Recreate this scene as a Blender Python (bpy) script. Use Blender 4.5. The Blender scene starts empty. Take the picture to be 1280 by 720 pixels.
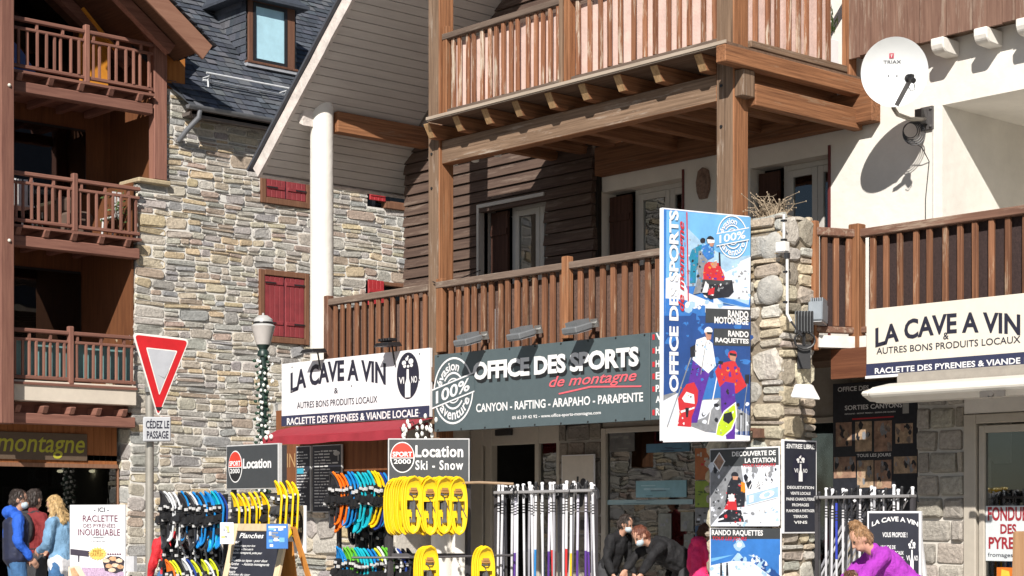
import bpy, bmesh, math, random
from mathutils import Vector, Matrix, noise
random.seed(7)
R = math.radians
V = Vector
S = bpy.context.scene
COL = S.collection

# ------------------------------------------------------------------ camera, sky, sun
F, CX, HY, ZC = 2250.0, 640.0, 645.0, 1.6          # focal length and horizon of the photograph, in its pixels
YAW = math.atan2(.744, .668)
FX, FY = -math.sin(YAW), math.cos(YAW)             # viewing direction; X runs along the shop front, Y into it
RX, RY = math.cos(YAW), math.sin(YAW)
cam = bpy.data.cameras.new('camera')
cam.sensor_width = 36; cam.lens = F / 1280 * 36
cam.shift_y = (HY - 360) / 1280
cam.clip_end = 3000
co = bpy.data.objects.new('camera', cam); COL.objects.link(co)
co.location = (0, 0, ZC); co.rotation_euler = (R(90), 0, YAW)
S.camera = co

SUN = V((.61, -.80, .72)).normalized()
W = bpy.data.worlds.new('World'); S.world = W; W.use_nodes = True
nt = W.node_tree; bgn = nt.nodes['Background']
sk = nt.nodes.new('ShaderNodeTexSky'); sk.sky_type = 'NISHITA'; sk.sun_disc = False
sk.sun_elevation = math.asin(SUN.z); sk.sun_rotation = math.atan2(SUN.x, SUN.y)
sk.altitude = 800
nt.links.new(sk.outputs[0], bgn.inputs[0]); bgn.inputs[1].default_value = .05
sl = bpy.data.lights.new('sun', 'SUN'); sl.energy = 5.0; sl.angle = R(.5); sl.color = (1, .945, .87)
so = bpy.data.objects.new('sun', sl); COL.objects.link(so)
so.rotation_euler = SUN.to_track_quat('Z', 'Y').to_euler(); so.location = (10, -20, 30)
S.view_settings.view_transform = 'Standard'; S.view_settings.look = 'None'
S.view_settings.gamma = 1; S.view_settings.exposure = .38

# ------------------------------------------------------------------ measuring helpers
def ray(px, py):
    a = (px - CX) / F; b = (HY - py) / F
    return V((FX + RX * a, FY + RY * a, b))
def at(px, py, t): return V((0, 0, ZC)) + ray(px, py) * t
def oy(px, py, Y): d = ray(px, py); return V((0, 0, ZC)) + d * (Y / d.y)
def ox(px, py, X): d = ray(px, py); return V((0, 0, ZC)) + d * (X / d.x)
CR = V((RX, RY, 0)); CF = V((FX, FY, 0)); UP = V((0, 0, 1))

# ------------------------------------------------------------------ materials
MATS = {}
def _new(name):
    m = bpy.data.materials.new(name); m.use_nodes = True
    n = m.node_tree.nodes; l = m.node_tree.links
    return m, n, l, n['Principled BSDF']
def mat(name, col, rough=.6, var=.12, scale=9, bump=0.0, metal=0, emit=0, coat=0, spec=None):
    if name in MATS: return MATS[name]
    m, n, l, p = _new(name)
    p.inputs['Roughness'].default_value = rough; p.inputs['Metallic'].default_value = metal
    if spec is not None: p.inputs['Specular IOR Level'].default_value = spec
    if coat: p.inputs['Coat Weight'].default_value = coat
    c = list(col) + [1]
    tc = n.new('ShaderNodeTexCoord'); ns = n.new('ShaderNodeTexNoise')
    ns.inputs['Scale'].default_value = scale; ns.inputs['Detail'].default_value = 6; ns.inputs['Roughness'].default_value = .65
    l.new(tc.outputs['Object'], ns.inputs['Vector'])
    rp = n.new('ShaderNodeValToRGB')
    rp.color_ramp.elements[0].position = .3; rp.color_ramp.elements[1].position = .7
    rp.color_ramp.elements[0].color = [x * (1 - var) for x in col] + [1]
    rp.color_ramp.elements[1].color = [min(1, x * (1 + var)) for x in col] + [1]
    l.new(ns.outputs['Fac'], rp.inputs[0]); l.new(rp.outputs[0], p.inputs['Base Color'])
    if bump:
        b = n.new('ShaderNodeBump'); b.inputs['Strength'].default_value = bump; b.inputs['Distance'].default_value = .02
        n2 = n.new('ShaderNodeTexNoise'); n2.inputs['Scale'].default_value = scale * 5; n2.inputs['Detail'].default_value = 4
        l.new(tc.outputs['Object'], n2.inputs['Vector'])
        l.new(n2.outputs['Fac'], b.inputs['Height']); l.new(b.outputs[0], p.inputs['Normal'])
    if emit:
        p.inputs['Emission Color'].default_value = c; p.inputs['Emission Strength'].default_value = emit
    MATS[name] = m; return m
def wood(name, c1, c2, c3=None, axis=2, fine=26, rough=.75, bump=.35, flake=0.0, long=1.1):
    """streaky wood: c1/c2 grain, c3 weathered patches; grain runs along axis"""
    if name in MATS: return MATS[name]
    m, n, l, p = _new(name); p.inputs['Roughness'].default_value = rough
    p.inputs['Specular IOR Level'].default_value = .25
    tc = n.new('ShaderNodeTexCoord'); oi = n.new('ShaderNodeObjectInfo')
    ad = n.new('ShaderNodeVectorMath'); ad.operation = 'ADD'
    ml = n.new('ShaderNodeVectorMath'); ml.operation = 'SCALE'; ml.inputs[3].default_value = 17.0
    cb = n.new('ShaderNodeCombineXYZ')
    for i in range(3): l.new(oi.outputs['Random'], cb.inputs[i])
    l.new(cb.outputs[0], ml.inputs[0]); l.new(tc.outputs['Object'], ad.inputs[0]); l.new(ml.outputs[0], ad.inputs[1])
    mp = n.new('ShaderNodeMapping'); sc = [fine] * 3; sc[axis] = long
    mp.inputs['Scale'].default_value = sc; l.new(ad.outputs[0], mp.inputs['Vector'])
    n1 = n.new('ShaderNodeTexNoise'); n1.inputs['Scale'].default_value = 1; n1.inputs['Detail'].default_value = 7; n1.inputs['Roughness'].default_value = .7
    l.new(mp.outputs[0], n1.inputs['Vector'])
    rp = n.new('ShaderNodeValToRGB'); e = rp.color_ramp.elements
    e[0].position = .32; e[1].position = .68; e[0].color = list(c1) + [1]; e[1].color = list(c2) + [1]
    l.new(n1.outputs['Fac'], rp.inputs[0])
    out = rp.outputs[0]
    if c3 is not None:
        mp2 = n.new('ShaderNodeMapping'); s2 = [13.0] * 3; s2[axis] = 1.3
        mp2.inputs['Scale'].default_value = s2; l.new(ad.outputs[0], mp2.inputs['Vector'])
        n2 = n.new('ShaderNodeTexNoise'); n2.inputs['Scale'].default_value = 1; n2.inputs['Detail'].default_value = 8; n2.inputs['Roughness'].default_value = .75
        l.new(mp2.outputs[0], n2.inputs['Vector'])
        r2 = n.new('ShaderNodeValToRGB'); e = r2.color_ramp.elements
        e[0].position = .52 - flake; e[1].position = .62 - flake; e[0].color = (0, 0, 0, 1); e[1].color = (1, 1, 1, 1)
        l.new(n2.outputs['Fac'], r2.inputs[0])
        mx = n.new('ShaderNodeMix'); mx.data_type = 'RGBA'; l.new(r2.outputs[0], mx.inputs[0]); l.new(out, mx.inputs[6])
        mx.inputs[7].default_value = list(c3) + [1]; out = mx.outputs[2]
    hs = n.new('ShaderNodeHueSaturation'); mr = n.new('ShaderNodeMapRange')
    mr.inputs[3].default_value = .82; mr.inputs[4].default_value = 1.18
    l.new(oi.outputs['Random'], mr.inputs[0]); l.new(mr.outputs[0], hs.inputs['Value']); l.new(out, hs.inputs['Color'])
    l.new(hs.outputs[0], p.inputs['Base Color'])
    b = n.new('ShaderNodeBump'); b.inputs['Strength'].default_value = bump; b.inputs['Distance'].default_value = .01
    l.new(n1.outputs['Fac'], b.inputs['Height']); l.new(b.outputs[0], p.inputs['Normal'])
    MATS[name] = m; return m
def colmat(name, rough=.85, bump=.6, scale=22, var=.25):
    """colour comes from each stone's / slate's own colour attribute, with fine mottling"""
    if name in MATS: return MATS[name]
    m, n, l, p = _new(name); p.inputs['Roughness'].default_value = rough; p.inputs['Specular IOR Level'].default_value = .25
    at_ = n.new('ShaderNodeAttribute'); at_.attribute_name = 'Col'
    tc = n.new('ShaderNodeTexCoord'); ns = n.new('ShaderNodeTexNoise'); ns.inputs['Scale'].default_value = scale
    ns.inputs['Detail'].default_value = 8; ns.inputs['Roughness'].default_value = .7
    l.new(tc.outputs['Object'], ns.inputs['Vector'])
    mr = n.new('ShaderNodeMapRange'); mr.inputs[1].default_value = .3; mr.inputs[2].default_value = .7
    mr.inputs[3].default_value = 1 - var; mr.inputs[4].default_value = 1 + var; l.new(ns.outputs['Fac'], mr.inputs[0])
    vm = n.new('ShaderNodeVectorMath'); vm.operation = 'SCALE'; l.new(at_.outputs['Color'], vm.inputs[0]); l.new(mr.outputs[0], vm.inputs[3])
    l.new(vm.outputs[0], p.inputs['Base Color'])
    b = n.new('ShaderNodeBump'); b.inputs['Strength'].default_value = bump; b.inputs['Distance'].default_value = .03
    l.new(ns.outputs['Fac'], b.inputs['Height']); l.new(b.outputs[0], p.inputs['Normal'])
    MATS[name] = m; return m
def glass(name, tint=(.55, .6, .62), refl=1.0):
    if name in MATS: return MATS[name]
    m, n, l, p = _new(name); n.remove(p)
    o = n['Material Output']
    tr = n.new('ShaderNodeBsdfTransparent'); tr.inputs[0].default_value = list(tint) + [1]
    gl = n.new('ShaderNodeBsdfGlossy'); gl.inputs['Roughness'].default_value = .015; gl.inputs[0].default_value = (refl, refl, refl, 1)
    tc = n.new('ShaderNodeTexCoord'); ns = n.new('ShaderNodeTexNoise'); ns.inputs['Scale'].default_value = 1.3
    b = n.new('ShaderNodeBump'); b.inputs['Strength'].default_value = .05; b.inputs['Distance'].default_value = .05
    l.new(tc.outputs['Object'], ns.inputs['Vector']); l.new(ns.outputs['Fac'], b.inputs['Height']); l.new(b.outputs[0], gl.inputs['Normal'])
    fr = n.new('ShaderNodeFresnel'); fr.inputs[0].default_value = 1.6
    ma = n.new('ShaderNodeMath'); ma.operation = 'MULTIPLY_ADD'; ma.inputs[1].default_value = 1.1; ma.inputs[2].default_value = .05
    l.new(fr.outputs[0], ma.inputs[0])
    mx = n.new('ShaderNodeMixShader'); l.new(ma.outputs[0], mx.inputs[0]); l.new(tr.outputs[0], mx.inputs[1]); l.new(gl.outputs[0], mx.inputs[2])
    l.new(mx.outputs[0], o.inputs[0])
    MATS[name] = m; return m

WHITE = mat('white_print', (.78, .78, .8), .5, .03); CREAM = mat('cream_print', (.72, .67, .57), .5, .04)
INK = mat('ink', (.018, .018, .035), .55, .1); NAVY = mat('navy_print', (.03, .035, .08), .5, .08)
SIGNGREY = mat('sign_grey', (.085, .115, .125), .45, .06); DARKGREY = mat('board_grey', (.05, .055, .06), .5, .1)
REDP = mat('red_print', (.55, .03, .04), .5, .06); PINKP = mat('pink_print', (.75, .13, .16), .5, .05)
SLATEP = mat('chalk_black', (.022, .024, .036), .6, .15); LTXT = mat('letter_white', (.8, .8, .8), .5, .03)
BLACK = mat('black_plastic', (.018, .018, .02), .45, .2); BLACKM = mat('black_metal', (.025, .025, .027), .4, .2, metal=.3)
STEEL = mat('galvanised', (.42, .42, .41), .4, .1, metal=.8); GREYP = mat('grey_plastic', (.16, .17, .18), .5, .1)
RENDER = mat('white_render', (.74, .71, .655), .9, .085, 1.7, bump=.35); BEIGE = mat('beige_frame', (.44, .40, .34), .5, .06)
GREYFR = mat('grey_window_frame', (.50, .48, .45), .45, .05)
MORTAR = mat('mortar', (.50, .47, .42), .95, .14, 6, bump=.5); MORTARW = mat('pale_mortar', (.66, .64, .60), .95, .1, 6, bump=.4)
STONE = colmat('stone', bump=.9, var=.33); SLATE = colmat('slate', .62, .5, 30, .22)
GLASS = glass('window_glass'); GLASSD = glass('dark_glass', (.25, .27, .28))
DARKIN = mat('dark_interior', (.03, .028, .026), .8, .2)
# wood along each axis
GRC = ((.10, .062, .04), (.27, .18, .12), (.33, .27, .22))
ORC = ((.12, .05, .024), (.36, .165, .078), (.27, .17, .105))
def wg(ax): return wood('weathered_wood_%s' % 'xyz'[ax], *GRC, axis=ax, flake=-.035, fine=40)
def wo(ax): return wood('orange_wood_%s' % 'xyz'[ax], *ORC, axis=ax, flake=-.06, fine=40)
BALW = wood('baluster_wood', (.13, .05, .028), (.36, .165, .085), (.52, .43, .34), 2, 30, flake=.0, bump=.4)
BALD = wood('baluster_brown', (.10, .042, .024), (.27, .125, .065), (.40, .29, .20), 2, 30, flake=-.05)
CLADW = wood('cladding_wood', (.07, .045, .037), (.145, .097, .075), (.19, .14, .112), 0, 24, flake=-.01)
CLADV = wood('vertical_board_wood', (.14, .075, .055), (.25, .15, .11), (.30, .22, .17), 2, 20, flake=0)
CHALW = {i: wood('chalet_wood_%s' % 'xyz'[i], (.165, .072, .055), (.285, .138, .10), None, i, 20, bump=.15) for i in range(3)}
CHALO = wood('chalet_orange_panel', (.30, .10, .02), (.46, .175, .04), None, 2, 16, bump=.15)
CHALB = wood('chalet_brown_panel', (.12, .045, .02), (.20, .078, .032), None, 2, 16, bump=.15)
SOFF = wood('soffit_board', (.54, .51, .48), (.66, .63, .59), (.52, .47, .40), 1, 12, flake=-.12, bump=.15)
SHUT = mat('red_shutter_paint', (.235, .032, .038), .65, .2, 5, bump=.1); SHUTF = wood('shutter_frame_wood', (.13, .06, .035), (.22, .11, .065), None, 2)
FASC = mat('weathered_white_fascia', (.62, .56, .52), .8, .22, 7, bump=.5)

# ------------------------------------------------------------------ mesh helpers
class MB:
    def __init__(s): s.v = []; s.f = []; s.m = []; s.c = []; s.k = []
    def add(s, vs, fs, m=0, c=None):
        if s.k: s.k[-1][1] += len(fs)
        o = len(s.v); s.v += [V(x) for x in vs]
        for i, f in enumerate(fs):
            s.f.append([o + k for k in f]); s.m.append(m[i] if isinstance(m, (list, tuple)) else m); s.c.append(c or (1, 1, 1))
        return s
    def hexa(s, p, m=0, c=None):   # 8 points: bottom ring 0-3, top ring 4-7
        return s.add(p, [(3, 2, 1, 0), (4, 5, 6, 7), (0, 1, 5, 4), (1, 2, 6, 5), (2, 3, 7, 6), (3, 0, 4, 7)], m, c)
    def box(s, x0, x1, y0, y1, z0, z1, m=0, c=None):   # m may be a dict: default 0, '-y' front, ...
        if x0 > x1: x0, x1 = x1, x0
        if y0 > y1: y0, y1 = y1, y0
        if z0 > z1: z0, z1 = z1, z0
        return s.hexa([(x0, y0, z0), (x1, y0, z0), (x1, y1, z0), (x0, y1, z0), (x0, y0, z1), (x1, y0, z1), (x1, y1, z1), (x0, y1, z1)],
                      [m, m, m, m, m, m] if not isinstance(m, dict) else [m.get(k, m['d']) for k in ('-z', '+z', '-y', '+x', '+y', '-x')], c)
    def obox(s, o, u, v, w, m=0, c=None):   # corner and three edge vectors
        o, u, v, w = V(o), V(u), V(v), V(w)
        if u.cross(v).dot(w) < 0: u, v = v, u
        return s.hexa([o, o + u, o + u + v, o + v, o + w, o + u + w, o + u + v + w, o + v + w], m, c)
    def beam(s, p, q, w, h, up=UP, m=0, c=None):
        p, q = V(p), V(q); d = (q - p).normalized(); sd = d.cross(V(up)).normalized(); u2 = sd.cross(d)
        return s.obox(p - sd * w / 2 - u2 * h / 2, sd * w, u2 * h, q - p, m, c)
    def tube(s, pts, r, n=8, m=0, cap=True, c=None):
        pts = [V(p) for p in pts]; k = len(pts); rs = r if isinstance(r, (list, tuple)) else [r] * k
        vs = []; prev = None
        for i, p in enumerate(pts):
            d = ((pts[min(i + 1, k - 1)] - pts[max(i - 1, 0)])).normalized()
            a = prev if prev is not None else (V((0, 0, 1)) if abs(d.z) < .9 else V((1, 0, 0)))
            a = (a - d * a.dot(d)).normalized(); prev = a; b = d.cross(a)
            vs += [p + (a * math.cos(2 * math.pi * j / n) + b * math.sin(2 * math.pi * j / n)) * rs[i] for j in range(n)]
        fs = [(i * n + j, i * n + (j + 1) % n, (i + 1) * n + (j + 1) % n, (i + 1) * n + j) for i in range(k - 1) for j in range(n)]
        if cap: fs += [tuple(range(n))[::-1], tuple(range((k - 1) * n, k * n))]
        return s.add(vs, fs, m, c)
    def lathe(s, o, prof, n=20, m=0, ax=None):     # prof: (r, z)
        o = V(o); vs = []; fs = []
        M3 = Matrix.Identity(3) if ax is None else V(ax).to_track_quat('Z', 'Y').to_matrix()
        for r, z in prof: vs += [o + M3 @ V((r * math.cos(2 * math.pi * j / n), r * math.sin(2 * math.pi * j / n), z)) for j in range(n)]
        for i in range(len(prof) - 1):
            fs += [(i * n + j, i * n + (j + 1) % n, (i + 1) * n + (j + 1) % n, (i + 1) * n + j) for j in range(n)]
        fs += [tuple(range(n))[::-1], tuple(range((len(prof) - 1) * n, len(prof) * n))]
        return s.add(vs, fs, m)
    def ell(s, o, r, n=12, k=8, m=0, M3=None):
        o = V(o); M3 = M3 or Matrix.Identity(3); vs = [o + M3 @ V((0, 0, -r[2]))]; fs = []
        for i in range(1, k):
            t = math.pi * i / k
            vs += [o + M3 @ V((r[0] * math.sin(t) * math.cos(2 * math.pi * j / n), r[1] * math.sin(t) * math.sin(2 * math.pi * j / n), -r[2] * math.cos(t))) for j in range(n)]
        vs.append(o + M3 @ V((0, 0, r[2]))); L = len(vs) - 1
        for j in range(n):
            fs.append((0, 1 + (j + 1) % n, 1 + j)); fs.append((L, 1 + (k - 2) * n + j, 1 + (k - 2) * n + (j + 1) % n))
            for i in range(k - 2): a = 1 + i * n; fs.append((a + j, a + (j + 1) % n, a + n + (j + 1) % n, a + n + j))
        return s.add(vs, fs, m)
    def prism(s, pts, d, m=0, c=None):      # planar polygon extruded by vector d
        pts = [V(p) for p in pts]; d = V(d); k = len(pts)
        return s.add(pts + [p + d for p in pts], [tuple(range(k))[::-1], tuple(range(k, 2 * k))] + [(i, (i + 1) % k, k + (i + 1) % k, k + i) for i in range(k)], m, c)
    def mark(s):
        if not s.k: s.k = [[0, len(s.f)]]
        s.k.append([len(s.f), 0]); return s
    def lines(s, name, mats, parent, recalc=False):   # one object per written line or mark
        mats = mats if isinstance(mats, (list, tuple)) else [mats]; s.mark(); i = 0; out = []
        for st, n in s.k:
            if not n: continue
            q = MB(); idx = {}
            for f, mi in zip(s.f[st:st + n], s.m[st:st + n]):
                g_ = []
                for x in f:
                    if x not in idx: idx[x] = len(q.v); q.v.append(s.v[x])
                    g_.append(idx[x])
                q.f.append(g_); q.m.append(mi); q.c.append((1, 1, 1))
            used = sorted(set(q.m)); q.m = [used.index(x) for x in q.m]
            out.append(q.build(name, [mats[x] for x in used], parent, recalc=recalc))
        return out
    def build(s, name, mats, parent=None, smooth=False, bevel=0, recalc=True):
        me = bpy.data.meshes.new(name); o = ORG.get(parent.name, V((0, 0, 0))) if parent else V((0, 0, 0))
        me.from_pydata([tuple(x - o) for x in s.v], [], s.f)
        mats = mats if isinstance(mats, (list, tuple)) else [mats]
        for m_ in mats: me.materials.append(m_)
        me.polygons.foreach_set('material_index', s.m)
        if any(c != (1, 1, 1) for c in s.c):
            ca = me.color_attributes.new('Col', 'FLOAT_COLOR', 'CORNER'); buf = []
            for p, c in zip(me.polygons, s.c): buf += (list(c) + [1]) * p.loop_total
            ca.data.foreach_set('color', buf)
        if recalc:
            bm = bmesh.new(); bm.from_mesh(me); bmesh.ops.recalc_face_normals(bm, faces=bm.faces); bm.to_mesh(me); bm.free()
        if smooth:
            me.polygons.foreach_set('use_smooth', [True] * len(me.polygons))
            me.set_sharp_from_angle(angle=R(40))
        ob = bpy.data.objects.new(name, me); COL.objects.link(ob)
        if parent: ob.parent = parent; ORG[ob.name] = o
        if bevel:
            b = ob.modifiers.new('bevel', 'BEVEL'); b.width = bevel; b.segments = 1; b.limit_method = 'ANGLE'
        return ob
ORG = {}
def thing(name, label, cat, loc, group=None, rz=0):
    o = bpy.data.objects.new(name, None); COL.objects.link(o); o.location = loc; o.rotation_euler = (0, 0, rz)
    o.empty_display_size = .1; ORG[o.name] = V(loc); o['label'] = label; o['category'] = cat
    if group: o['group'] = group
    return o
def proto(name, label, cat, group=None):    # built round the origin, moved afterwards
    return thing(name, label, cat, (0, 0, 0), group)
def tag(o, label, cat, group=None):
    o['label'] = label; o['category'] = cat
    if group: o['group'] = group
    return o
def struct(name, mb, m): o = mb.build(name, m); o['kind'] = 'structure'; return o
def copy_tree(o, parent=None):
    c = o.copy(); COL.objects.link(c)
    if parent: c.parent = parent
    for ch in list(o.children): copy_tree(ch, c)
    return c

TMP = bpy.data.scenes.new('scratch')
def evaluated_mesh(ob):
    with bpy.context.temp_override(scene=TMP, view_layer=TMP.view_layers[0]):
        dg = bpy.context.evaluated_depsgraph_get(); dg.update()
        return bpy.data.meshes.new_from_object(ob.evaluated_get(dg))
_tc = {}
def text_mesh(body, bold=0.0, shear=0.0, space=1.0):
    k = (body, bold, shear, space)
    if k in _tc: return _tc[k]
    cu = bpy.data.curves.new('t', 'FONT'); cu.body = body; cu.offset = bold; cu.shear = shear; cu.resolution_u = 3
    cu.space_character = space; cu.fill_mode = 'FRONT'
    ob = bpy.data.objects.new('t', cu); TMP.collection.objects.link(ob)
    me = evaluated_mesh(ob)
    vs = [(v.co.x, v.co.y) for v in me.vertices]; fs = [tuple(p.vertices) for p in me.polygons]
    bpy.data.objects.remove(ob); bpy.data.curves.remove(cu); bpy.data.meshes.remove(me)
    x0 = min(v[0] for v in vs); x1 = max(v[0] for v in vs); y0 = min(v[1] for v in vs); y1 = max(v[1] for v in vs)
    _tc[k] = ([((x - x0) / (x1 - x0), (y - y0) / (y1 - y0)) for x, y in vs], fs, (x1 - x0) / (y1 - y0))
    return _tc[k]

class Board:
    """a flat rectangular sign: origin bottom left, u along it, v up it, n out of it"""
    def __init__(s, p0, p1, h, up=UP):
        s.o = V(p0); s.u = (V(p1) - s.o); s.W = s.u.length; s.u.normalize(); s.v = V(up).normalized(); s.H = h
        s.n = s.u.cross(s.v).normalized()
        if s.n.dot(CF) > 0: s.n = -s.n
    def pt(s, a, b, d=0): return s.o + s.u * a + s.v * b + s.n * d
    def uv(s, px, py):
        d = ray(px, py); c = V((0, 0, ZC)); t = (s.o - c).dot(s.n) / d.dot(s.n); p = c + d * t - s.o
        return p.dot(s.u), p.dot(s.v)
    def slab(s, mb, th=.02, m=0, inset=0): return mb.obox(s.pt(inset, inset, -th), s.u * (s.W - 2 * inset), s.v * (s.H - 2 * inset), s.n * th, m)
    def rect(s, mb, a0, b0, a1, b1, d=.003, m=0): return mb.add([s.pt(a0, b0, d), s.pt(a1, b0, d), s.pt(a1, b1, d), s.pt(a0, b1, d)], [(0, 1, 2, 3)], m)
    def poly(s, mb, pts, d=.003, m=0):   # pixel polygon laid on the board
        q = [s.pt(*s.uv(*p), d) for p in pts]; return mb.add(q, [tuple(range(len(q)))], m)
    def text(s, mb, body, a0, b0, a1, b1, d=.004, m=0, bold=0.0, shear=0.0, arc=0.0, space=1.0, rot=0, fit=False, skew=0):
        vs, fs, asp = text_mesh(body, bold, shear, space)
        if fit and not rot:
            w = min(a1 - a0, (b1 - b0) * asp); a0, a1 = (a0 + a1 - w) / 2, (a0 + a1 + w) / 2
        out = []
        for x, y in vs:
            if rot: X, Y = a0 + (1 - y) * (a1 - a0), b0 + x * (b1 - b0)
            else:
                X = a0 + x * (a1 - a0); Y = b0 + y * (b1 - b0) - arc * (2 * x - 1) ** 2 + skew * x
            out.append(s.pt(X, Y, d))
        mb.mark(); mb.add(out, fs, m); mb.mark(); return mb
    def ptext(s, mb, body, pl, rb, pr, rt, **k):   # left pixel, bottom row there, right pixel, top row there
        a0, b0 = s.uv(pl, rb); a1, b1 = s.uv(pr, rt); return s.text(mb, body, a0, b0, a1, b1, **k)
    def ring(s, mb, cu, cv, r0, r1, d=.004, m=0, n=40, t0=0, t1=360, sx=1, sy=1):
        vs = []; 
        for i in range(n + 1):
            t = R(t0 + (t1 - t0) * i / n)
            vs += [s.pt(cu + r0 * sx * math.cos(t), cv + r0 * sy * math.sin(t), d), s.pt(cu + r1 * sx * math.cos(t), cv + r1 * sy * math.sin(t), d)]
        return mb.add(vs, [(2 * i, 2 * i + 1, 2 * i + 3, 2 * i + 2) for i in range(n)], m)
    def disc(s, mb, cu, cv, rx, ry, d=.003, m=0, n=36):
        return mb.add([s.pt(cu + rx * math.cos(2 * math.pi * i / n), cv + ry * math.sin(2 * math.pi * i / n), d) for i in range(n)], [tuple(range(n))], m)
    def arctext(s, mb, body, cu, cv, r, h, t0, t1, d=.005, m=0, bold=0.0, sx=1, sy=1, inside=False):   # degrees, letters follow a circle
        vs, fs, _ = text_mesh(body, bold); out = []
        for x, y in vs:
            t = R(t0 + (t1 - t0) * x); rr = r + (h * (1 - y) if inside else h * y)
            out.append(s.pt(cu + rr * sx * math.cos(t), cv + rr * sy * math.sin(t), d))
        return mb.add(out, fs, m)

# ------------------------------------------------------------------ masonry
PAL_RUB = [tuple(min(.72, (x * .76 + m_ * .24) * 1.2) for x, m_ in zip(q, (.36, .335, .295))) for q in [(.33, .32, .30), (.27, .275, .28), (.38, .36, .33), (.43, .37, .27), (.40, .36, .29), (.44, .40, .33), (.30, .29, .27), (.36, .33, .28), (.46, .36, .22), (.25, .24, .24), (.41, .39, .35), (.33, .25, .20)]]
def stone(mb, P, u0, u1, v0, v1, col, prot=.03, jit=.18, rnd=.3, m=0):
    w, h = u1 - u0, v1 - v0; k = min(w, h)
    if k < .015: return
    r = rnd * k
    base = [(u0 + r, v0), (u1 - r, v0), (u1, v0 + r), (u1, v1 - r), (u1 - r, v1), (u0 + r, v1), (u0, v1 - r), (u0, v0 + r)]
    j = lambda a: random.uniform(-a, a)
    base = [(a + j(jit * k * .5), b + j(jit * k * .5)) for a, b in base]
    cu, cv = (u0 + u1) / 2, (v0 + v1) / 2; p = prot * random.uniform(.55, 1.4)
    tx, ty = j(.12), j(.12)
    def ring(f, d, tilt=0):
        out = []
        for a, b in base:
            e = min(.9, f * k / max(w, 1e-3)); g = min(.9, f * k / max(h, 1e-3))
            A = a + (cu - a) * e; B = b + (cv - b) * g
            out.append(P(A, B, d + (tilt * ((A - cu) * tx + (B - cv) * ty)) + (j(p * .15) if tilt else 0)))
        return out
    vs = ring(0, -.012) + ring(.07, p * .7) + ring(.3, p, 1) + [P(cu, cv, p * 1.03)]
    fs = []
    for q in range(2): fs += [(q * 8 + i, q * 8 + (i + 1) % 8, q * 8 + 8 + (i + 1) % 8, q * 8 + 8 + i) for i in range(8)]
    fs += [(16 + i, 16 + (i + 1) % 8, 24) for i in range(8)]
    mb.add(vs, fs, m, col)
def jcol(pal, a=.12):
    c = random.choice(pal); k = 1 + random.uniform(-a, a); return tuple(min(.8, x * k * (1 + random.uniform(-.03, .03))) for x in c)
def rubble(mb, P, W, H, holes=(), pal=PAL_RUB, hmin=.10, hmax=.30, wmin=.2, wmax=.62, gap=.011, split=.62, prot=.03, left=None, m=0, quoin=0, rnd=.22):
    """irregular coursed rubble over a W x H sheet; P maps (u, v, out) to space; holes are (u0,u1,v0,v1)"""
    def put(u0, u1, v0, v1):
        for a0, a1, b0, b1 in holes:
            if u0 < a1 and u1 > a0 and v0 < b1 and v1 > b0:
                opts = [(u0, min(u1, a0), v0, v1), (max(u0, a1), u1, v0, v1), (u0, u1, v0, min(v1, b0)), (u0, u1, max(v0, b1), v1)]
                opts = [o for o in opts if o[1] - o[0] > .04 and o[3] - o[2] > .03]
                if not opts: return
                u0, u1, v0, v1 = max(opts, key=lambda o: (o[1] - o[0]) * (o[3] - o[2]))
        if left:
            l = left((v0 + v1) / 2)
            if u1 < l + .05: return
            u0 = max(u0, l)
        stone(mb, P, u0 + gap, u1 - gap, v0 + gap, v1 - gap, jcol(pal), prot, rnd=rnd, m=m)
    v = 0
    while v < H - .04:
        h = random.uniform(hmin, hmax); h = min(h, H - v); 
        if H - v - h < .06: h = H - v
        u = 0 if not left else max(0, left(v + h / 2)); first = True
        while u < W - .02:
            w = random.uniform(wmin, wmax) * (1.2 if h > .2 else 1)
            if first and quoin: w = random.choice((quoin, quoin * 1.8))
            w = min(w, W - u)
            if W - u - w < .1: w = W - u
            if h > .15 and random.random() < split and not (first and quoin):
                k = 2 if h < .22 else random.choice((2, 2, 3)); cuts = sorted(random.uniform(.25, .75) for _ in range(k - 1)) if k == 2 else [.33 + random.uniform(-.06, .06), .66 + random.uniform(-.06, .06)]
                b = [0] + cuts + [1]
                for i in range(k):
                    if w > .42 and random.random() < .6:
                        q = w * random.uniform(.35, .65); put(u, u + q, v + h * b[i], v + h * b[i + 1]); put(u + q, u + w, v + h * b[i], v + h * b[i + 1])
                    else: put(u, u + w, v + h * b[i], v + h * b[i + 1])
            else: put(u, u + w, v, v + h)
            u += w; first = False
        v += h
def wob(P, amp=.035, f=.9, seed=0):
    def Q(u, v, d):
        return P(u + amp * .6 * noise.noise(V((u * f * 1.6, v * f * 2, seed + 9))), v + amp * noise.noise(V((u * f, v * f * .7, seed))) + amp * .4 * noise.noise(V((u * f * 4, v * f * 3, seed + 4))), d)
    return Q
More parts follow.
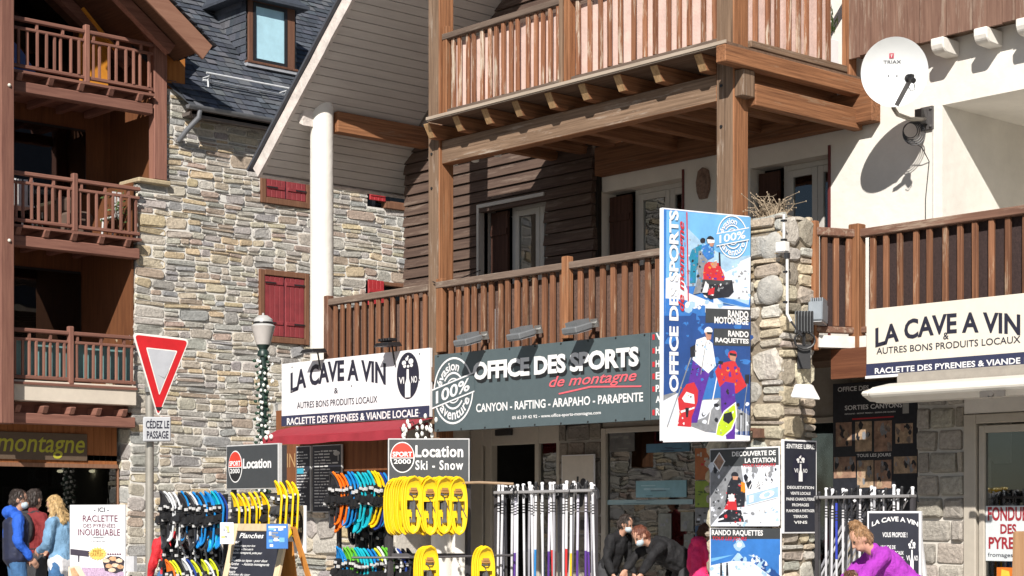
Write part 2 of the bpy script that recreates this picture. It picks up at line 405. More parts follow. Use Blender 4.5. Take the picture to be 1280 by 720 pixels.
def holed(mb, a0, a1, b0, b1, holes, P, depth=.2, m=0, mr=None):
    """front sheet of a wall with rectangular openings and their reveals; P(a, b, d) with d into the wall"""
    A = sorted({a0, a1} | {x for h in holes for x in h[:2] if a0 < x < a1}); B = sorted({b0, b1} | {x for h in holes for x in h[2:4] if b0 < x < b1})
    for i in range(len(A) - 1):
        for j in range(len(B) - 1):
            ca, cb = (A[i] + A[i + 1]) / 2, (B[j] + B[j + 1]) / 2
            if any(h[0] < ca < h[1] and h[2] < cb < h[3] for h in holes): continue
            mb.add([P(A[i], B[j], 0), P(A[i + 1], B[j], 0), P(A[i + 1], B[j + 1], 0), P(A[i], B[j + 1], 0)], [(0, 1, 2, 3)], m)
    for h in holes:
        d = h[4] if len(h) > 4 else depth
        for (p, q) in (((h[0], h[2]), (h[1], h[2])), ((h[1], h[2]), (h[1], h[3])), ((h[1], h[3]), (h[0], h[3])), ((h[0], h[3]), (h[0], h[2]))):
            mb.add([P(*p, 0), P(*q, 0), P(*q, d), P(*p, d)], [(0, 1, 2, 3)], m if mr is None else mr)
# ================================================================== the setting: road and pavement
g = MB(); g.add([(-300, -300, -.02), (300, -300, -.02), (300, 300, -.02), (-300, 300, -.02)], [(0, 1, 2, 3)])
struct('ground', g, mat('ground_gravel', (.20, .19, .17), .95, .2, 3, bump=.4))
g = MB(); g.box(-28, 12, -6, 8.6, -.1, 0)
struct('road', g, mat('asphalt', (.10, .10, .10), .9, .2, 12, bump=.4))
g = MB(); g.box(-30, 12, 8.6, 26, -.1, .13); g.box(-30.2, -28, -6, 8.6, -.1, .125)
struct('pavement', g, mat('paving', (.40, .375, .345), .85, .15, 4, bump=.3))

# ================================================================== main building (shops below, flats above)
YB, YW, YC, YG = 15.0, 17.2, 17.05, 17.0     # balcony front, upper wall, cladding, shop wall
bld = thing('apartment_building', 'timber balconied apartment building with shops on its ground floor, white dish wall on the right', 'building', (-16, 17.2, 0))
def B(name, mb, m, parent=None, **k): return mb.build(name, m, parent or bld, **k)
PY = lambda Y: (lambda a, b, d: (a, Y + d, b))
def hole_y(l, t, r, b, Y): p, q = oy(l, t, Y), oy(r, b, Y); return [p.x, q.x, q.z, p.z]

# --- white wall with two balcony doors and the loggia
D1 = hole_y(752, 214, 852, 400, YW); D2 = hole_y(938, 190, 1036, 330, YW)
D1[2] = D2[2] = 3.62; D1[3] = 5.98; D2[3] = 5.93
LOGX = oy(1178, 130, YW).x; LOG = [LOGX, -8.2, 3.55, 6.24, 2.3]
m = MB(); holed(m, -17.33, -5.0, 3.4, 9.6, [D1 + [.28], D2 + [.28], LOG], PY(YW))
m.add([(LOGX, YW + 2.3, 3.5), (-8.2, YW + 2.3, 3.5), (-8.2, YW + 2.3, 6.3), (LOGX, YW + 2.3, 6.3)], [(0, 1, 2, 3)])
B('upper_wall', m, RENDER)
m = MB(); m.box(-26, -5, 24, 24.2, 0, 9.5); m.box(-5, -4.8, 17.3, 24, 0, 9.5); m.box(-21.35, -21.2, 17.2, 24, 3.3, 7.3); m.box(-21.2, -5, 17.5, 24, 9.5, 9.6)
B('rear_wall', m, RENDER)
# joint line and shallow pier strip beside the dish
m = MB(); a = oy(1166, 150, YW); m.box(a.x, a.x + .012, YW - .012, YW - .002, 3.6, 6.2); B('wall_joint', m, mat('pale_grey_joint', (.55, .53, .5), .8))

# --- brown weatherboard cladding with its window
W3 = hole_y(600, 262, 680, 400, YC); W3[2] = 3.62; W3[3] = 6.05
m = MB(); z = 3.3; bh = .158
random.seed(3)
while z < 9.4:
    xl, xr = -21.4 - random.uniform(0, .07), -17.36 + random.uniform(-.03, .015)
    segs = [(xl, xr)]
    if z + bh * .5 > W3[2] and z + bh * .5 < W3[3]: segs = [(xl, W3[0] - .05 + random.uniform(0, .03)), (W3[1] + random.uniform(0, .03), xr)]
    for a, b in segs:
        t = random.uniform(-.006, .006); h = bh - .012
        m.hexa([(a, YC - .02 + t, z), (b, YC - .02 - t, z), (b, YC + .08, z), (a, YC + .08, z), (a, YC + .012 + t, z + h), (b, YC + .012 - t, z + h), (b, YC + .08, z + h), (a, YC + .08, z + h)])
        # side return of the corner
    m.hexa([(-21.45, YC, z), (-21.36, YC, z), (-21.36, 24, z), (-21.45, 24, z), (-21.42, YC, z + bh - .012), (-21.36, YC, z + bh - .012), (-21.36, 24, z + bh - .012), (-21.42, 24, z + bh - .012)])
    z += bh
B('cladding', m, CLADW)
m = MB(); m.box(-21.35, W3[0], YC + .081, YC + .15, 3.3, 9.4); m.box(W3[1], -17.34, YC + .081, YC + .15, 3.3, 9.4); m.box(W3[0], W3[1], YC + .081, YC + .15, W3[3], 9.4)
B('cladding_backing', m, mat('backing_dark', (.02, .015, .012), .9))
# upper-storey wall behind the top balcony
m = MB(); m.box(-17.3, -12.6, 17.19, 17.196, 6.7, 9.6); 

def door(x0, x1, z0, z1, Y, dep, fm, shut=True):
    """double glazed balcony door set deep in its opening, brown shutter folded back on the left reveal"""
    yb = Y + dep
    fr = MB(); t = .07
    sw = .0
    xs = x0 + (.30 * (x1 - x0) if shut else 0)
    fr.box(xs, xs + t, yb - .08, yb - .02, z0, z1); fr.box(x1 - t, x1, yb - .08, yb - .02, z0, z1)
    fr.box(xs + t, x1 - t, yb - .08, yb - .02, z1 - t, z1)
    f = B('balcony_door', fr, fm, bevel=.006)
    mid = xs + (x1 - xs) * .63
    lf = MB()
    for a, b in ((xs + t + .004, mid - .003), (mid + .003, x1 - t - .004)):
        s = .085
        lf.box(a, a + s, yb - .095, yb - .045, z0 + .05, z1 - t - .005); lf.box(b - s, b, yb - .095, yb - .045, z0 + .05, z1 - t - .005)
        lf.box(a + s, b - s, yb - .095, yb - .045, z1 - t - .005 - s, z1 - t - .005); lf.box(a + s, b - s, yb - .095, yb - .045, z0 + .05, z0 + .35)
    B('door_leaf', lf, fm, f, bevel=.005)
    gl = MB(); gl.box(xs + t, x1 - t, yb - .07, yb - .064, z0 + .3, z1 - t - .05); B('pane', gl, GLASS, f)
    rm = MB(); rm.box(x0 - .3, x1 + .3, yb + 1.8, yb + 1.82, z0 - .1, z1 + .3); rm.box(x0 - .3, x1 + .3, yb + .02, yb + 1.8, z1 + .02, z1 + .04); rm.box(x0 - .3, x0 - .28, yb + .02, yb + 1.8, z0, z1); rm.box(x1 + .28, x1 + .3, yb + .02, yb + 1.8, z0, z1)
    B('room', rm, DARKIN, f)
    cu = MB(); n = 14; cx0, cx1 = xs + .12, xs + .30
    vs = []
    for i in range(n + 1):
        a = i / n; wv = .02 * math.sin(a * 22)
        top = cx0 + (cx1 - cx0) * a; bot = cx0 + (cx1 - cx0) * a * .55
        vs += [(top, yb + .1 + wv, z1 - .1), (bot + .02, yb + .1 + wv, z0 + .9), (top * .5 + bot * .5, yb + .1 + wv, z0 + .1)]
    cu.add(vs, [(3 * i + k, 3 * i + 3 + k, 3 * i + 4 + k, 3 * i + 1 + k) for i in range(n) for k in (0, 1)]); B('curtain', cu, mat('net_curtain', (.55, .53, .5), .9), f)
    if shut:
        s = MB(); s.box(x0 + .035, xs - .01, yb - .16, yb - .12, z0, z1 - .06)
        for zz in (z0 + .6, z1 - .4): s.box(x0 + .05, xs - .02, yb - .185, yb - .161, zz, zz + .09)
        B('shutter', s, wood('brown_shutter', (.045, .02, .014), (.09, .042, .03), None, 2), f)
    return f
door(D1[0], D1[1], 3.62, D1[3], YW, .28, GREYFR)
door(D2[0], D2[1], 3.62, D2[3], YW, .28, GREYFR)
door(W3[0], W3[1], 3.62, W3[3], YC, .34, GREYFR)
m = MB(); t = .045   # metal lining round the cladding window
m.box(W3[0] - .045, W3[0], YC - .03, YC + .3, 3.6, W3[3] + .05); m.box(W3[0], W3[1] + .02, YC - .03, YC + .3, W3[3], W3[3] + .05)
B('window_lining', m, GREYFR)
m = MB(); m.box(D2[1], D2[1] + .03, YW - .02, YW + .2, 3.6, D2[3] + .1); m.box(D1[1] + .02, D1[1] + .05, YW - .02, YW - .002, 3.6, D1[3] + .1); B('shutter_rail', m, mat('dark_red_metal', (.12, .02, .02), .5))
# carved wall plaque
pc = oy(880, 229, YW - .01)
m = MB(); m.prism([(pc.x + a * .11, YW - .045, pc.z + b * .2) for a, b in ((-.5, -1), (.5, -1), (.9, -.5), (1, .1), (.7, .8), (0, 1), (-.7, .8), (-1, .1), (-.9, -.5))], (0, .043, 0)); m.ell((pc.x, YW - .05, pc.z), (.07, .02, .13)); m.ell((pc.x, YW - .06, pc.z + .05), (.04, .02, .05))
tag(m.build('wall_plaque', mat('terracotta_plaque', (.26, .17, .13), .8, .35, 30, bump=.6), smooth=True), 'small carved brown plaque on the white wall between the balcony doors', 'plaque')

# --- posts
P1 = (oy(535, 200, YB).x, oy(549, 200, YB).x); P2 = (oy(895, 160, YB).x, oy(917, 160, YB).x)
PMAT = [wg(2), wo(2)]; PSIDE = {'d': 1, '-y': 0}
for nm, (xa, xb), zb in (('post', P1, 2.3), ('post', P2, 4.7)):
    m = MB(); m.box(xa, xb, YB, YB + .25, zb, 9.8, PSIDE); p = B(nm, m, PMAT, bevel=.012)
    k = MB()
    for zz in (5.9, 6.35): k.tube([(xa + .08, YB - .012, zz), (xa + .08, YB, zz)], .018, 8)
    B('bolt', k, BLACKM, p)
# white round column with its corbel
cx = -20.98; cyl = MB(); cyl.lathe((cx, YB + .18, 0), [(.17, 3.36), (.168, 5), (.166, 7.60)], 28)
colm = B('column', cyl, RENDER, smooth=True)
m = MB(); q = V((cx - .1, YB - .14, 7.42)); m.prism([q + V((-.06, -.02, 0)), q + V((.12, -.02, 0)), q + V((.12, -.02, -.28)), q + V((.03, -.02, -.24)), q + V((-.04, -.02, -.12))], (0, .2, 0)); B('corbel', m, FASC, colm)
m = MB(); m.box(cx - .02, cx + .14, YB + .36, YW, 7.10, 7.40); B('tie_beam', m, [wo(1)], bevel=.01)

# --- roof: verge in the plane y = 14.7, eave low on the left
E0 = oy(326, 216, 14.7); E1 = oy(441, 0, 14.7); sl_ = (E1 - E0).normalized(); RL = 12.5; YR = 25.5
nrm = V((-sl_.z, 0, sl_.x))
m = MB(); nb = 92; bw = RL / nb     # tongue and groove soffit boards running back along y
for i in range(nb):
    a = E0 + sl_ * (i * bw + .005); b = E0 + sl_ * ((i + 1) * bw - .006)
    j = random.uniform(0, .004)
    m.hexa([V((a.x, 14.72, a.z)) + nrm * j, V((b.x, 14.72, b.z)) + nrm * j, V((b.x, YR, b.z)) + nrm * j, V((a.x, YR, a.z)) + nrm * j] + [V((q.x, yy, q.z)) + nrm * .03 for q, yy in ((a, 14.72), (b, 14.72), (b, YR), (a, YR))])
roof = B('roof', MB().prism([E0 + nrm * .035, E0 + sl_ * RL + nrm * .035, E0 + sl_ * RL + nrm * .16, E0 + nrm * .16], (0, YR - 14.7, 0)), mat('roof_slate_dark', (.06, .065, .08), .6, .2))
B('soffit', m, SOFF, roof)
m = MB(); n = 46; vs = []
for i in range(n + 1):
    q = E0 + sl_ * (RL * i / n - .05); w1 = .012 * noise.noise(V((i * .9, 1, 3))); w2 = .02 * noise.noise(V((i * .8, 7, 3)))
    vs += [q - nrm * (.03 + w2), q + nrm * (.155 + w1)]
vs = [V((v.x, 14.66, v.z)) for v in vs] + [V((v.x, 14.715, v.z)) for v in vs]; o = 2 * (n + 1)
m.add(vs, [(2 * i, 2 * i + 2, 2 * i + 3, 2 * i + 1) for i in range(n)] + [(2 * i, 2 * i + 2, o + 2 * i + 2, o + 2 * i) for i in range(n)] + [(2 * i + 1, 2 * i + 3, o + 2 * i + 3, o + 2 * i + 1) for i in range(n)] + [(0, 1, o + 1, o)])
B('verge_board', m, FASC, roof)
m = MB(); m.obox(V((E0.x, 14.7, E0.z)) - nrm * .02 - sl_ * .07, sl_ * .05, nrm * .2, (0, YR - 14.7, 0)); B('eave_board', m, FASC, roof)
m = MB(); m.obox(V((E0.x, 14.6, E0.z)) + nrm * .165 - sl_ * .12, sl_ * RL, nrm * .035, (0, YR - 14.6, 0)); B('slates', m, mat('roof_slate_dark', (.06, .065, .08), .6, .2), roof)
m = MB()      # trapdoor outline in the soffit
tq = [(-20.9, 16.9), (-20.3, 16.9), (-20.3, 17.9), (-20.9, 17.9)]
for i in range(4):
    a, b = tq[i], tq[(i + 1) % 4]; za = E0.z + (a[0] - E0.x) * sl_.z / sl_.x; zb = E0.z + (b[0] - E0.x) * sl_.z / sl_.x
    m.beam((a[0], a[1], za - .012), (b[0], b[1], zb - .012), .03, .015)
B('trapdoor', m, mat('soffit_trim', (.2, .17, .14), .7), roof)

# --- upper balcony
UX1 = P2[1] + .02      # right-hand end, return runs back to the wall
m = MB(); m.box(-18.02, UX1 + .12, 14.70, 14.99, 6.69, 6.735, {'d': 0, '-y': 1}); m.box(-18.11, UX1 + .1, 14.99, 17.1, 6.69, 6.735, 0)
m.box(-18.02, UX1 + .14, 14.685, 14.70, 6.705, 6.742, 1)
B('upper_deck', m, [wood('deck_wood', (.10, .06, .04), (.2, .13, .09), None, 0), wood('deck_edge', (.35, .28, .22), (.5, .42, .34), None, 0)])
m = MB(); m.box(P1[1], UX1 - .3, 15.04, 15.2, 6.20, 6.505, {'d': 1, '-y': 0}); B('front_beam', m, [wg(0), wo(0)], bevel=.01)
joist = None; jx = -18.2; k = 0
for px in (520, 556, 592, 630, 671, 713, 757, 803, 858):
    x = oy(px + 8, 150, 14.75).x
    m = MB(); m.hexa([(x, 14.86, 6.51), (x + .12, 14.86, 6.51), (x + .12, 17.15, 6.51), (x, 17.15, 6.51), (x, 14.76, 6.688), (x + .12, 14.76, 6.688), (x + .12, 17.15, 6.688), (x, 17.15, 6.688)], [0, 0, 1, 0, 0, 0])
    B('joist', m, [wo(1), wood('joist_end', (.26, .15, .07), (.5, .33, .17), None, 2)], bevel=.006)
# underside joists nearer the corner, deeper
for x in (-15.9, -15.2, -14.5, -13.9):
    m = MB(); m.box(x, x + .12, 15.21, 17.13, 6.30, 6.518); B('cross_joist', m, [wo(1)], bevel=.008)
m = MB(); m.box(-17.3, -12.72, 17.02, 17.19, 6.18, 6.56); B('wall_plate', m, [wo(0)], bevel=.01)
# side beams and return under the right-hand side
m = MB(); m.box(UX1 + .02, UX1 + .16, 14.66, 17.15, 6.50, 6.69, {'d': 0}); B('side_beam', m, [wo(1)], bevel=.01)
m = MB(); m.box(UX1 - .10, UX1 + .10, 15.02, 15.22, 6.2, 6.495); B('post_bracket', m, [wg(2)], bevel=.01)
m = MB(); m.box(UX1 - .02, UX1 + .10, 15.23, 17.15, 6.12, 6.36); B('side_joist', m, [wo(1)], bevel=.01)

def balusters(parent, pts, z0, z1, mtl, w=.05, d=.035, name='baluster'):
    first = None
    for (x, y, yaw) in pts:
        if first is None:
            mb = MB()
            mb.box(-w / 2, w / 2, -d / 2, d / 2, z0, z1); first = mb.build(name, mtl, None, bevel=.006); o = first
        else: o = first.copy(); COL.objects.link(o)
        o.parent = parent; o.location = V((x, y, 0)) - ORG[parent.name]; o.rotation_euler = (random.uniform(-.0025, .0025), random.uniform(-.003, .003), yaw + random.uniform(-.06, .06))
def span(x0, x1, n): return [x0 + (x1 - x0) * (i + .5) / n for i in range(n)]
RAILM = [wood('rail_wood_x', (.10, .07, .055), (.21, .155, .12), (.30, .25, .2), 0, 22, flake=-.03)]
yr = 15.09
m = MB(); m.box(P1[1], P2[0], yr - .05, yr + .06, 7.82, 7.90); m.box(P1[1], P2[0], yr - .03, yr + .03, 6.83, 6.91)
up = B('balcony_railing', m, RAILM, bevel=.008)
m = MB(); m.box(P1[1] + .01, P1[1] + .09, yr - .04, yr + .04, 6.76, 8.0); B('railing_post', m, [wo(2)], up, bevel=.008)
xm = oy(709, 60, yr).x
m = MB(); m.box(xm - .06, xm - .0, yr - .09, yr - .055, 6.74, 7.97); B('railing_post', m, [wg(2)], up, bevel=.008)
m = MB(); m.box(xm, xm + .10, yr - .065, yr + .045, 6.74, 7.97); B('railing_post', m, [wo(2)], up, bevel=.008)
pts = [(x, yr, 0) for x in span(P1[1] + .1, xm - .08, 15)] + [(x, yr, 0) for x in span(xm + .12, P2[0] - .01, 13)]
balusters(up, pts, 6.91, 7.82, BALW, .055, .04)
def sheet(x0, y0, x1, y1, z0, z1, n=60):
    mb = MB(); vs = []
    for i in range(n + 1):
        a = i / n
        for j in range(7):
            b = j / 6; w = .012 * noise.noise(V((a * 14, b * 1.5, 2))) + .008 * math.sin(a * 60 + b)
            dx, dy = (y1 - y0), (x0 - x1); L = math.hypot(dx, dy)
            vs.append((x0 + (x1 - x0) * a + dx / L * w, y0 + (y1 - y0) * a + dy / L * w, z0 + (z1 - z0) * b + .012 * noise.noise(V((a * 9, b, 5)))))
    return mb.add(vs, [(i * 7 + j, i * 7 + 7 + j, i * 7 + 8 + j, i * 7 + 1 + j) for i in range(n) for j in range(6)])
PINKC = mat('pink_screen_fabric', (.64, .47, .415), .9, .12, 6, bump=.2)
B('privacy_screen', sheet(P1[1] + .1, yr + .06, P2[0] - .02, yr + .06, 6.86, 7.78), PINKC, up, smooth=True)
# right-hand return
xr_ = UX1 - .02
m = MB(); m.box(xr_ - .05, xr_ + .05, YB + .252, 16.97, 7.82, 7.9); mbr = MB(); mbr.box(xr_ - .03, xr_ + .04, YB + .252, 16.97, 6.78, 6.86)
rt = B('balcony_railing', m, [wood('rail_wood_y', (.10, .07, .055), (.21, .155, .12), (.30, .25, .2), 1, 22)], bevel=.008)
B('bottom_rail', mbr, [wg(1)], rt, bevel=.008)
balusters(rt, [(xr_, y, math.pi / 2) for y in span(15.28, 16.75, 8)], 6.86, 7.82, BALW, .06, .04)
B('privacy_screen', sheet(xr_ - .06, 15.25, xr_ - .06, 16.75, 6.84, 7.72, 24), PINKC, rt, smooth=True)
m = MB(); m.box(xr_ - .06, xr_ + .06, 16.98, 17.12, 6.74, 9.4); B('railing_post', m, [wo(2)], rt, bevel=.01)
# slab ceiling over the top of the balcony stays open to the soffit

# --- boarded-in bay at the top right, on white corbels
m = MB(); x = -12.99
while x < -7.6:
    w = random.uniform(.15, .19); t = random.uniform(0, .012); zb = 6.93 + random.uniform(-.015, .012)
    m.box(x + .004, x + w - .004, 16.93 + t, 16.97 + t, zb, 9.6); x += w
B('boarded_bay', m, CLADV)
m = MB(); m.box(-12.99, -7.5, 16.985, YW - .003, 6.97, 7.1); B('bay_floor', m, [wg(0)])
for px in (1172, 1226, 1279):
    x = oy(px, 40, 16.9).x
    m = MB(); pr = [(16.88, 6.92), (16.88, 6.84), (16.90, 6.79), (16.95, 6.755), (17.197, 6.745), (17.197, 6.92)]
    m.prism([(x - .085, a, b) for a, b in pr], (.17, 0, 0)); B('corbel', m, RENDER, bevel=.012)

# --- lower balcony
LZ = 4.65
m = MB(); m.box(-20.9, -12.9, 14.96, 17.02, 3.36, 3.55); m.box(-12.9, -7.6, 16.1, 17.1, 3.34, 3.5); B('lower_deck', m, [wood('deck_wood', (.1, .06, .04), (.2, .13, .09), None, 0)])
xa = oy(409, 400, YB).x; xe = P2[0] - .05
m = MB(); m.box(xa, P1[0], YB - .02, YB + .08, LZ - .09, LZ); m.box(P1[1], xe, YB - .07, YB + .06, LZ - .085, LZ); m.box(xa, P1[0], YB, YB + .07, 3.58, 3.66); m.box(P1[1], xe, YB, YB + .07, 3.58, 3.66)
lo = B('balcony_railing', m, RAILM, bevel=.008)
m = MB(); m.box(xa - .05, xa + .05, YB - .03, YB + .08, 3.4, LZ + .05); B('railing_post', m, [wood('post_brown', (.10, .045, .03), (.22, .11, .07), (.3, .2, .15), 2)], lo, bevel=.008)
xm = oy(708, 380, YB - .05).x
m = MB(); m.box(xm - .05, xm + .06, YB - .09, YB + .01, 3.73, LZ + .07); B('railing_post', m, [wo(2)], lo, bevel=.008)
m = MB(); m.box(P1[1] + .002, P1[1] + .13, YB - .06, YB + .02, 3.73, LZ + .04); B('railing_post', m, [wo(2)], lo, bevel=.008)
balusters(lo, [(x, YB + .03, 0) for x in span(xa + .08, P1[0] - .02, 13)], 3.66, LZ - .09, BALD, .075, .035)
balusters(lo, [(x, YB + .0, 0) for x in span(P1[1] + .15, xm - .05, 14)] + [(x, YB + .0, 0) for x in span(xm + .1, xe, 12)], 3.66, LZ - .085, BALD, .075, .04)

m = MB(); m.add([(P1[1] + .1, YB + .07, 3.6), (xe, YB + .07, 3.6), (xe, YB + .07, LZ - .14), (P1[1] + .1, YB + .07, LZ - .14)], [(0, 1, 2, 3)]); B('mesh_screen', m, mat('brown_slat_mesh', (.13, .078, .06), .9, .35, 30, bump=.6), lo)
m = MB(); m.add([(xa + .05, YB + .1, 3.6), (P1[0], YB + .1, 3.6), (P1[0], YB + .1, LZ - .14), (xa + .05, YB + .1, LZ - .14)], [(0, 1, 2, 3)]); B('mesh_screen', m, mat('brown_slat_mesh', (.13, .078, .06), .9, .35, 30, bump=.6), lo)
# --- right-hand balcony: short skewed return, then a long front with a dark mesh screen
q0 = at(1019, 288, 19.58); q1 = at(1072, 290, 19.76); YF = q1.y
z1 = 4.74; z0 = 3.60
m = MB(); m.beam((q0.x, q0.y, z1 - .045), (q1.x, q1.y, z1 - .045), .1, .09); m.beam((q0.x, q0.y, z0 + .03), (q1.x, q1.y, z0 + .03), .08, .07)
m.box(q1.x, -7.6, YF - .05, YF + .06, z1 - .09, z1); m.box(q1.x, -7.6, YF - .03, YF + .04, z0, z0 + .07)
ri = B('balcony_railing', m, [wood('rail_brown', (.10, .05, .035), (.2, .11, .075), (.27, .2, .15), 0, 22)], bevel=.01)
m = MB(); m.box(q1.x - .07, q1.x + .07, YF - .08, YF + .06, 3.4, z1 + .06); B('railing_post', m, [wo(2)], ri, bevel=.01)
m = MB(); m.box(q0.x - .03, q0.x + .03, q0.y - .04, q0.y + .04, 3.4, z1 + .07); B('railing_post', m, [wo(2)], ri, bevel=.01)
dv = (q1 - q0); yaw = math.atan2(dv.y, dv.x)
balusters(ri, [(q0.x + dv.x * f, q0.y + dv.y * f, yaw) for f in (.2, .48, .77)] + [(x, YF, 0) for x in span(q1.x + .1, -8.3, 20)], z0 + .07, z1 - .09, BALD, .065, .04)
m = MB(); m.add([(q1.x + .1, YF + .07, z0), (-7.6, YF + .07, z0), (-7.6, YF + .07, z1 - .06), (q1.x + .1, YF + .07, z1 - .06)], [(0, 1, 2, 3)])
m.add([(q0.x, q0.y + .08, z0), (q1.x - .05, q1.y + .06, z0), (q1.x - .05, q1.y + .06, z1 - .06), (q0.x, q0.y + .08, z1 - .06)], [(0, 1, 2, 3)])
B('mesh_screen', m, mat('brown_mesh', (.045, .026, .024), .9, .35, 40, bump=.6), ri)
m = MB(); m.beam((q0.x, q0.y + .02, 3.50), (q1.x, q1.y + .02, 3.50), .12, .13); m.box(q1.x, -7.6, YF - .06, YF + .06, 3.435, 3.565); B('gutter', m, mat('white_gutter', (.7, .68, .64), .5))
m = MB(); m.box(-12.36, -7.6, 15.80, 15.85, 3.10, 3.425); B('fascia_board', m, [wood('dark_fascia_wood', (.10, .035, .018), (.18, .07, .035), None, 0)])

# --- stone pillar under the corner post
xp0, xp1, yp0, yp1 = -13.47, oy(977, 500, YB - .02).x, YB - .02, 15.56
m = MB(); m.box(xp0 + .03, xp1 - .03, yp0 + .03, yp1 - .03, 0.1, 4.83); B('pillar_core', m, mat('mortar_brown', (.24, .2, .15), .95, .25, 10, bump=.6))
m = MB(); random.seed(21)
PALP = [tuple(min(.7, x * 1.22 + .02) for x in q) for q in [(.36, .31, .23), (.42, .36, .25), (.33, .29, .24), (.40, .31, .19), (.44, .42, .37), (.36, .345, .31), (.28, .24, .19), (.46, .40, .30)]]
kw = dict(pal=PALP, hmin=.13, hmax=.34, wmin=.16, wmax=.5, gap=.010, split=.55, prot=.036, rnd=.26)
rubble(m, wob(lambda u, v, d: V((xp0 + u, yp0 + .03 - d, .1 + v)), .03), xp1 - xp0, 4.72, **kw)
rubble(m, wob(lambda u, v, d: V((xp1 - .03 + d, yp0 + u, .1 + v)), .03), yp1 - yp0, 4.72, **kw)
rubble(m, lambda u, v, d: V((xp0 + u, yp0 + v, 4.81 + d)), xp1 - xp0, yp1 - yp0, **kw)
pil = B('stone_pillar', m, STONE)
bp = V((xp1 - .01, yp0 + .25, 4.08)); m = MB()   # two big boulders that stand out of the corner
for (c, r) in ((oy(965, 308, yp0 - .0), (.17, .06, .15)), (oy(963, 362, yp0), (.19, .055, .16))): m.ell(c, r, 16, 10)
for v in m.v: v += V((noise.noise(v * 5), noise.noise(v * 5 + V((9, 0, 0))), noise.noise(v * 6))) * .03
B('boulder', m, mat('grey_boulder', (.40, .385, .35), .85, .3, 14, bump=.6), smooth=True)

# ------------------------------------------------------------------ ground floor
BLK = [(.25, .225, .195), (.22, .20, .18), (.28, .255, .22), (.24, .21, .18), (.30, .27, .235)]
def blocks(mb, P, W, H, h=.27, w=(.32, .5), prot=.035, pal=BLK, holes=()):
    v = 0; r = 0
    while v < H:
        u = -random.uniform(0, .2)
        while u < W:
            ww = random.uniform(*w); a, b = max(u, 0), min(u + ww, W)
            if b - a > .06 and not any(a < q[1] and b > q[0] and v < q[3] and v + h > q[2] for q in holes): stone(mb, P, a + .012, b - .012, v + .012, min(v + h, H) - .012, jcol(pal, .15), prot, .08, .08)
            u += ww
        v += h * random.uniform(.97, 1.03)
xd0, xd1 = oy(588, 600, YG).x, oy(698, 600, YG).x         # wine shop door bay
xb0, xb1 = xd1, oy(752, 600, YG).x                        # block pillar
xw1 = -13.1
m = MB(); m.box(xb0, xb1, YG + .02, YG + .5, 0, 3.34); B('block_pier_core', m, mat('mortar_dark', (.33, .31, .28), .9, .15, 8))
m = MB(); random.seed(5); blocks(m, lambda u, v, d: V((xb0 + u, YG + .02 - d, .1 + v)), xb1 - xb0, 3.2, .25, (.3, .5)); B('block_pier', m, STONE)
YR_ = 16.58
xg0, xg1 = oy(1146, 600, YR_).x, oy(1206, 600, YR_).x
m = MB(); m.box(xg0, xg1, YR_ + .02, YR_ + .5, 0, 3.34); B('block_pier_core', m, mat('mortar_light', (.58, .55, .5), .9, .12, 8))
PALG = [(.36, .33, .29), (.33, .30, .265), (.40, .365, .32)]
m = MB(); blocks(m, lambda u, v, d: V((xg0 + u, YR_ + .02 - d, .1 + v)), xg1 - xg0, 3.2, .245, (.3, .45), .05, PALG); B('block_pier', m, STONE)
# door bay: beige aluminium frames
fr = MB(); Y = YG
def bar(px0, px1, za, zb, y=YG, th=.12): fr.box(oy(px0, 600, y).x, oy(px1, 600, y).x, y, y + th, za, zb)
for a, b in ((588, 603), (606, 614), (668, 673), (695, 699)): bar(a, b, .1, 2.85)
zt = oy(640, 553, YG).z
bar(603, 697, zt - .03, 3.0, YG + .01)
dr = B('shop_door', fr, BEIGE, bevel=.008)
m = MB(); m.box(oy(622, 545, YG).x, oy(641, 545, YG).x, YG - .06, YG + .008, zt + .1, zt + .19); B('door_sensor', m, BLACK, dr, bevel=.01)
m = MB(); m.box(oy(673, 600, YG).x, oy(695, 600, YG).x, YG + .05, YG + .056, .15, zt - .03); B('pane', m, GLASS, dr)
# left part of the shop: panels behind the snowshoe stand
m = MB(); m.box(-20.3, oy(588, 600, YG).x - .01, YG + .05, YG + .12, .1, 3.3); B('side_panel', m, mat('grey_beige_panel', (.33, .30, .26), .6))
m = MB(); m.lathe((oy(552, 690, 16.2).x, 16.2, 0), [(.15, .1), (.15, 2.1)], 20); m.lathe((oy(575, 690, 16.4).x, 16.4, 0), [(.13, .1), (.13, 2.1)], 20); B('white_post', m, RENDER, smooth=True)
# shop window
wf = MB(); zt2 = oy(800, 533, YG).z
wf.box(xb1, xb1 + .09, YG - .02, YG + .1, .1, zt2); wf.box(xb1 + .09, xw1, YG - .02, YG + .1, zt2 - .07, zt2); wf.box(xb1, xw1, YG - .02, YG + .2, .1, .45)
sw = B('shop_window', wf, BEIGE, bevel=.008)
m = MB(); m.box(xb1 + .09, xw1, YG + .03, YG + .04, .45, zt2 - .07); B('pane', m, GLASS, sw)
m = MB(); m.box(-20.3, -5, YG + .02, YG + .3, zt2, 3.36); B('lintel', m, mat('lintel_beige', (.3, .27, .23), .8))
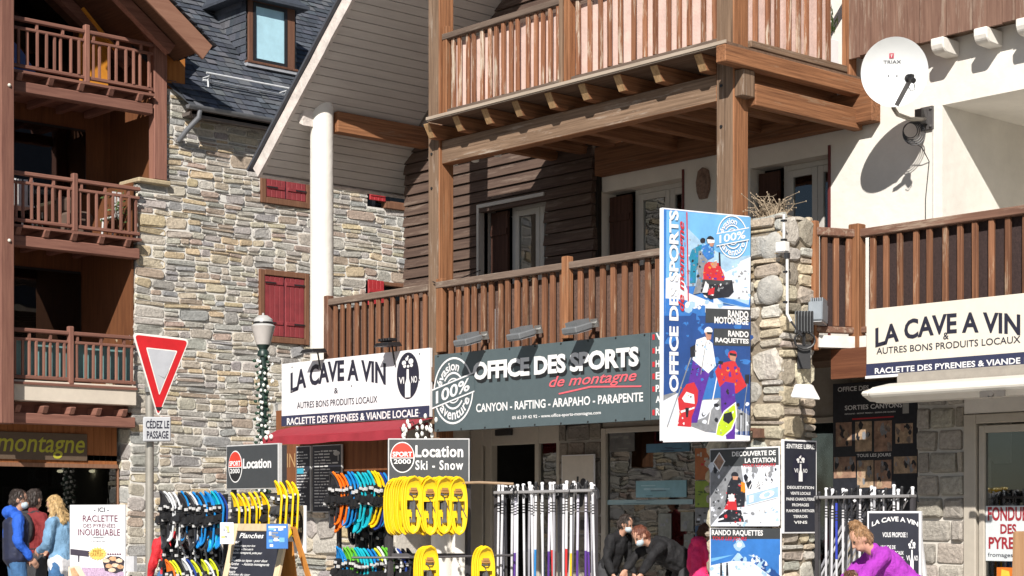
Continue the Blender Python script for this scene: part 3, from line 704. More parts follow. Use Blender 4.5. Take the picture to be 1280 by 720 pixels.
# shop interior: dark room, stone wall of the display behind the glass
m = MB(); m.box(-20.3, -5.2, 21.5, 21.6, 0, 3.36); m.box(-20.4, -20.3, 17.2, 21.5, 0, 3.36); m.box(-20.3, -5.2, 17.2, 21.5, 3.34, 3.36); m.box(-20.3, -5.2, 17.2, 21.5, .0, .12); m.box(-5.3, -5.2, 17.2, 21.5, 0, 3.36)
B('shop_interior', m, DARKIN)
xs0, xs1 = oy(757, 600, 18.2).x, oy(852, 600, 18.2).x; zs = oy(800, 565, 18.2).z
m = MB(); m.box(xs0, xs1, 18.22, 18.4, .1, zs); B('display_wall_core', m, mat('mortar_warm', (.5, .45, .38), .9, .15, 8))
m = MB(); rubble(m, wob(lambda u, v, d: V((xs0 + u, 18.22 - d, .1 + v)), .03), xs1 - xs0, zs - .1, pal=[(.5, .43, .32), (.56, .5, .4), (.45, .38, .28), (.6, .52, .4), (.42, .38, .33)], hmin=.07, hmax=.17, wmin=.12, wmax=.34, gap=.008, prot=.025); B('display_wall', m, STONE)
m = MB(); 
for i in range(9): m.lathe((-19.2 + i * .17, 19.5, 2.05), [(.035, 0), (.035, .2), (.013, .25), (.013, .3)], 8)
B('bottle_row', m, mat('bottle_glass', (.12, .13, .09), .2), smooth=True)
m = MB(); m.box(-19.5, -17.5, 19.35, 19.7, 2.01, 2.045); m.box(-19.5, -17.5, 19.7, 19.72, .2, 2.7); B('bottle_shelf', m, mat('shelf_dark_wood', (.1, .06, .04), .6))
# wine shop front at the left end: wood panels above a stone base, standing forward under the balcony
YL = 15.62; xl0, xl1 = oy(345, 600, YL).x, oy(492, 600, YL).x
m = MB(); x = xl0
while x < xl1: m.box(x, min(x + .14, xl1) - .004, YL, YL + .04, 2.03 if x > -99 else 0, 3.2); x += .14
B('wood_front', m, CHALB)
m = MB(); m.box(xl0, xl1, YL + .04, YL + .1, 0, 3.3); m.box(xl0, xl0 + .1, YL + .1, 17.2, 0, 3.3); m.box(xl1 - .1, xl1, YL + .1, 17.2, 0, 3.3); m.box(xl0, xl1, YL + .1, 17.2, 3.3, 3.34); B('front_core', m, MORTAR)
m = MB(); rubble(m, wob(lambda u, v, d: V((xl0 + u, YL + .04 - d, .1 + v)), .03), xl1 - xl0, 1.92, pal=PALP + PAL_RUB, hmin=.14, hmax=.34, wmin=.25, wmax=.6, prot=.05, rnd=.3); B('stone_base', m, STONE)
bb = Board((xl0, YL - .004, 2.4), (xl1, YL - .004, 2.4), .5); m = MB(); bb.ptext(m, 'SAINT', 346, 585, 377, 566, d=.004); B('painted_word', m, mat('tan_paint', (.42, .26, .12), .6))
# right-hand shop: door frame, glass, dark recess
fr = MB(); xr0 = oy(1206, 600, YR_).x; ztr = oy(1240, 517, YR_).z
fr.box(xr0, xr0 + .15, YR_ - .03, YR_ + .12, .1, ztr + .0); fr.box(xr0 + .15, -8.5, YR_ - .03, YR_ + .12, ztr - .1, ztr)
fr.box(xr0 + .17, xr0 + .24, YR_, YR_ + .08, .1, ztr - .12); fr.box(xr0 + .24, -8.5, YR_, YR_ + .08, ztr - .2, ztr - .12); fr.box(xr0 + .24, -8.5, YR_, YR_ + .08, .1, .3)
rd = B('shop_door', fr, BEIGE, bevel=.008)
m = MB(); m.box(xr0 + .24, -8.5, YR_ + .04, YR_ + .046, .3, ztr - .2); B('pane', m, GLASS, rd)
m = MB(); m.box(xr0, -8.5, YR_ - .01, YR_ + .15, ztr + .01, 3.36); B('door_header', m, RENDER)
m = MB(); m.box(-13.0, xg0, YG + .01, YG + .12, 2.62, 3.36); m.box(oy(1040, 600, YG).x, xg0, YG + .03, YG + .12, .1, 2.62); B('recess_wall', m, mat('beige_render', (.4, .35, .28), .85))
m = MB(); p = oy(1238, 545, YR_ + .3); m.prism([(p.x + a, YR_ + .3, p.z + b) for a, b in ((-.2, 0), (.15, .28), (.2, .3), (.25, .3), (.25, -.3), (.05, -.3), (-.15, -.1))], (0, .02, 0)); B('display_card', m, mat('display_cream', (.45, .43, .38), .7), rd)

# ================================================================== chalet across the end of the street
XS = -29.0
chl = thing('chalet_building', 'rubble stone chalet with slate roof, red shutters and three stacked brown balconies', 'building', (XS, 18, 0))
def C(name, mb, m, parent=None, **k): return mb.build(name, m, parent or chl, **k)
ys = ox(172, 400, XS).y; yt = ox(207, 200, XS).y; zc = ox(190, 231, XS).z; ze = ox(300, 147, XS).z; yend = 25.5
lean = lambda z: ox(172, 240, XS).y - (7.6 - z) * .033
PXW = lambda u, v, d: V((XS + d, u, v))
SH = []      # openings: (y0, y1, z0, z1)
def hole_x(l, t, r, b): p, q = ox(l, t, XS), ox(r, b, XS); return (p.y, q.y, q.z, p.z)
w1 = hole_x(323, 336, 385, 432); w2 = hole_x(325, 178, 387, 262); w3 = hole_x(459, 225, 545, 270); w4 = hole_x(457, 350, 545, 440)
SH = [w1, w2, w3, w4]
m = MB(); A = [ys - .12, yt, yend]
random.seed(11)
holed(m, yt, yend, 0, ze + .3, [h + (.25,) for h in SH], lambda a, b, d: (XS - d, a, b))
m.add([(XS, lean(0) + .03, 0), (XS, yt, 0), (XS, yt, zc), (XS, lean(zc) + .03, zc)], [(0, 1, 2, 3)]); m.add([(XS, lean(0) + .03, 0), (XS, lean(zc) + .03, zc), (XS - 3, lean(zc) + .03, zc), (XS - 3, lean(0) + .03, 0)], [(0, 1, 2, 3)])
m.add([(XS, yt, zc), (XS, yt, ze), (XS - 3, yt, ze), (XS - 3, yt, zc)], [(0, 1, 2, 3)]); m.add([(XS, lean(zc), zc), (XS, yt, zc), (XS - 3, yt, zc), (XS - 3, lean(zc), zc)], [(0, 1, 2, 3)])
C('stone_wall', m, MORTARW)
m = MB(); H2 = [(a - ys + 1.2, b - ys + 1.2, c, d) for a, b, c, d in SH]
Yo = ys - 1.2
rubble(m, wob(lambda u, v, d: PXW(Yo + u, v, d), .04), yend - Yo, ze + .2, holes=H2 + [(0, yt - Yo, zc, 12)], left=lambda v: lean(v) - Yo, hmin=.09, hmax=.26, wmin=.2, wmax=.6, quoin=.34, prot=.024, gap=.011, split=.72)
rubble(m, wob(lambda u, v, d: V((XS - .0 - u, lean(v) + .03 - d, v)), .02), 1.0, zc, hmin=.18, hmax=.34, wmin=.3, wmax=.5, split=.15)
rubble(m, lambda u, v, d: V((XS - u, yt - d, zc + v)), 1.0, ze - zc, hmin=.18, hmax=.34, wmin=.3, wmax=.5, split=.15)
C('stonework', m, STONE)
m = MB(); m.box(XS - .6, XS + .12, lean(zc) - .05, yt + .05, zc, zc + .09); C('capstone', m, mat('capstone', (.42, .34, .22), .9, .2, 12, bump=.5), bevel=.02)

# shutters: closed pairs and open ones
def shutter_pair(h, name='window'):
    y0, y1, z0, z1 = h; f = MB(); t = .11
    f.box(XS - .06, XS + .06, y0, y0 + t, z0, z1); f.box(XS - .06, XS + .06, y1 - t, y1, z0, z1); f.box(XS - .06, XS + .065, y0 + t, y1 - t, z1 - t, z1); f.box(XS - .06, XS + .07, y0 + t, y1 - t, z0, z0 + t * 1.1)
    w = C('window', f, SHUTF, bevel=.01); ym = (y0 + y1) / 2
    for a, b in ((y0 + t + .008, ym - .012), (ym + .012, y1 - t - .008)):
        s = MB(); n = 4; bw_ = (b - a) / n
        for i in range(n): s.box(XS + .005, XS + .04, a + i * bw_ + .004, a + (i + 1) * bw_ - .004, z0 + t * 1.1 + .01, z1 - t - .01)
        for zz in (z0 + .25 * (z1 - z0), z0 + .8 * (z1 - z0)): s.box(XS + .0405, XS + .058, a + .02, b - .03, zz, zz + .07)
        C('shutter', s, SHUT, w, bevel=.006)
        k = MB()
        for zz in (z0 + .25 * (z1 - z0), z0 + .8 * (z1 - z0)):
            yy = a if a < ym - .1 else b
            k.box(XS + .0585, XS + .068, min(yy, yy + (.0 if yy == a else -.25)), max(yy + (.25 if yy == a else 0), yy), zz + .02, zz + .045)
        C('hinge', k, BLACKM, w)
    g_ = MB(); g_.box(XS - .24, XS - .22, y0, y1, z0, z1); C('pane', g_, GLASSD, w)
shutter_pair(w1); shutter_pair(w2)
for h in (w3, w4):
    y0, y1, z0, z1 = h; f = MB(); ym = y0 + .42
    f.box(XS - .06, XS + .06, y0 + .4, y1, z1 - .08, z1); f.box(XS - .06, XS + .08, y0 + .4, y1, z0, z0 + .14); f.box(XS - .2, XS - .12, ym, y1, z0 + .14, z0 + .2)
    w = C('window', f, SHUTF, bevel=.01)
    g_ = MB(); g_.box(XS - .215, XS - .205, y0, y1, z0, z1); C('pane', g_, mat('dark_pane', (.012, .012, .016), .25, .2), w)
    s = MB(); yy0 = y0 + .0
    for i in range(4): s.box(XS + .065, XS + .1, yy0 + i * .1, yy0 + i * .1 + .094, z0 + .12, z1)
    for zz in (z0 + .2, z1 - .25): s.box(XS + .101, XS + .115, yy0 + .01, yy0 + .38, zz, zz + .07)
    C('shutter', s, mat('bright_red_shutter', (.36, .022, .027), .5, .18, 5), w, bevel=.006)

# --- slate roof above the stone wall
tanr = 1.1; XE = XS + .4; ZE = ox(300, 143, XE).z; yl = ox(238, 120, XE).y
def RP(y, s, d=0):    # s up the slope from the eave
    k = math.hypot(1, tanr); return V((XE - s / k - 0, y, ZE + s * tanr / k)) + V((tanr, 0, 1)).normalized() * d
m = MB(); L = 7.5
m.add([RP(yl + .02, 0), RP(26, 0), RP(26, L), RP(yl - 2.4, L), RP(yl - .28, .6)], [(0, 1, 2, 3, 4)]); rf = C('roof', m, mat('roof_underlay', (.05, .055, .065), .7))
m = MB(); ex = .17; r = 0; random.seed(2)
SLC = [(.085, .095, .115), (.07, .08, .10), (.10, .11, .13), (.06, .068, .085), (.115, .12, .135)]
while r * ex < L:
    y = yl - 2.4 + random.uniform(0, .2); s0 = r * ex
    while y < 26:
        w = random.uniform(.15, .3)
        lim = yl - .30 * min(1, s0 / .6) - max(0, s0 - .6) * .3
        if y > lim:
            d0 = .03 + random.uniform(0, .014); d1 = .012; e = s0 - .02 + random.uniform(-.012, .012); tw = random.uniform(-.006, .006)
            a = [RP(y + .004, e, d0), RP(y + w - .004, e, d0 + tw), RP(y + w - .004, e + ex * 1.25, d1), RP(y + .004, e + ex * 1.25, d1)]; b = [RP(y + .004, e, d0 - .014), RP(y + w - .004, e, d0 + tw - .014)]
            m.add(a + b, [(0, 1, 2, 3), (4, 5, 1, 0)], 0, jcol(SLC, .2))
        y += w
    r += 1
C('slates', m, SLATE, rf)
m = MB(); prof = [(math.cos(t) * .075, math.sin(t) * .075) for t in [math.pi + i * math.pi / 8 for i in range(9)]]
vs = []
for y in (yl - .1, 26): vs += [(XE + .07 + a, y, ZE - .0 + b) for a, b in prof]
m.add(vs, [(i, i + 1, 10 + i, 9 + i) for i in range(8)] + [tuple(range(9))[::-1], tuple(range(9, 18))])
gt = C('gutter', m, mat('zinc', (.22, .23, .25), .5, .12, 6, metal=.5), smooth=True)
m = MB(); ydp = ox(247, 150, XE).y; m.tube([(XE + .07, ydp, ZE - .07), (XE + .05, ydp, ZE - .2), (XE - .15, ydp - .13, ZE - .42), (XE - .33, ydp - .2, ZE - .6)], .05, 10); C('downpipe', m, mat('zinc', (.22, .23, .25), .5), gt, smooth=True)
m = MB(); m.box(XS - .3, XE + .0, yl + .05, 26, ZE - .14, ZE - .08); m.box(XE - .03, XE - .0, yl + .05, 26, ZE - .2, ZE - .02); C('eave_soffit', m, mat('dark_soffit_wood', (.12, .1, .09), .8), rf)
m = MB(); pa, pb = ox(250, 100, XE - .55), 26       # snow guard: two pipes on brackets
for s_, dd in ((.78, .10), (.78, .27)):
    m.tube([RP(ox(252, 104, XE - .5).y, s_, dd), RP(26, s_, dd)], .019, 8)
y = ox(258, 104, XE - .5).y
while y < 25.5:
    m.tube([RP(y, .68, .03), RP(y, .78, .11), RP(y, .78, .27)], .018, 6); m.tube([RP(y, .95, .03), RP(y, .78, .22)], .014, 6); y += 1.75
C('snow_guard', m, mat('pale_galvanised', (.66, .68, .70), .45, .1), rf, smooth=True)
# dormer
xdm = -29.72; ya, yb_ = ox(309, 40, xdm).y, ox(367, 40, xdm).y; za, zb = ox(340, 84, xdm).z, ox(340, 4, xdm).z
m = MB(); m.box(xdm, xdm - .02, ya, yb_, za, zb + .1); 
fw = MB(); t = .1
fw.box(xdm + .001, xdm + .05, ya, ya + .11, za + .03, zb); fw.box(xdm + .001, xdm + .05, yb_ - .19, yb_, za + .03, zb); fw.box(xdm + .001, xdm + .05, ya + .11, yb_ - .19, zb - .07, zb); fw.box(xdm - .02, xdm + .1, ya - .05, yb_ + .05, za - .02, za + .03)
dm = C('dormer', m, DARKIN)
C('dormer_frame', fw, wood('dormer_wood', (.12, .055, .035), (.22, .11, .07), None, 2), dm, bevel=.008)
m = MB(); yb2 = yb_ - .19; ya2 = ya + .11; m.box(xdm + .02, xdm + .06, ya2, ya2 + .06, za + .03, zb - .07); m.box(xdm + .02, xdm + .06, yb2 - .06, yb2, za + .03, zb - .07); m.box(xdm + .02, xdm + .06, ya2 + .06, yb2 - .06, za + .03, za + .1); m.box(xdm + .02, xdm + .06, ya2 + .06, yb2 - .06, zb - .14, zb - .07); C('dormer_sash', m, BLACK, dm)
m = MB(); m.add([(xdm + .03, ya2 + .06, za + .1), (xdm + .03, yb2 - .06, za + .1), (xdm + .03, yb2 - .06, zb - .14), (xdm + .03, ya2 + .06, zb - .14)], [(0, 1, 2, 3)])
C('dormer_glass', m, mat('painted_sky_reflection', (.42, .66, .76), .25, .12, 2.5, coat=.5), dm)  # opaque window pane; the sky's reflection is painted in as pale blue
m = MB(); m.box(xdm - .03, xdm + .08, ya - .05, yb_ + .05, za - .08, za - .02); C('dormer_sill', m, mat('lead_flashing', (.36, .37, .40), .5), dm)
for (yy, sg) in ((ya - .02, -1), (yb_ + .02, 1)):      # cheeks, hung with slates
    z_ = za - .1; m = MB()
    while z_ < zb + .1:
        x_ = xdm + .02
        xback = XE - (z_ - ZE) / tanr
        while x_ > xback:
            w = random.uniform(.14, .24); x2 = max(x_ - w, xback - .1)
            m.add([(x_, yy + sg * .03, z_), (x2, yy + sg * .03, z_), (x2, yy + sg * .01, z_ + .2), (x_, yy + sg * .01, z_ + .2)], [(0, 1, 2, 3)], 0, jcol(SLC, .2)); x_ -= w
        z_ += .15
    C('dormer_cheek', m, SLATE, dm)
m = MB(); zr = zb + .12; yc_ = (ya + yb_) / 2       # hipped lid
lid = [(xdm + .25, ya - .3, zb + .0), (xdm + .25, yb_ + .22, zb + .0), (xdm - 2.2, yb_ + .22, zb + .0), (xdm - 2.2, ya - .3, zb + .0)]
top = [(xdm - .35, yc_ - .25, zb + .52), (xdm - .35, yc_ + .2, zb + .52), (xdm - 2.2, yc_ + .2, zb + .52), (xdm - 2.2, yc_ - .25, zb + .52)]
m.hexa(lid + top); m.hexa([(a, b, c - .05) for a, b, c in lid] + [(a, b, c - .003) for a, b, c in lid])
C('dormer_roof', m, mat('dormer_slate', (.05, .058, .075), .6, .25, 14, bump=.5), dm)

# --- balcony wing: loggia walls, posts, beams, three balconies
XW = XS - 1.9; yl0 = 12.2
m = MB(); m.box(XW - .1, XW, yl0, 17.6, 2.5, 11.6)
C('loggia_wall', m, CHALB)
m = MB(); m.box(XW, XS - .02, lean(6) - .06, lean(6) - .02, 2.5, zc); m.box(XW, XS - .0, yt - .08, yt - .02, zc + .09, 10.6); C('loggia_side_wall', m, CHALB)  # brown in place of orange wood: the loggia's shade put into the colour
m = MB(); q = ox(208, 60, XS); m.box(XS - 2, XS - .02, yt - .01, ox(232, 60, XS).y, ze + .0, 10.7); C('gable_panel', m, CHALO)
for zf, pxr in ((9.36, 190), (6.69, 172), (3.98, 166)):
    yy1 = ox(pxr, 200, XS + .1).y if zf > 9 else lean(zf)
    ym = ox({9.36: 107, 6.69: 92, 3.98: 87}[zf], 200, XS + .1).y; y0 = 13.6
    m = MB(); m.box(XW, XS + .2, yl0, yy1, zf - .1, zf - .055); C('balcony_floor', m, [CHALW[1]])
    top = zf + .88; rx = XS + .12
    m = MB(); m.box(rx - .04, rx + .05, y0, yy1, top - .07, top); m.box(rx - .025, rx + .025, y0, yy1, top - .22, top - .165); m.box(rx - .03, rx + .03, y0, yy1, zf + .0, zf + .065)
    rl = C('balcony_railing', m, [CHALW[1]], bevel=.012)
    m = MB(); m.box(rx - .05, rx + .06, ym - .05, ym + .05, zf - .06, top + .09); C('railing_post', m, [CHALW[2]], rl, bevel=.015)
    n1 = 10 if zf < 9 else 9
    ptsb = [(rx, y, 0) for y in span(14.05, ym - .05, 10)] + [(rx, y, 0) for y in span(ym + .06, yy1, 8)]
    balusters(rl, ptsb, zf + .06, top - .21, CHALW[2], .045, .045)
    m = MB()
    for i, y in enumerate([p[1] for p in ptsb]):
        if i % 3 == 1: m.box(rx - .022, rx + .022, y - .022, y + .022, top - .166, top - .069)
    C('spindle', m, [CHALW[2]], rl)
    bz = zf - .42 if zf > 4 else 3.20
    m = MB(); m.box(XS - .05, XS + .14, y0, yy1, bz, bz + .19); C('beam', m, [CHALW[1]], bevel=.015)
    jb = MB()
    for y in span(14.15, yy1, 5):
        j_ = MB(); tz = bz + .192; j_.hexa([(XS - 1.8, y - .055, tz), (XS + .16, y - .055, tz), (XS + .16, y + .055, tz), (XS - 1.8, y + .055, tz), (XS - 1.8, y - .055, tz + .13), (XS + .24, y - .055, tz + .13), (XS + .24, y + .055, tz + .13), (XS - 1.8, y + .055, tz + .13)])
        C('joist', j_, [CHALW[0]], bevel=.012)
    if zf < 4:
        m = MB(); m.box(XS - .1, XS + .17, y0, yy1, 3.60, 3.955); C('fascia', m, mat('cream_fascia', (.62, .55, .46), .7, .08, 3), bevel=.01)
        m = MB(); m.box(XS - .16, XS - .11, y0, yy1, 3.38, 3.6); C('fascia_backing', m, [CHALW[1]])
    # dark glazed opening behind
    zt_ = zf + 2.2 if zf < 9 else zf + 1.9
    m = MB(); m.box(XW + .001, XW + .02, 12.6, ox({9.36: 90, 6.69: 106, 3.98: 100}[zf], 300, XW).y, zf - .05, zt_ + .05)
    w = C('loggia_window', m, BLACK); g_ = MB(); g_.box(XW + .03, XW + .036, 12.6, ox({9.36: 90, 6.69: 106, 3.98: 100}[zf], 300, XW).y, zf, zt_); C('pane', g_, GLASSD, w)
m = MB(); m.box(XS - .1, XS + .1, yt - .3, yt - .02, zc + .09, 10.45); pst = C('post', m, [CHALW[2]], bevel=.015)
m = MB(); m.box(XS + .15, XS + .42, 13.98, 14.23, ox(10, 530, XS + .3).z, 12.4); C('post', m, [CHALW[2]], bevel=.015)
k = MB()
for zz in (8.95, 6.3): k.ell((XS + .43, 14.13, zz), (.03, .03, .03), 8, 6)
C('bolt', k, mat('pale_bolt', (.7, .68, .6), .4))
m = MB(); a = ox(150, -8, XS + .05); b = ox(197, 52, XS + .05); m.beam(a, b, .2, .2, (1, 0, 0)); C('brace', m, [CHALW[1]], bevel=.015)
m = MB(); a = ox(196, 42, XS + .02); m.prism([(XS - .08, a.y - .12, a.z - .1), (XS - .08, a.y + .12, a.z - .25), (XS - .08, a.y + .42, a.z + .22), (XS - .08, a.y + .3, a.z + .34)], (.2, 0, 0)); C('post_bracket', m, [CHALW[1]], bevel=.02)
# gable roof over the balconies: right-hand slope, ridge towards x
XG = XS + 1.2; g1 = ox(261, 62, XG); g0 = ox(196, -6, XG); dg = (g0 - g1).normalized(); ng = V((0, -dg.z, dg.y)); ng = ng if ng.z > 0 else -ng
LG = 4.3
m = MB(); m.obox(V((XS - 6, g1.y, g1.z)) + ng * .03, dg * LG, ng * .06, (6 + 1.2, 0, 0)); gr = C('gable_roof', m, [wood('gable_underside', (.11, .05, .03), (.18, .085, .05), None, 0)])
m = MB(); m.obox(V((XG - .0, g1.y, g1.z)) - ng * .26, dg * LG, ng * .34, (.06, 0, 0)); C('verge_board', m, [wood('verge_brown', (.25, .12, .08), (.34, .18, .12), None, 1, 18)], gr, bevel=.01)
m = MB(); r = 0
while r * .17 < LG:
    x = XG + .1
    while x > XS - 6:
        w = random.uniform(.16, .3); o = V((0, g1.y, g1.z)) + dg * (r * .17 - .06); d0 = .125 + random.uniform(0, .012)
        m.add([V((x, o.y, o.z)) + ng * d0, V((x - w + .006, o.y, o.z)) + ng * d0, V((x - w + .006, o.y, o.z)) + dg * .21 + ng * .1, V((x, o.y, o.z)) + dg * .21 + ng * .1, V((x, o.y, o.z)) + ng * .09, V((x - w + .006, o.y, o.z)) + ng * .09], [(0, 1, 2, 3), (0, 1, 5, 4)], 0, jcol(SLC, .2)); x -= w
    r += 1
C('slates', m, SLATE, gr)
m = MB(); m.obox(V((XS - 6, g1.y, g1.z)) + dg * LG, V((0, dg.y, -dg.z)) * LG, V((0, 0, .1)), (7.2, 0, 0)); C('far_slope', m, [mat('roof_underlay', (.05, .055, .065), .7)], gr)
for x in (XS + .3, XS - 1.2):        # purlin and rafters seen from below
    m = MB(); m.obox(V((x, g1.y, g1.z)) - ng * .2 + dg * .3, dg * (LG - .4), ng * .2, (.16, 0, 0)); C('rafter', m, [CHALW[1]], gr)
# shop front under the balconies
XF = XS - .35
m = MB(); y = 12.2
while y < lean(2) - .05: m.box(XF - .04, XF, y + .002, min(y + .12, lean(2) - .04) - .002, 2.5, 3.35); y += .12
C('shopfront_panel', m, wood('shopfront_wood', (.24, .085, .03), (.36, .14, .05), None, 2, 16, bump=.15))
m = MB(); m.box(XF - .04, XF + .02, ox(148, 600, XF).y, lean(2) - .03, 0, 2.5); m.box(XF - .04, XF + .04, 12.2, lean(2) - .04, 2.47, 2.54); sf = C('shopfront_frame', m, [wood('shopfront_trim', (.2, .1, .06), (.3, .16, .1), None, 2)])
m = MB(); m.box(XF - .03, XF - .02, 8, ox(148, 600, XF).y, .1, 2.47); C('pane', m, GLASSD, sf)
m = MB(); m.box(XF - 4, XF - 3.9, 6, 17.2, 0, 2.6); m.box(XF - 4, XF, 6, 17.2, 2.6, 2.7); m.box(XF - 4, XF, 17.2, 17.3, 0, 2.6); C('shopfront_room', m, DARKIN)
m = MB(); yy = ox(52, 600, XF - .6).y; m.box(XF - .9, XF - .6, yy - .12, yy + .12, 0, 2.45); m2 = MB(); rubble(m2, lambda u, v, d: V((XF - .6 + d, yy - .13 + u, v)), .26, 2.45, hmin=.12, hmax=.22, wmin=.2, wmax=.3, split=.1); C('inner_pillar', m, MORTARW, sf); C('inner_pillar_stones', m2, STONE, sf)
for l, t_, r_, b_ in ((3, 608, 18, 632), (19, 608, 33, 632), (57, 608, 79, 640)):
    a, b = ox(l, t_, XF - .1), ox(r_, b_, XF - .1); m = MB(); m.box(XF - .12, XF - .1, a.y, b.y, b.z, a.z); m.box(XF - .099, XF - .095, a.y + .03, b.y - .03, b.z + .04, a.z - .04, 1); C('notice', m, [mat('dim_white', (.4, .4, .38), .7), mat('notice_grey', (.2, .2, .2), .7, .5, 12)], sf)
m = MB()
for px in (75, 115):
    a = ox(px, 589, XF - 1); m.ell(a, (.06, .06, .03), 10, 6)
C('ceiling_spot', m, mat('warm_lamp', (1, .8, .5), .5, emit=6), sf)
# plain continuation of the same front, out of frame to the left (seen only in window reflections)
m = MB(); m.box(XS - .4, XS, 2, 12.2, 0, 10.5); C('side_wing', m, MORTAR)
m = MB(); rubble(m, lambda u, v, d: V((XS + d, 2 + u, v)), 10.2, 9, hmin=.1, hmax=.28, wmin=.22, wmax=.62, prot=.026); C('side_wing_stones', m, STONE)
# things kept on the balconies
TEAL = mat('teal_screen', (.16, .30, .30), .7, .12)
m = MB(); m.box(XS - .02, XS + .0, 14.1, lean(4) - .02, 4.05, 4.68); tag(m.build('balcony_screen', TEAL), 'pale teal screen behind the lowest chalet balcony railing', 'screen')
def stack(name, px, row, X, h, r, mt, label, cat):
    p = ox(px, row, X); m = MB(); m.lathe((p.x, p.y, p.z), [(r, 0), (r * 1.02, h * .5), (r, h)], 10); return tag(m.build(name, mt, smooth=True), label, cat)
a = ox(12, 85, XS - .4); b = ox(46, 85, XS - .4)
m = MB(); n = 12; z0_, z1_ = 9.32, 10.05
vs = [(XS - .3, a.y - .4 + (b.y - a.y + .4) * i / n, z1_ - (z1_ - z0_) * (i / n) ** 2.2) for i in range(n + 1)] + [(XS - .3, a.y - .4 + (b.y - a.y + .4) * i / n, z0_) for i in range(n + 1)]
m.prism(vs[:n + 1] + [(XS - .3, a.y - .4, z0_)], (-.5, 0, 0)); tag(m.build('balcony_cover', mat('blue_tarpaulin', (.05, .11, .32), .6, .15)), 'blue tarpaulin cover slumped on the top chalet balcony', 'cover')
def chair(px, zf, lab):
    t = thing('balcony_chair', lab, 'chair', (XS - .6, ox(px, 200, XS - .6).y, zf - .05), 'white chairs on the middle chalet balcony'); o = ORG[t.name]
    mw = mat('white_plastic', (.6, .6, .6), .5)
    for dx in (-.2, .2):
        for dy in (-.2, .2): m = MB(); m.tube([o + V((dx, dy, 0)), o + V((dx * .9, dy * .9, .42))], .02, 6); m.build('leg', mw, t)
    m = MB(); m.box(o.x - .22, o.x + .22, o.y - .22, o.y + .22, o.z + .42, o.z + .45); m.build('seat', mw, t)
    m = MB()
    for i in range(4): m.box(o.x + .18, o.x + .21, o.y - .2 + i * .11, o.y - .13 + i * .11, o.z + .45, o.z + .9)
    m.build('backrest', mw, t)
chair(22, 6.69, 'white slatted chair at the left of the middle chalet balcony')
chair(146, 6.69, 'white slatted chair beside a green plant on the middle chalet balcony')
def bush(name, c, r, n, mt, label, cat, tall=1.0, leaf=.05):
    t = thing(name, label, cat, c); o = V(c)
    m = MB(); 
    for i in range(5): a = random.uniform(0, 6.28); m.tube([o, o + V((math.cos(a) * r * .5, math.sin(a) * r * .5, r * 1.2 * tall))], .008, 5)
    m.build('stem', SHUTF, t); m = MB()
    for i in range(n):
        p = o + V((random.gauss(0, r * .45), random.gauss(0, r * .45), r * tall + random.gauss(0, r * .5 * tall))); d = V((random.uniform(-1, 1), random.uniform(-1, 1), random.uniform(-.4, 1))).normalized(); e = d.cross(V((random.random(), random.random(), .3))).normalized()
        m.add([p, p + d * leaf + e * leaf * .35, p + d * leaf * 2, p + d * leaf - e * leaf * .35], [(0, 1, 2, 3)])
    m.build('leaves', mt, t, recalc=False); return t
GREEN = mat('leaf_green', (.07, .12, .03), .6, .3, 20)
bush('balcony_plant', (XS - .35, ox(148, 200, XS - .35).y, 6.9), .3, 160, GREEN, 'green potted plant behind the middle chalet balcony railing', 'plant')
m = MB(); m.box(XS - .9, XS - .3, ox(100, 200, XS).y, ox(128, 200, XS).y, 6.64, 7.1); m.box(XS - .95, XS - .8, ox(100, 200, XS).y, ox(128, 200, XS).y, 7.1, 7.42); tag(m.build('balcony_sofa', mat('brown_cushion', (.12, .08, .06), .9), bevel=.06), 'dark brown garden seat on the middle chalet balcony', 'seat')

p0, p1 = ox(103, 10, XS - .5), ox(146, 64, XS - .5)
m = MB(); m.beam(p0, p1, .05, .05, (1, 0, 0)); tag(m.build('orange_pole', mat('orange_lacquer', (.62, .25, .03), .5, .1)), 'orange pole leaning across the top chalet balcony', 'pole')
q0, q1 = ox(98, 77, XS - .9), ox(134, 48, XS - .9); m = MB(); m.prism([(XS - .9, q0.y, 9.32), (XS - .9, q0.y, q1.z), (XS - .9, q1.y, q1.z), (XS - .9, q1.y, 9.32)], (.05, 0, 0)); tag(m.build('orange_board', mat('orange_lacquer', (.62, .25, .03), .5, .1), bevel=.01), 'orange board standing on the top chalet balcony behind its middle post', 'board')
# ================================================================== signs, boards and posters
def pxboard(l, bl, r, br, tl_row, Y=None, tL=None, tR=None):
    """rectangular board from its lower corners (pixels) on plane y=Y or at two depths; height from the top-left row"""
    if Y is not None: p0, p1 = oy(l, bl, Y), oy(r, br, Y); p1.z = p0.z = (p0.z + p1.z) / 2; tl = oy(l, tl_row, Y).z
    else: p0, p1 = at(l, bl, tL), at(r, br, tR); p1.z = p0.z = (p0.z + p1.z) / 2; tl = at(l, tl_row, tL).z
    return Board(p0, p1, tl - p0.z)
def mid(b): return b.pt(b.W / 2, 0, -.01)
def Zm(x0, y0, s): return lambda x, y: (x0 + x / s, y0 + y / s)
BOARDP = {}
def framed(b, name, label, cat, bg, border=None, bw=.03, th=.025, group=None):
    t = thing(name, label, cat, mid(b), group); m = MB(); b.slab(m, th, 0); m.build('panel', border or bg, t, bevel=.003)
    if border: m = MB(); b.rect(m, bw, bw, b.W - bw, b.H - bw, .003); m.build('face', bg, t)
    return t

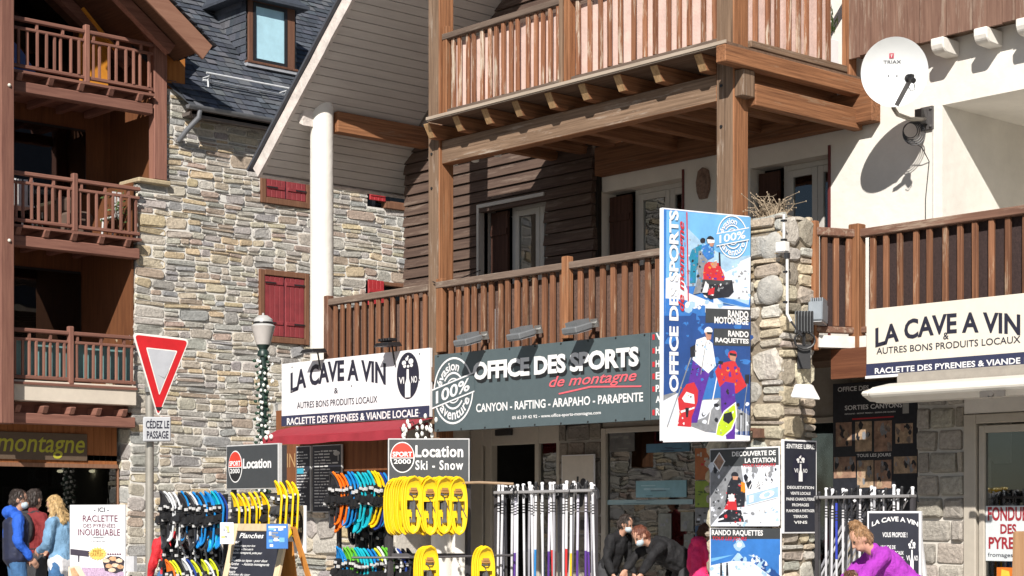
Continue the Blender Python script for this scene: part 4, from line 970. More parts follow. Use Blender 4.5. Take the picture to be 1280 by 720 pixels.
def wine_logo(b, mb, cu, cv, rx, ry, dark, white, d=.004):
    """dark oval with a pale bottle, three blooms above it and the word split across the neck"""
    mb.mark(); b.disc(mb, cu, cv, rx, ry, d, dark)
    bw_ = rx * .24; pts = [(-bw_, -ry * .93), (bw_, -ry * .93), (bw_, -ry * .35), (bw_ * .45, -ry * .12), (bw_ * .4, ry * .28), (-bw_ * .4, ry * .28), (-bw_ * .45, -ry * .12), (-bw_, -ry * .35)]
    mb.add([b.pt(cu + x, cv + y, d + .002) for x, y in pts], [tuple(range(8))], white)
    for x, y, r in ((-.42, .56, .17), (.36, .6, .2), (-.1, .72, .12), (.05, .4, .1), (-.35, .42, .12), (.42, .43, .12), (.02, .82, .07)): b.disc(mb, cu + x * rx * .8, cv + y * ry, r * rx * 1.1, r * ry * .62, d + .002, white, 12)
    b.text(mb, 'VI', cu - rx * .8, cv - ry * .33, cu - bw_ * 1.35, cv - ry * .04, d=d + .002, m=white, bold=.02)
    b.text(mb, 'NO', cu + bw_ * 1.35, cv - ry * .33, cu + rx * .83, cv - ry * .04, d=d + .002, m=white, bold=.02)

def stamp(b, mb, cu, cv, r, m, bg, d=.004, num='100%', sx=1.0, tilt=.22):
    """round stamp: two rings, arched words and a tilted band with the number"""
    b.ring(mb, cu, cv, r * .94, r, d, m, sx=sx)
    b.ring(mb, cu, cv, r * .50, r * .56, d, m, sx=sx, t0=35, t1=145); b.ring(mb, cu, cv, r * .5, r * .56, d, m, sx=sx, t0=215, t1=325)
    b.ring(mb, cu, cv, r * .34, r * .38, d, m, sx=sx, t0=40, t1=140); b.ring(mb, cu, cv, r * .34, r * .38, d, m, sx=sx, t0=220, t1=320)
    b.arctext(mb, 'évasion', cu, cv, r * .60, r * .27, 168, 66, d, m, .02, sx=sx)
    b.arctext(mb, 'aventure', cu, cv, r * .60, r * .27, 216, 342, d, m, .02, sx=sx, inside=True)
    w = r * 1.06 * sx; h = r * .30
    Q = lambda x, y: b.pt(cu + x, cv + y + tilt * x / sx * .9, d + .002)
    mb.add([Q(-w, -h), Q(w, -h), Q(w, h), Q(-w, h)], [(0, 1, 2, 3)], bg)
    for y0, y1 in ((-h, -h * .85), (h * .85, h)): mb.add([V(Q(-w, y0)) + b.n * .002, V(Q(w, y0)) + b.n * .002, V(Q(w, y1)) + b.n * .002, V(Q(-w, y1)) + b.n * .002], [(0, 1, 2, 3)], m)
    vs, fs, _ = text_mesh(num, .02); mb.add([V(Q(-w * .82 + x * w * 1.6, -h * .62 + y * h * 1.25)) + b.n * .002 for x, y in vs], fs, m)

# --- white wine-shop sign
b = pxboard(352, 533, 537, 521, 455, Y=14.93); z = Zm(340, 420, 5.14)
ws = framed(b, 'shop_sign', 'white sign reading LA CAVE A VIN with oval bottle emblem, above red awning', 'sign', WHITE, th=.05)
bh = b.uv(*z(60, 515))[1]
m = MB(); b.rect(m, 0, 0, b.W, bh - .0, .003); m.build('lower_band', NAVY, ws)
m = MB(); a0, b0 = b.uv(*z(120, 372)); a1, b1 = b.uv(*z(732, 170)); top = b.uv(*z(430, 155))[1]
hh = .295
b.text(m, 'LA CAVE A VIN', a0, top - hh, a1, top, arc=.11, bold=.035, m=0)
b.ptext(m, '&', *z(400, 370), *z(425, 332), bold=.01); b.ptext(m, 'AUTRES BONS PRODUITS LOCAUX', *z(162, 467), *z(678, 384), bold=.008)
b.ptext(m, 'RACLETTE DES PYRENEES & VIANDE LOCALE', *z(98, 573), *z(942, 468), m=1, bold=.022, d=.006)
cu, cv = b.uv(*z(874, 255)); tp = b.uv(*z(880, 88))[1]; lf = b.uv(*z(803, 255))[0]
wine_logo(b, m, cu, cv, cu - lf, min(tp - cv, b.H - cv - .03), 0, 1)
m.lines('lettering', [INK, LTXT], ws)
m = MB()
for a in (.08, .5, .94):
    for q in (.06, .55, .93): m.ell(b.pt(a * b.W, q * b.H, .004), (.012, .012, .012), 8, 5)
m.build('screw', STEEL, ws)
# --- red awning under it
AWN = mat('red_awning_cloth', (.30, .022, .036), .75, .1, 4, bump=.15)
aw = thing('awning', 'rolled-in red fabric awning under the white wine shop sign', 'awning', b.pt(b.W / 2, -.1, 0))
x0, x1 = oy(338, 545, 14.55).x, oy(522, 540, 14.6).x; zt_, zb_ = 2.90, oy(340, 547, 14.45).z; zv = zb_ - .11
n = 40; vs = []
for i in range(n + 1):
    a = i / n; x = x0 + (x1 - x0) * a; s_ = .012 * math.sin(a * 60) + .01 * math.sin(a * 21); r_ = .006 * math.sin(a * 95)
    vs += [(x * .97 + (x0 + x1) / 2 * .03, 14.92, zt_ - .02), (x, 14.66 + r_, (zt_ + zb_) / 2 + .02 + r_), (x, 14.42, zb_ + .012 * math.sin(a * 9)), (x, 14.415 + s_, zv + .008 * math.sin(a * 14))]
m = MB(); m.add(vs, [(4 * i + k, 4 * i + 4 + k, 4 * i + 5 + k, 4 * i + 1 + k) for i in range(n) for k in range(3)]); m.build('awning_cloth', AWN, aw, smooth=True)
m = MB(); m.tube([(x0 + .02, 14.45, zb_ + .0), (x1 - .02, 14.45, zb_ + .0)], .018, 8); m.tube([(x0 + .1, 14.46, zb_), (x0 + .2, 14.93, zb_ + .1)], .02, 6); m.tube([(x1 - .1, 14.46, zb_), (x1 - .2, 14.93, zb_ + .1)], .02, 6); m.build('front_bar', AWN, aw)
lg = thing('light_garland', 'clump of white fairy-light bulbs at the right end of the red awning', 'lights', oy(530, 536, 14.4)); m = MB(); random.seed(4)
BUL = mat('white_bulb', (.8, .8, .76), .4)
for i in range(26):
    p = oy(random.uniform(500, 542), 0, 14.40); px = random.choice((random.uniform(503, 512), random.gauss(532, 5), random.gauss(530, 6))); row = random.gauss(537, 6); p = oy(px, row, 14.36 + random.uniform(-.05, .05)); m = MB(); m.ell(p, (.022, .022, .036), 8, 6); m.build('bulb', BUL, lg, smooth=True); m = MB(); m.tube([oy(500 + i * 4, 534 + 8 * math.sin(i * 1.3), 14.37) for i in range(11)], .006, 5); m.build('cable', BLACK, lg)
m = MB()
for px, row in ((335, 541), (339, 546), (333, 547)): m.ell(oy(px, row, 14.4), (.03, .03, .035), 8, 6)
tag(m.build('bulb_cluster', BUL, smooth=True), 'few white bulbs at the left end of the red awning', 'lights')

# --- grey sports shop sign
b = pxboard(543, 539, 812, 526, 444, Y=14.92); z = Zm(530, 400, 4.129)
ss = framed(b, 'shop_sign', 'long dark grey sign reading OFFICE DES SPORTS de montagne, under three floodlights', 'sign', SIGNGREY, th=.05)
m = MB(); cu, cv = b.uv(*z(152, 365)); rr = b.uv(*z(150, 192))[1] - cv; stamp(b, m, cu, cv, rr * 1.0, 0, 2, sx=.92)
a0, b0 = b.uv(*z(254, 312)); a1, b1 = b.uv(*z(1110, 135)); bm_ = b.uv(*z(254, 312))[1]
b.text(m, 'OFFICE DES SPORTS', a0 + .025, b0 - .045, a1 + .025, b1 - .045, d=.003, m=3, bold=.043, space=.95)
b.text(m, 'OFFICE DES SPORTS', a0, b0, a1, b1, d=.006, m=0, bold=.043, space=.95)
b.ptext(m, 'de montagne', *z(648, 365), *z(1100, 255), m=1, shear=.35, bold=.012, d=.008, skew=0)
m.add([b.pt(*b.uv(*z(*q)), .006) for q in ((695, 378), (860, 340), (1125, 338), (1122, 346), (862, 349), (700, 385))], [(0, 1, 4, 5), (1, 2, 3, 4)], 1)
b.ptext(m, 'CANYON - RAFTING - ARAPAHO - PARAPENTE', *z(270, 477), *z(1132, 372), m=0, bold=.022)
b.ptext(m, '05 62 39 42 92 - www.office-sports-montagne.com', *z(456, 518), *z(914, 468), m=0, bold=.015)
m.lines('lettering', [LTXT, PINKP, SIGNGREY, mat('letter_shadow_print', (.012, .014, .016), .5)], ss)
m = MB()
for i in range(9):
    for q in (.02, .98): m.ell(b.pt((.02 + .12 * i) * b.W, q * b.H, .002), (.012, .012, .012), 8, 5)
m.build('screw', BLACKM, ss)
p0 = b.pt(b.W + .02, 0); p1 = b.pt(b.W + 1.35, 0)
b2 = Board(p0, p1, b.H); z = Zm(530, 400, 4.129)
s2 = framed(b2, 'shop_sign', 'narrow dark grey sign listing activities with red bullets, half hidden behind the tall banner', 'sign', SIGNGREY, th=.05)
m = MB()
for tx, y0, y1 in (('VI', 105, 66), ('HY', 175, 137), ('HO', 245, 207), ('ES', 308, 268), ('PA', 372, 335), ('AV', 428, 392), ('RA', 494, 455)):
    b2.ptext(m, tx, *z(1197, y0), *z(1241, y1 - 3), m=0, bold=.03)
    m.mark()
    if tx != 'AV': b2.ptext(m, 'I', *z(1180, y0 - 2), *z(1192, y1 + 8), m=1, bold=.05)
m.lines('lettering', [LTXT, REDP], s2)

def flood(name, base, dirv, label, group=None, w=.26, hgt=.15, mt=GREYP, arm=.30, plate=STEEL):
    """boxy floodlight: ribbed body with a glass front, on an arm from the wall"""
    t = thing(name, label, 'floodlight', base, group); o = V(base); d = V(dirv).normalized(); s = d.cross(UP).normalized(); u = s.cross(d)
    h = o + d * arm * .55
    m = MB(); m.obox(h - s * w / 2 - u * hgt * .25, s * w, u * hgt * .5, d * .26); m.obox(h - s * w * .35 - u * hgt * .25 - d * .05, s * w * .7, u * hgt * .45, d * .05); m.build('lamp_body', mt, t, bevel=.012)
    m = MB()
    for i in range(6): m.obox(h - s * w * .38 + s * (w * .76 * i / 5 - .006) + u * hgt * .25, s * .012, u * .05, d * .2)
    m.build('cooling_fin', mt, t)
    m = MB(); m.obox(h - s * w * .44 - u * (hgt * .25 + .012), s * w * .88, u * .01, d * .24); m.build('lens', mat('lamp_glass', (.5, .52, .54), .1, coat=.5), t)
    m = MB(); m.tube([o, o + d * arm * .5 + u * .03, h], .018, 8); m.obox(o - s * .06 - u * .05 - d * .01, s * .12, u * .1, d * .02); m.build('bracket', plate, t); return t
z = Zm(530, 400, 4.129)
fl_dir = V((-.05, -1, -.30))
for (px, row, lb) in ((604, 431, 'left'), (671, 424, 'middle'), (741, 411, 'right')):
    p = oy(px, row, 14.9); p.z = 3.83
    flood('floodlight', (p.x, 14.93, 3.88), fl_dir, {'left': 'flat grey floodlight over the letters FF at the left of the grey sign', 'middle': 'grey floodlight tilted over the middle of the grey sign', 'right': 'flat grey floodlight at the right end of the grey sign, nearest the tall banner'}[lb], 'floodlights on top of the grey sign')

# --- tall projecting banner
BLUE1 = mat('poster_sky_blue', (.16, .42, .72), .5, .18, 2.5); BLUE2 = mat('poster_deep_blue', (.02, .07, .25), .5, .2, 3); BLUE3 = mat('poster_mid_blue', (.04, .18, .52), .5, .2, 3)
SNOWP = mat('poster_snow', (.70, .74, .82), .5, .12, 9); ICE = mat('poster_ice_blue', (.36, .54, .72), .5, .2, 7); PTEAL = mat('poster_teal', (.02, .22, .36), .5, .2, 20); PBLK = mat('poster_black', (.02, .022, .03), .5, .3, 20)
PURP = mat('poster_purple', (.10, .03, .30), .5, .2, 12); LIME = mat('poster_lime', (.50, .66, .03), .5, .1, 12); PSK = mat('poster_skin', (.5, .25, .17), .5, .15, 14); PGR = mat('poster_grey', (.24, .25, .27), .5, .3, 14); PWARM = mat('poster_rock', (.33, .2, .14), .5, .45, 14); ORNG = mat('poster_orange', (.75, .25, .02), .5, .1)
PM = [WHITE, BLUE1, BLUE2, BLUE3, SNOWP, ICE, PTEAL, PBLK, PURP, LIME, PSK, REDP, PGR, LTXT, DARKGREY, PWARM, ORNG, INK]
(W_, B1, B2, B3, SN, IC, TE, BK, PU, LI, SK, RE, GR, LT, DG, RK, OR, IN) = range(18)
b = Board(at(828, 551, 18.75), at(937, 552, 19.4), 1.0); b.H = at(827, 259.5, 18.75).z - b.o.z
bn = framed(b, 'banner', 'tall blue projecting banner with a snowmobile, two snowshoe hikers and vertical OFFICE DES SPORTS lettering', 'banner', WHITE, th=.05)
z1 = Zm(810, 250, 4.8); z2 = Zm(810, 390, 4.235)
m = MB(); D = .003
def P(zz, pts, k, d): b.poly(m, [zz(*q) for q in pts], d, k)
def blob(zz, c, r, k, d, n=10, j=.25, sy=1.0):
    P(zz, [(c[0] + r * (1 + random.uniform(-j, j)) * math.cos(2 * math.pi * i / n), c[1] + sy * r * (1 + random.uniform(-j, j)) * math.sin(2 * math.pi * i / n)) for i in range(n)], k, d)
random.seed(9)
b.rect(m, .015, .015, b.W - .015, b.H - .015, D, B3)
P(z1, [(92, 60), (598, 112), (600, 500), (95, 520)], B1, .005)
P(z1, [(215, 165), (300, 250), (420, 330), (530, 350), (598, 340), (600, 520), (215, 520)], IC, .006)
P(z1, [(430, 420), (600, 350), (600, 640), (470, 600), (300, 560)], SN, .007)
P(z1, [(420, 400), (545, 365), (520, 410), (450, 440)], IC, .0075)
P(z1, [(92, 470), (180, 440), (230, 560), (420, 640), (600, 650), (600, 680), (92, 680)], SN, .008)
P(z1, [(92, 590), (200, 600), (330, 640), (330, 720), (92, 720)], B3, .009)
for i in range(26): blob(z1, (random.uniform(215, 420), random.uniform(575, 660)), random.uniform(8, 26), random.choice((W_, SN, SN, IC)), .010 + i * 1e-5, 8)
P(z1, [(395, 590), (600, 610), (598, 650), (560, 655), (420, 620)], IC, .0105)
P(z1, [(385, 585), (500, 605), (590, 640), (595, 600), (600, 600), (598, 655), (560, 650), (440, 622)], B3, .0108)
P(z1, [(290, 545), (330, 490), (490, 490), (500, 560), (470, 590), (360, 600)], BK, .011); P(z1, [(280, 480), (490, 488), (470, 515), (300, 510)], DG, .0112)
P(z1, [(315, 400), (345, 375), (410, 385), (445, 470), (440, 492), (315, 480)], RE, .012); P(z1, [(355, 385), (395, 372), (400, 415), (370, 412)], SK, .0125)
P(z1, [(330, 490), (350, 520), (340, 560), (310, 560)], W_, .0122); P(z1, [(350, 540), (385, 530), (380, 570), (345, 575)], RE, .0124)
P(z1, [(245, 300), (300, 270), (330, 310), (310, 380), (275, 400), (270, 500), (235, 500), (238, 380), (228, 350)], TE, .0126)
P(z1, [(285, 310), (330, 300), (345, 360), (320, 400), (300, 560), (255, 570), (280, 480)], GR, .0127)
P(z1, [(300, 285), (340, 268), (375, 300), (378, 345), (340, 365), (310, 330)], B3, .0128)
blob(z1, (355, 245), 24, BK, .013, 12, .06); P(z1, [(335, 240), (380, 245), (380, 262), (340, 265)], W_, .0132); P(z1, [(350, 262), (378, 265), (370, 285), (352, 282)], SK, .0131); blob(z1, (310, 247), 16, BK, .0127, 10, .1)
P(z1, [(405, 320), (415, 320), (420, 405), (408, 400)], BK, .0133)
cu, cv = b.uv(*z1(488, 228)); rr = b.uv(*z1(488, 98))[1] - cv; stamp(b, m, cu, cv, rr, W_, B1, d=.0135, sx=.92)
# lower picture
P(z2, [(75, 20), (530, 30), (535, 690), (75, 690)], B2, .0137)
P(z2, [(280, 300), (390, 300), (400, 480), (275, 480)], B3, .0139); P(z2, [(75, 440), (140, 425), (180, 480), (370, 460), (535, 560), (535, 640), (75, 640)], GR, .014)
P(z2, [(75, 470), (150, 430), (160, 520), (290, 470), (370, 470), (300, 560), (75, 640)], SN, .0141)
P(z2, [(75, 590), (200, 600), (300, 640), (535, 665), (535, 690), (75, 690)], W_, .0142)
for i in range(30): blob(z2, (random.uniform(270, 530), random.uniform(480, 640)), random.uniform(4, 13), random.choice((SN, BK, GR, SN)), .0143 + i * 1e-5, 7)
P(z2, [(230, 255), (300, 270), (318, 330), (280, 470), (255, 590), (215, 590), (225, 450), (205, 380)], PU, .015)
P(z2, [(245, 150), (290, 135), (330, 170), (350, 290), (330, 310), (310, 330), (225, 255)], W_, .0152); P(z2, [(296, 160), (299, 160), (272, 335), (268, 335)], GR, .0153)
P(z2, [(212, 190), (240, 175), (240, 240), (215, 245)], BK, .0153); P(z2, [(218, 230), (224, 232), (98, 612), (93, 610)], GR, .0151)
blob(z2, (308, 105), 22, W_, .0154, 12, .05); P(z2, [(290, 112), (325, 112), (322, 150), (300, 155)], SK, .0155); P(z2, [(300, 110), (328, 112), (327, 124), (302, 122)], BK, .0156)
P(z2, [(410, 270), (450, 265), (480, 330), (515, 400), (460, 440), (370, 400), (345, 320), (370, 280)], RE, .0155)
P(z2, [(375, 400), (400, 375), (450, 385), (455, 480), (455, 680), (410, 680), (380, 520)], PU, .0156)
blob(z2, (437, 235), 24, RE, .0157, 12, .05); P(z2, [(420, 225), (458, 232), (452, 270), (425, 262)], SK, .0158); P(z2, [(420, 222), (458, 230), (456, 243), (422, 236)], BK, .0159)
P(z2, [(363, 265), (388, 268), (385, 285), (362, 282)], BK, .0158); P(z2, [(366, 280), (372, 280), (315, 600), (309, 600)], W_, .0154); P(z2, [(505, 340), (528, 340), (525, 390), (505, 385)], BK, .0158); P(z2, [(516, 380), (520, 380), (490, 640), (486, 640)], GR, .0154)
P(z2, [(195, 385), (235, 375), (258, 420), (255, 480), (225, 560), (222, 612), (150, 605), (160, 540), (150, 460)], RE, .016)
P(z2, [(195, 425), (235, 440), (240, 490), (185, 480), (172, 460)], W_, .0162); P(z2, [(190, 510), (210, 510), (205, 560), (195, 560)], BK, .0163); P(z2, [(165, 525), (240, 505), (238, 515), (168, 537)], W_, .0162)
P(z2, [(360, 600), (395, 530), (458, 483), (466, 560), (440, 630), (390, 672), (350, 665)], W_, .016); P(z2, [(366, 600), (398, 538), (453, 493), (459, 560), (434, 625), (390, 664), (356, 655)], LI, .0162); P(z2, [(395, 545), (435, 535), (445, 575), (420, 600), (390, 580)], BK, .0164)
def mottle(zz, pts, n, ks, d, r0=2, r1=7):
    xs = [p[0] for p in pts]; ys = [p[1] for p in pts]; k = len(pts)
    def inside(x, y):
        r = False
        for i in range(k):
            (x1, y1), (x2, y2) = pts[i], pts[i - 1]
            if (y1 > y) != (y2 > y) and x < (x2 - x1) * (y - y1) / (y2 - y1) + x1: r = not r
        return r
    i = 0
    for t_ in range(n * 6):
        x, y = random.uniform(min(xs), max(xs)), random.uniform(min(ys), max(ys))
        if inside(x, y): blob(zz, (x, y), random.uniform(r0, r1), random.choice(ks), d + i * 4e-6, 7, .5, random.uniform(.5, 1.6)); i += 1
        if i >= n: break
random.seed(77)
mottle(z1, [(215, 200), (300, 260), (420, 335), (420, 400), (215, 480)], 40, (IC, B1, SN, GR), .00702, 3, 14); mottle(z1, [(430, 430), (595, 360), (595, 630), (470, 590)], 46, (SN, W_, IC, GR), .0076, 3, 12); mottle(z1, [(240, 300), (340, 290), (300, 560), (240, 500)], 34, (TE, B3, BK, GR), .01285, 2, 8); mottle(z1, [(320, 390), (410, 385), (440, 480), (318, 478)], 18, (RE, OR, PU, SK), .01252, 3, 9); mottle(z1, [(290, 500), (480, 500), (470, 585), (310, 570)], 34, (BK, GR, W_, RE, DG), .01128, 2, 8); mottle(z1, [(300, 285), (375, 285), (378, 345), (310, 350)], 16, (B1, B3, TE, IC), .0129, 2, 7)
mottle(z2, [(90, 30), (530, 40), (530, 300), (90, 400)], 60, (B2, B3, B3, B2), .01372, 4, 22); mottle(z2, [(240, 155), (330, 170), (345, 300), (230, 250)], 22, (SN, GR, IC), .01532, 2, 7); mottle(z2, [(215, 270), (310, 290), (270, 470), (220, 580)], 22, (PU, B3, BK), .01502, 3, 8); mottle(z2, [(370, 280), (470, 300), (505, 395), (370, 395)], 24, (RE, OR, PU), .01552, 3, 9); mottle(z2, [(380, 400), (452, 390), (452, 670), (385, 560)], 18, (PU, B3, BK), .01562, 3, 8); mottle(z2, [(155, 400), (255, 400), (222, 605), (152, 600)], 18, (RE, OR, W_, BK), .01632, 2, 6); mottle(z2, [(365, 600), (450, 490), (455, 600), (370, 660)], 14, (LI, W_, GR), .01632, 2, 5)
for i in range(9): x = 458 + i * 9; P(z2, [(x, 520 + 12 * (i % 3)), (x + 3, 520 + 12 * (i % 3)), (x + 4, 660), (x, 660)], (SN, GR, BK)[i % 3], .0144)
# captions
P(z1, [(330, 655), (598, 668), (598, 742), (330, 742)], DG, .0166); b.ptext(m, 'RANDO', *z2(410, 35), *z2(518, 5), d=.018, m=LT, bold=.035); b.ptext(m, 'MOTONEIGE', *z2(338, 65), *z2(518, 43), d=.018, m=LT, bold=.035)
P(z2, [(335, 92), (528, 100), (528, 190), (335, 182)], DG, .0166); b.ptext(m, 'RANDO', *z2(412, 137), *z2(520, 112), d=.018, m=LT, bold=.035); b.ptext(m, 'RAQUETTES', *z2(345, 170), *z2(521, 152), d=.018, m=LT, bold=.035)
a0, _ = b.uv(*z1(107, 300)); a1, _ = b.uv(*z1(163, 300)); lo_ = b.uv(*z2(130, 425))[1]; hi = b.uv(*z1(130, 62))[1]
b.text(m, 'OFFICE DES SPORTS', a0, lo_, a1, hi, d=.018, m=LT, bold=.035, rot=1, space=.95)
a0, _ = b.uv(*z1(160, 300)); a1, _ = b.uv(*z1(208, 300)); b.text(m, 'de montagne', a0, b.uv(*z1(190, 670))[1], a1, b.uv(*z1(185, 130))[1], d=.019, m=RE, bold=.02, rot=1, shear=.3)
P(z1, [(206, 75), (213, 75), (228, 608), (222, 608)], RE, .0185)
m.build('printed_picture', PM, bn, recalc=False)
m = MB(); q0_ = b.pt(b.W * .93, .16, -.05); q1_ = V((q0_.x + .25, 15.0, q0_.z + .05)); m.tube([b.pt(b.W * .8, .13, -.06), b.pt(b.W + .12, .13, -.02), b.pt(b.W + .2, .02, -.12)], .02, 6); m.tube([b.pt(b.W * .8, b.H * .9, -.06), b.pt(b.W + .1, b.H * .9, -.1)], .02, 6); m.box(b.pt(b.W + .1, 0, 0).x, b.pt(b.W + .1, 0, 0).x + .1, 14.9, 14.99, b.o.z + .06, b.o.z + .16)
m.build('wall_bracket', mat('rusty_steel', (.14, .07, .045), .8, .3), bn)

# --- posters on the stone pillar
b = pxboard(887, 658, 974, 655.5, 561, Y=14.88); z = Zm(860, 560, 4.5); m = MB(); D = .003
ps = framed(b, 'poster', 'upper poster on the stone pillar with a snowmobile, reading DECOUVERTE DE LA STATION', 'poster', WHITE, th=.02)
P(z, [(127, 12), (510, -2), (512, 100), (127, 105)], DG, .004); P(z, [(127, 100), (512, 96), (512, 440), (127, 440)], GR, .0035); P(z, [(127, 440), (220, 330), (330, 300), (512, 330), (512, 440)], SN, .0045); P(z, [(300, 100), (512, 96), (512, 330), (330, 300)], SN, .0042)
for i in range(40): blob(z, (random.uniform(132, 505), random.uniform(108, 215)), random.uniform(4, 18), random.choice((GR, W_, BK, SN, GR)), .0046 + i * 1e-5, 7, .5, 1.8)
P(z, [(130, 215), (215, 215), (200, 330), (130, 430)], GR, .0053)
P(z, [(225, 210), (250, 160), (290, 165), (325, 230), (320, 330), (210, 340)], BK, .0055); P(z, [(300, 190), (322, 195), (325, 250), (300, 250)], OR, .0057); blob(z, (265, 152), 20, BK, .0058, 10, .1); P(z, [(252, 158), (285, 160), (280, 180), (255, 178)], SK, .006); P(z, [(230, 290), (270, 280), (280, 350), (205, 345)], RE, .0061); P(z, [(228, 262), (262, 262), (265, 300), (232, 300)], W_, .0062); P(z, [(175, 385), (230, 345), (300, 350), (318, 415), (170, 418)], BK, .0059); P(z, [(170, 400), (200, 392), (205, 400), (165, 412)], W_, .0063)
P(z, [(178, 22), (212, 75), (178, 135), (140, 80)], W_, .0056); P(z, [(178, 32), (204, 76), (178, 124), (148, 80)], RK, .0057)
mottle(z, [(132, 220), (210, 220), (200, 330), (132, 420)], 30, (GR, SN, DG), .0054, 3, 12); mottle(z, [(300, 340), (510, 340), (510, 435), (230, 435)], 30, (SN, W_, IC, GR), .0047, 3, 12); mottle(z, [(225, 200), (320, 200), (310, 420), (190, 415)], 50, (BK, GR, RE, DG, W_), .00595, 2, 8)
cu, cv = b.uv(*z(420, 270)); rr = b.uv(*z(420, 140))[1] - cv; stamp(b, m, cu, cv, min(rr, b.W - cu - .02), W_, 5, d=.0064, num='10')
b.ptext(m, 'DECOUVERTE DE', *z(250, 48), *z(496, 12), d=.007, m=LT, bold=.03); b.ptext(m, 'LA STATION', *z(322, 85), *z(496, 52), d=.007, m=LT, bold=.03); b.ptext(m, 'TOUS LES JOURS', *z(310, 112), *z(496, 86), d=.008, m=RE, bold=.02, shear=.2)
m.build('printed_picture', PM, ps, recalc=False)
b = pxboard(887, 752, 976, 752, 661, Y=14.88); b.o.z = oy(887, 770, 14.88).z; b.H = oy(887, 660, 14.88).z - b.o.z; m = MB()
ps = framed(b, 'poster', 'lower poster on the stone pillar with a blue sky and snowy peak, reading RANDO RAQUETTES', 'poster', WHITE, th=.02)
b.rect(m, .02, .02, b.W - .02, b.H - .02, .0035, B3); P(z, [(130, 452), (520, 452), (520, 512), (130, 512)], DG, .004)
P(z, [(132, 512), (520, 512), (520, 600), (380, 580), (132, 620)], B3, .0042); P(z, [(132, 512), (260, 512), (260, 600), (132, 640)], B1, .0038)
P(z, [(240, 640), (280, 590), (340, 600), (380, 605), (430, 630), (520, 730), (520, 800), (240, 800)], IC, .005); P(z, [(290, 590), (340, 600), (400, 640), (330, 640)], B3, .0051); P(z, [(430, 635), (520, 720), (520, 760), (400, 680)], B2, .0052)
P(z, [(132, 660), (250, 635), (360, 640), (440, 700), (520, 760), (520, 830), (132, 830)], SN, .0055); blob(z, (291, 545), 14, W_, .0056, 14, .1); blob(z, (291, 545), 30, IC, .0053, 12, .3)
mottle(z, [(240, 650), (380, 600), (520, 720), (400, 690)], 50, (B3, IC, SN, B2), .00515, 3, 14); mottle(z, [(132, 670), (360, 650), (440, 710), (132, 720)], 30, (SN, W_, IC), .0056, 3, 12)
for x in (188, 222): P(z, [(x - 5, 655), (x + 5, 655), (x + 8, 720), (x - 6, 720)], BK, .006); blob(z, (x, 650), 5, BK, .0061, 8, .1)
b.ptext(m, 'RANDO RAQUETTES', *z(136, 496), *z(424, 462), d=.007, m=LT, bold=.03); b.ptext(m, 'TOUS LES JOURS', *z(140, 524), *z(334, 500), d=.008, m=RE, bold=.02, shear=.2)
m.build('printed_picture', PM, ps, recalc=False)
# narrow menu on the right face of the pillar
YX = xp1 + .045
p0, p1 = ox(979, 667, YX), ox(1021, 669, YX); p1.z = p0.z; b = Board(p0, p1, ox(979, 549, YX).z - p0.z); z = Zm(860, 560, 4.5); m = MB()
ps = framed(b, 'menu_board', 'narrow dark board headed ENTREE LIBRE on the right side of the stone pillar', 'board', SLATEP, WHITE, bw=.018, th=.03)
aw_ = b.W; ctr = lambda t, f0, f1, v0, v1, **k: b.text(m, t, f0 * b.W, v0 * b.H, f1 * b.W, v1 * b.H, d=.006, m=0, **k)
ctr(':ENTREE LIBRE:', .07, .93, .905, .955, bold=.03)
wine_logo(b, m, b.W * .5, b.H * .70, b.W * .24, b.H * .155, 1, 0, d=.005)
for i, (t, f) in enumerate((('DEGUSTATION', .40), ('VENTE LOCALE', .30), ('PAINS CHARCUTERIE', .42), ('FROMAGES', .25), ('PLANCHES A PARTAGER', .42), ('TERROIR', .22), ('VINS', .2))):
    v = .475 - i * .062; ctr(t, .5 - f, .5 + f, v, v + .032, bold=.03)
m.lines('lettering', [LTXT, INK], ps)

# --- cream wine sign on the right with its awning cassette
b = pxboard(1083, 473, 1300, 459, 387, Y=15.72); b = Board(b.o, b.o + V((3.35, 0, 0)), b.H); z = Zm(1060, 350, 4.8)
cs = framed(b, 'shop_sign', 'cream sign reading LA CAVE A VIN over navy band, below the right-hand balcony', 'sign', CREAM, th=.05)
bh = b.uv(*z(108, 505))[1]; lo_ = b.uv(*z(108, 588))[1]
m = MB(); b.rect(m, 0, max(lo_, .03), b.W, bh, .003); m.build('lower_band', NAVY, cs); m = MB()
m.obox(b.pt(0, 0, .001), b.u * b.W, b.v * .028, b.n * .02); m.build('bottom_trim', WHITE, cs)
a0, b0 = b.uv(*z(165, 375)); a1, b1 = b.uv(*z(1035, 190)); top = b.uv(*z(560, 205))[1]; hh = .21
b.text(m2 := MB(), 'LA CAVE A VIN', a0, top - hh, a1, top, arc=.08, bold=.03)
b.ptext(m2, '&', *z(572, 358), *z(606, 313), bold=.01); b.ptext(m2, 'AUTRES BONS PRODUITS LOCAUX', *z(172, 447), *z(1036, 334), bold=.008)
b.ptext(m2, 'RACLETTE DES PYRENEES & VIANDE', *z(163, 564), *z(1036, 464), m=1, bold=.022, d=.006); 
a0 = b.uv(*z(1060, 480))[0]; v0 = b.uv(*z(163, 564))[1]; v1 = b.uv(*z(1036, 464))[1]; b.text(m2, 'LOCALE', a0, v0, a0 + .42, v1, m=1, bold=.022, d=.006)
wine_logo(b, m2, b.W - .35, b.H * .62, .2, b.H * .33, 0, 1)
m2.lines('lettering', [INK, LTXT], cs)
m = MB(); xa_ = oy(1088, 490, 15.3).x; zq = oy(1088, 487, 15.3).z; zq2 = oy(1088, 501, 15.3).z
ac = thing('awning_cassette', 'closed white awning box under the cream wine sign', 'awning', (xa_ + 1.5, 15.4, zq))
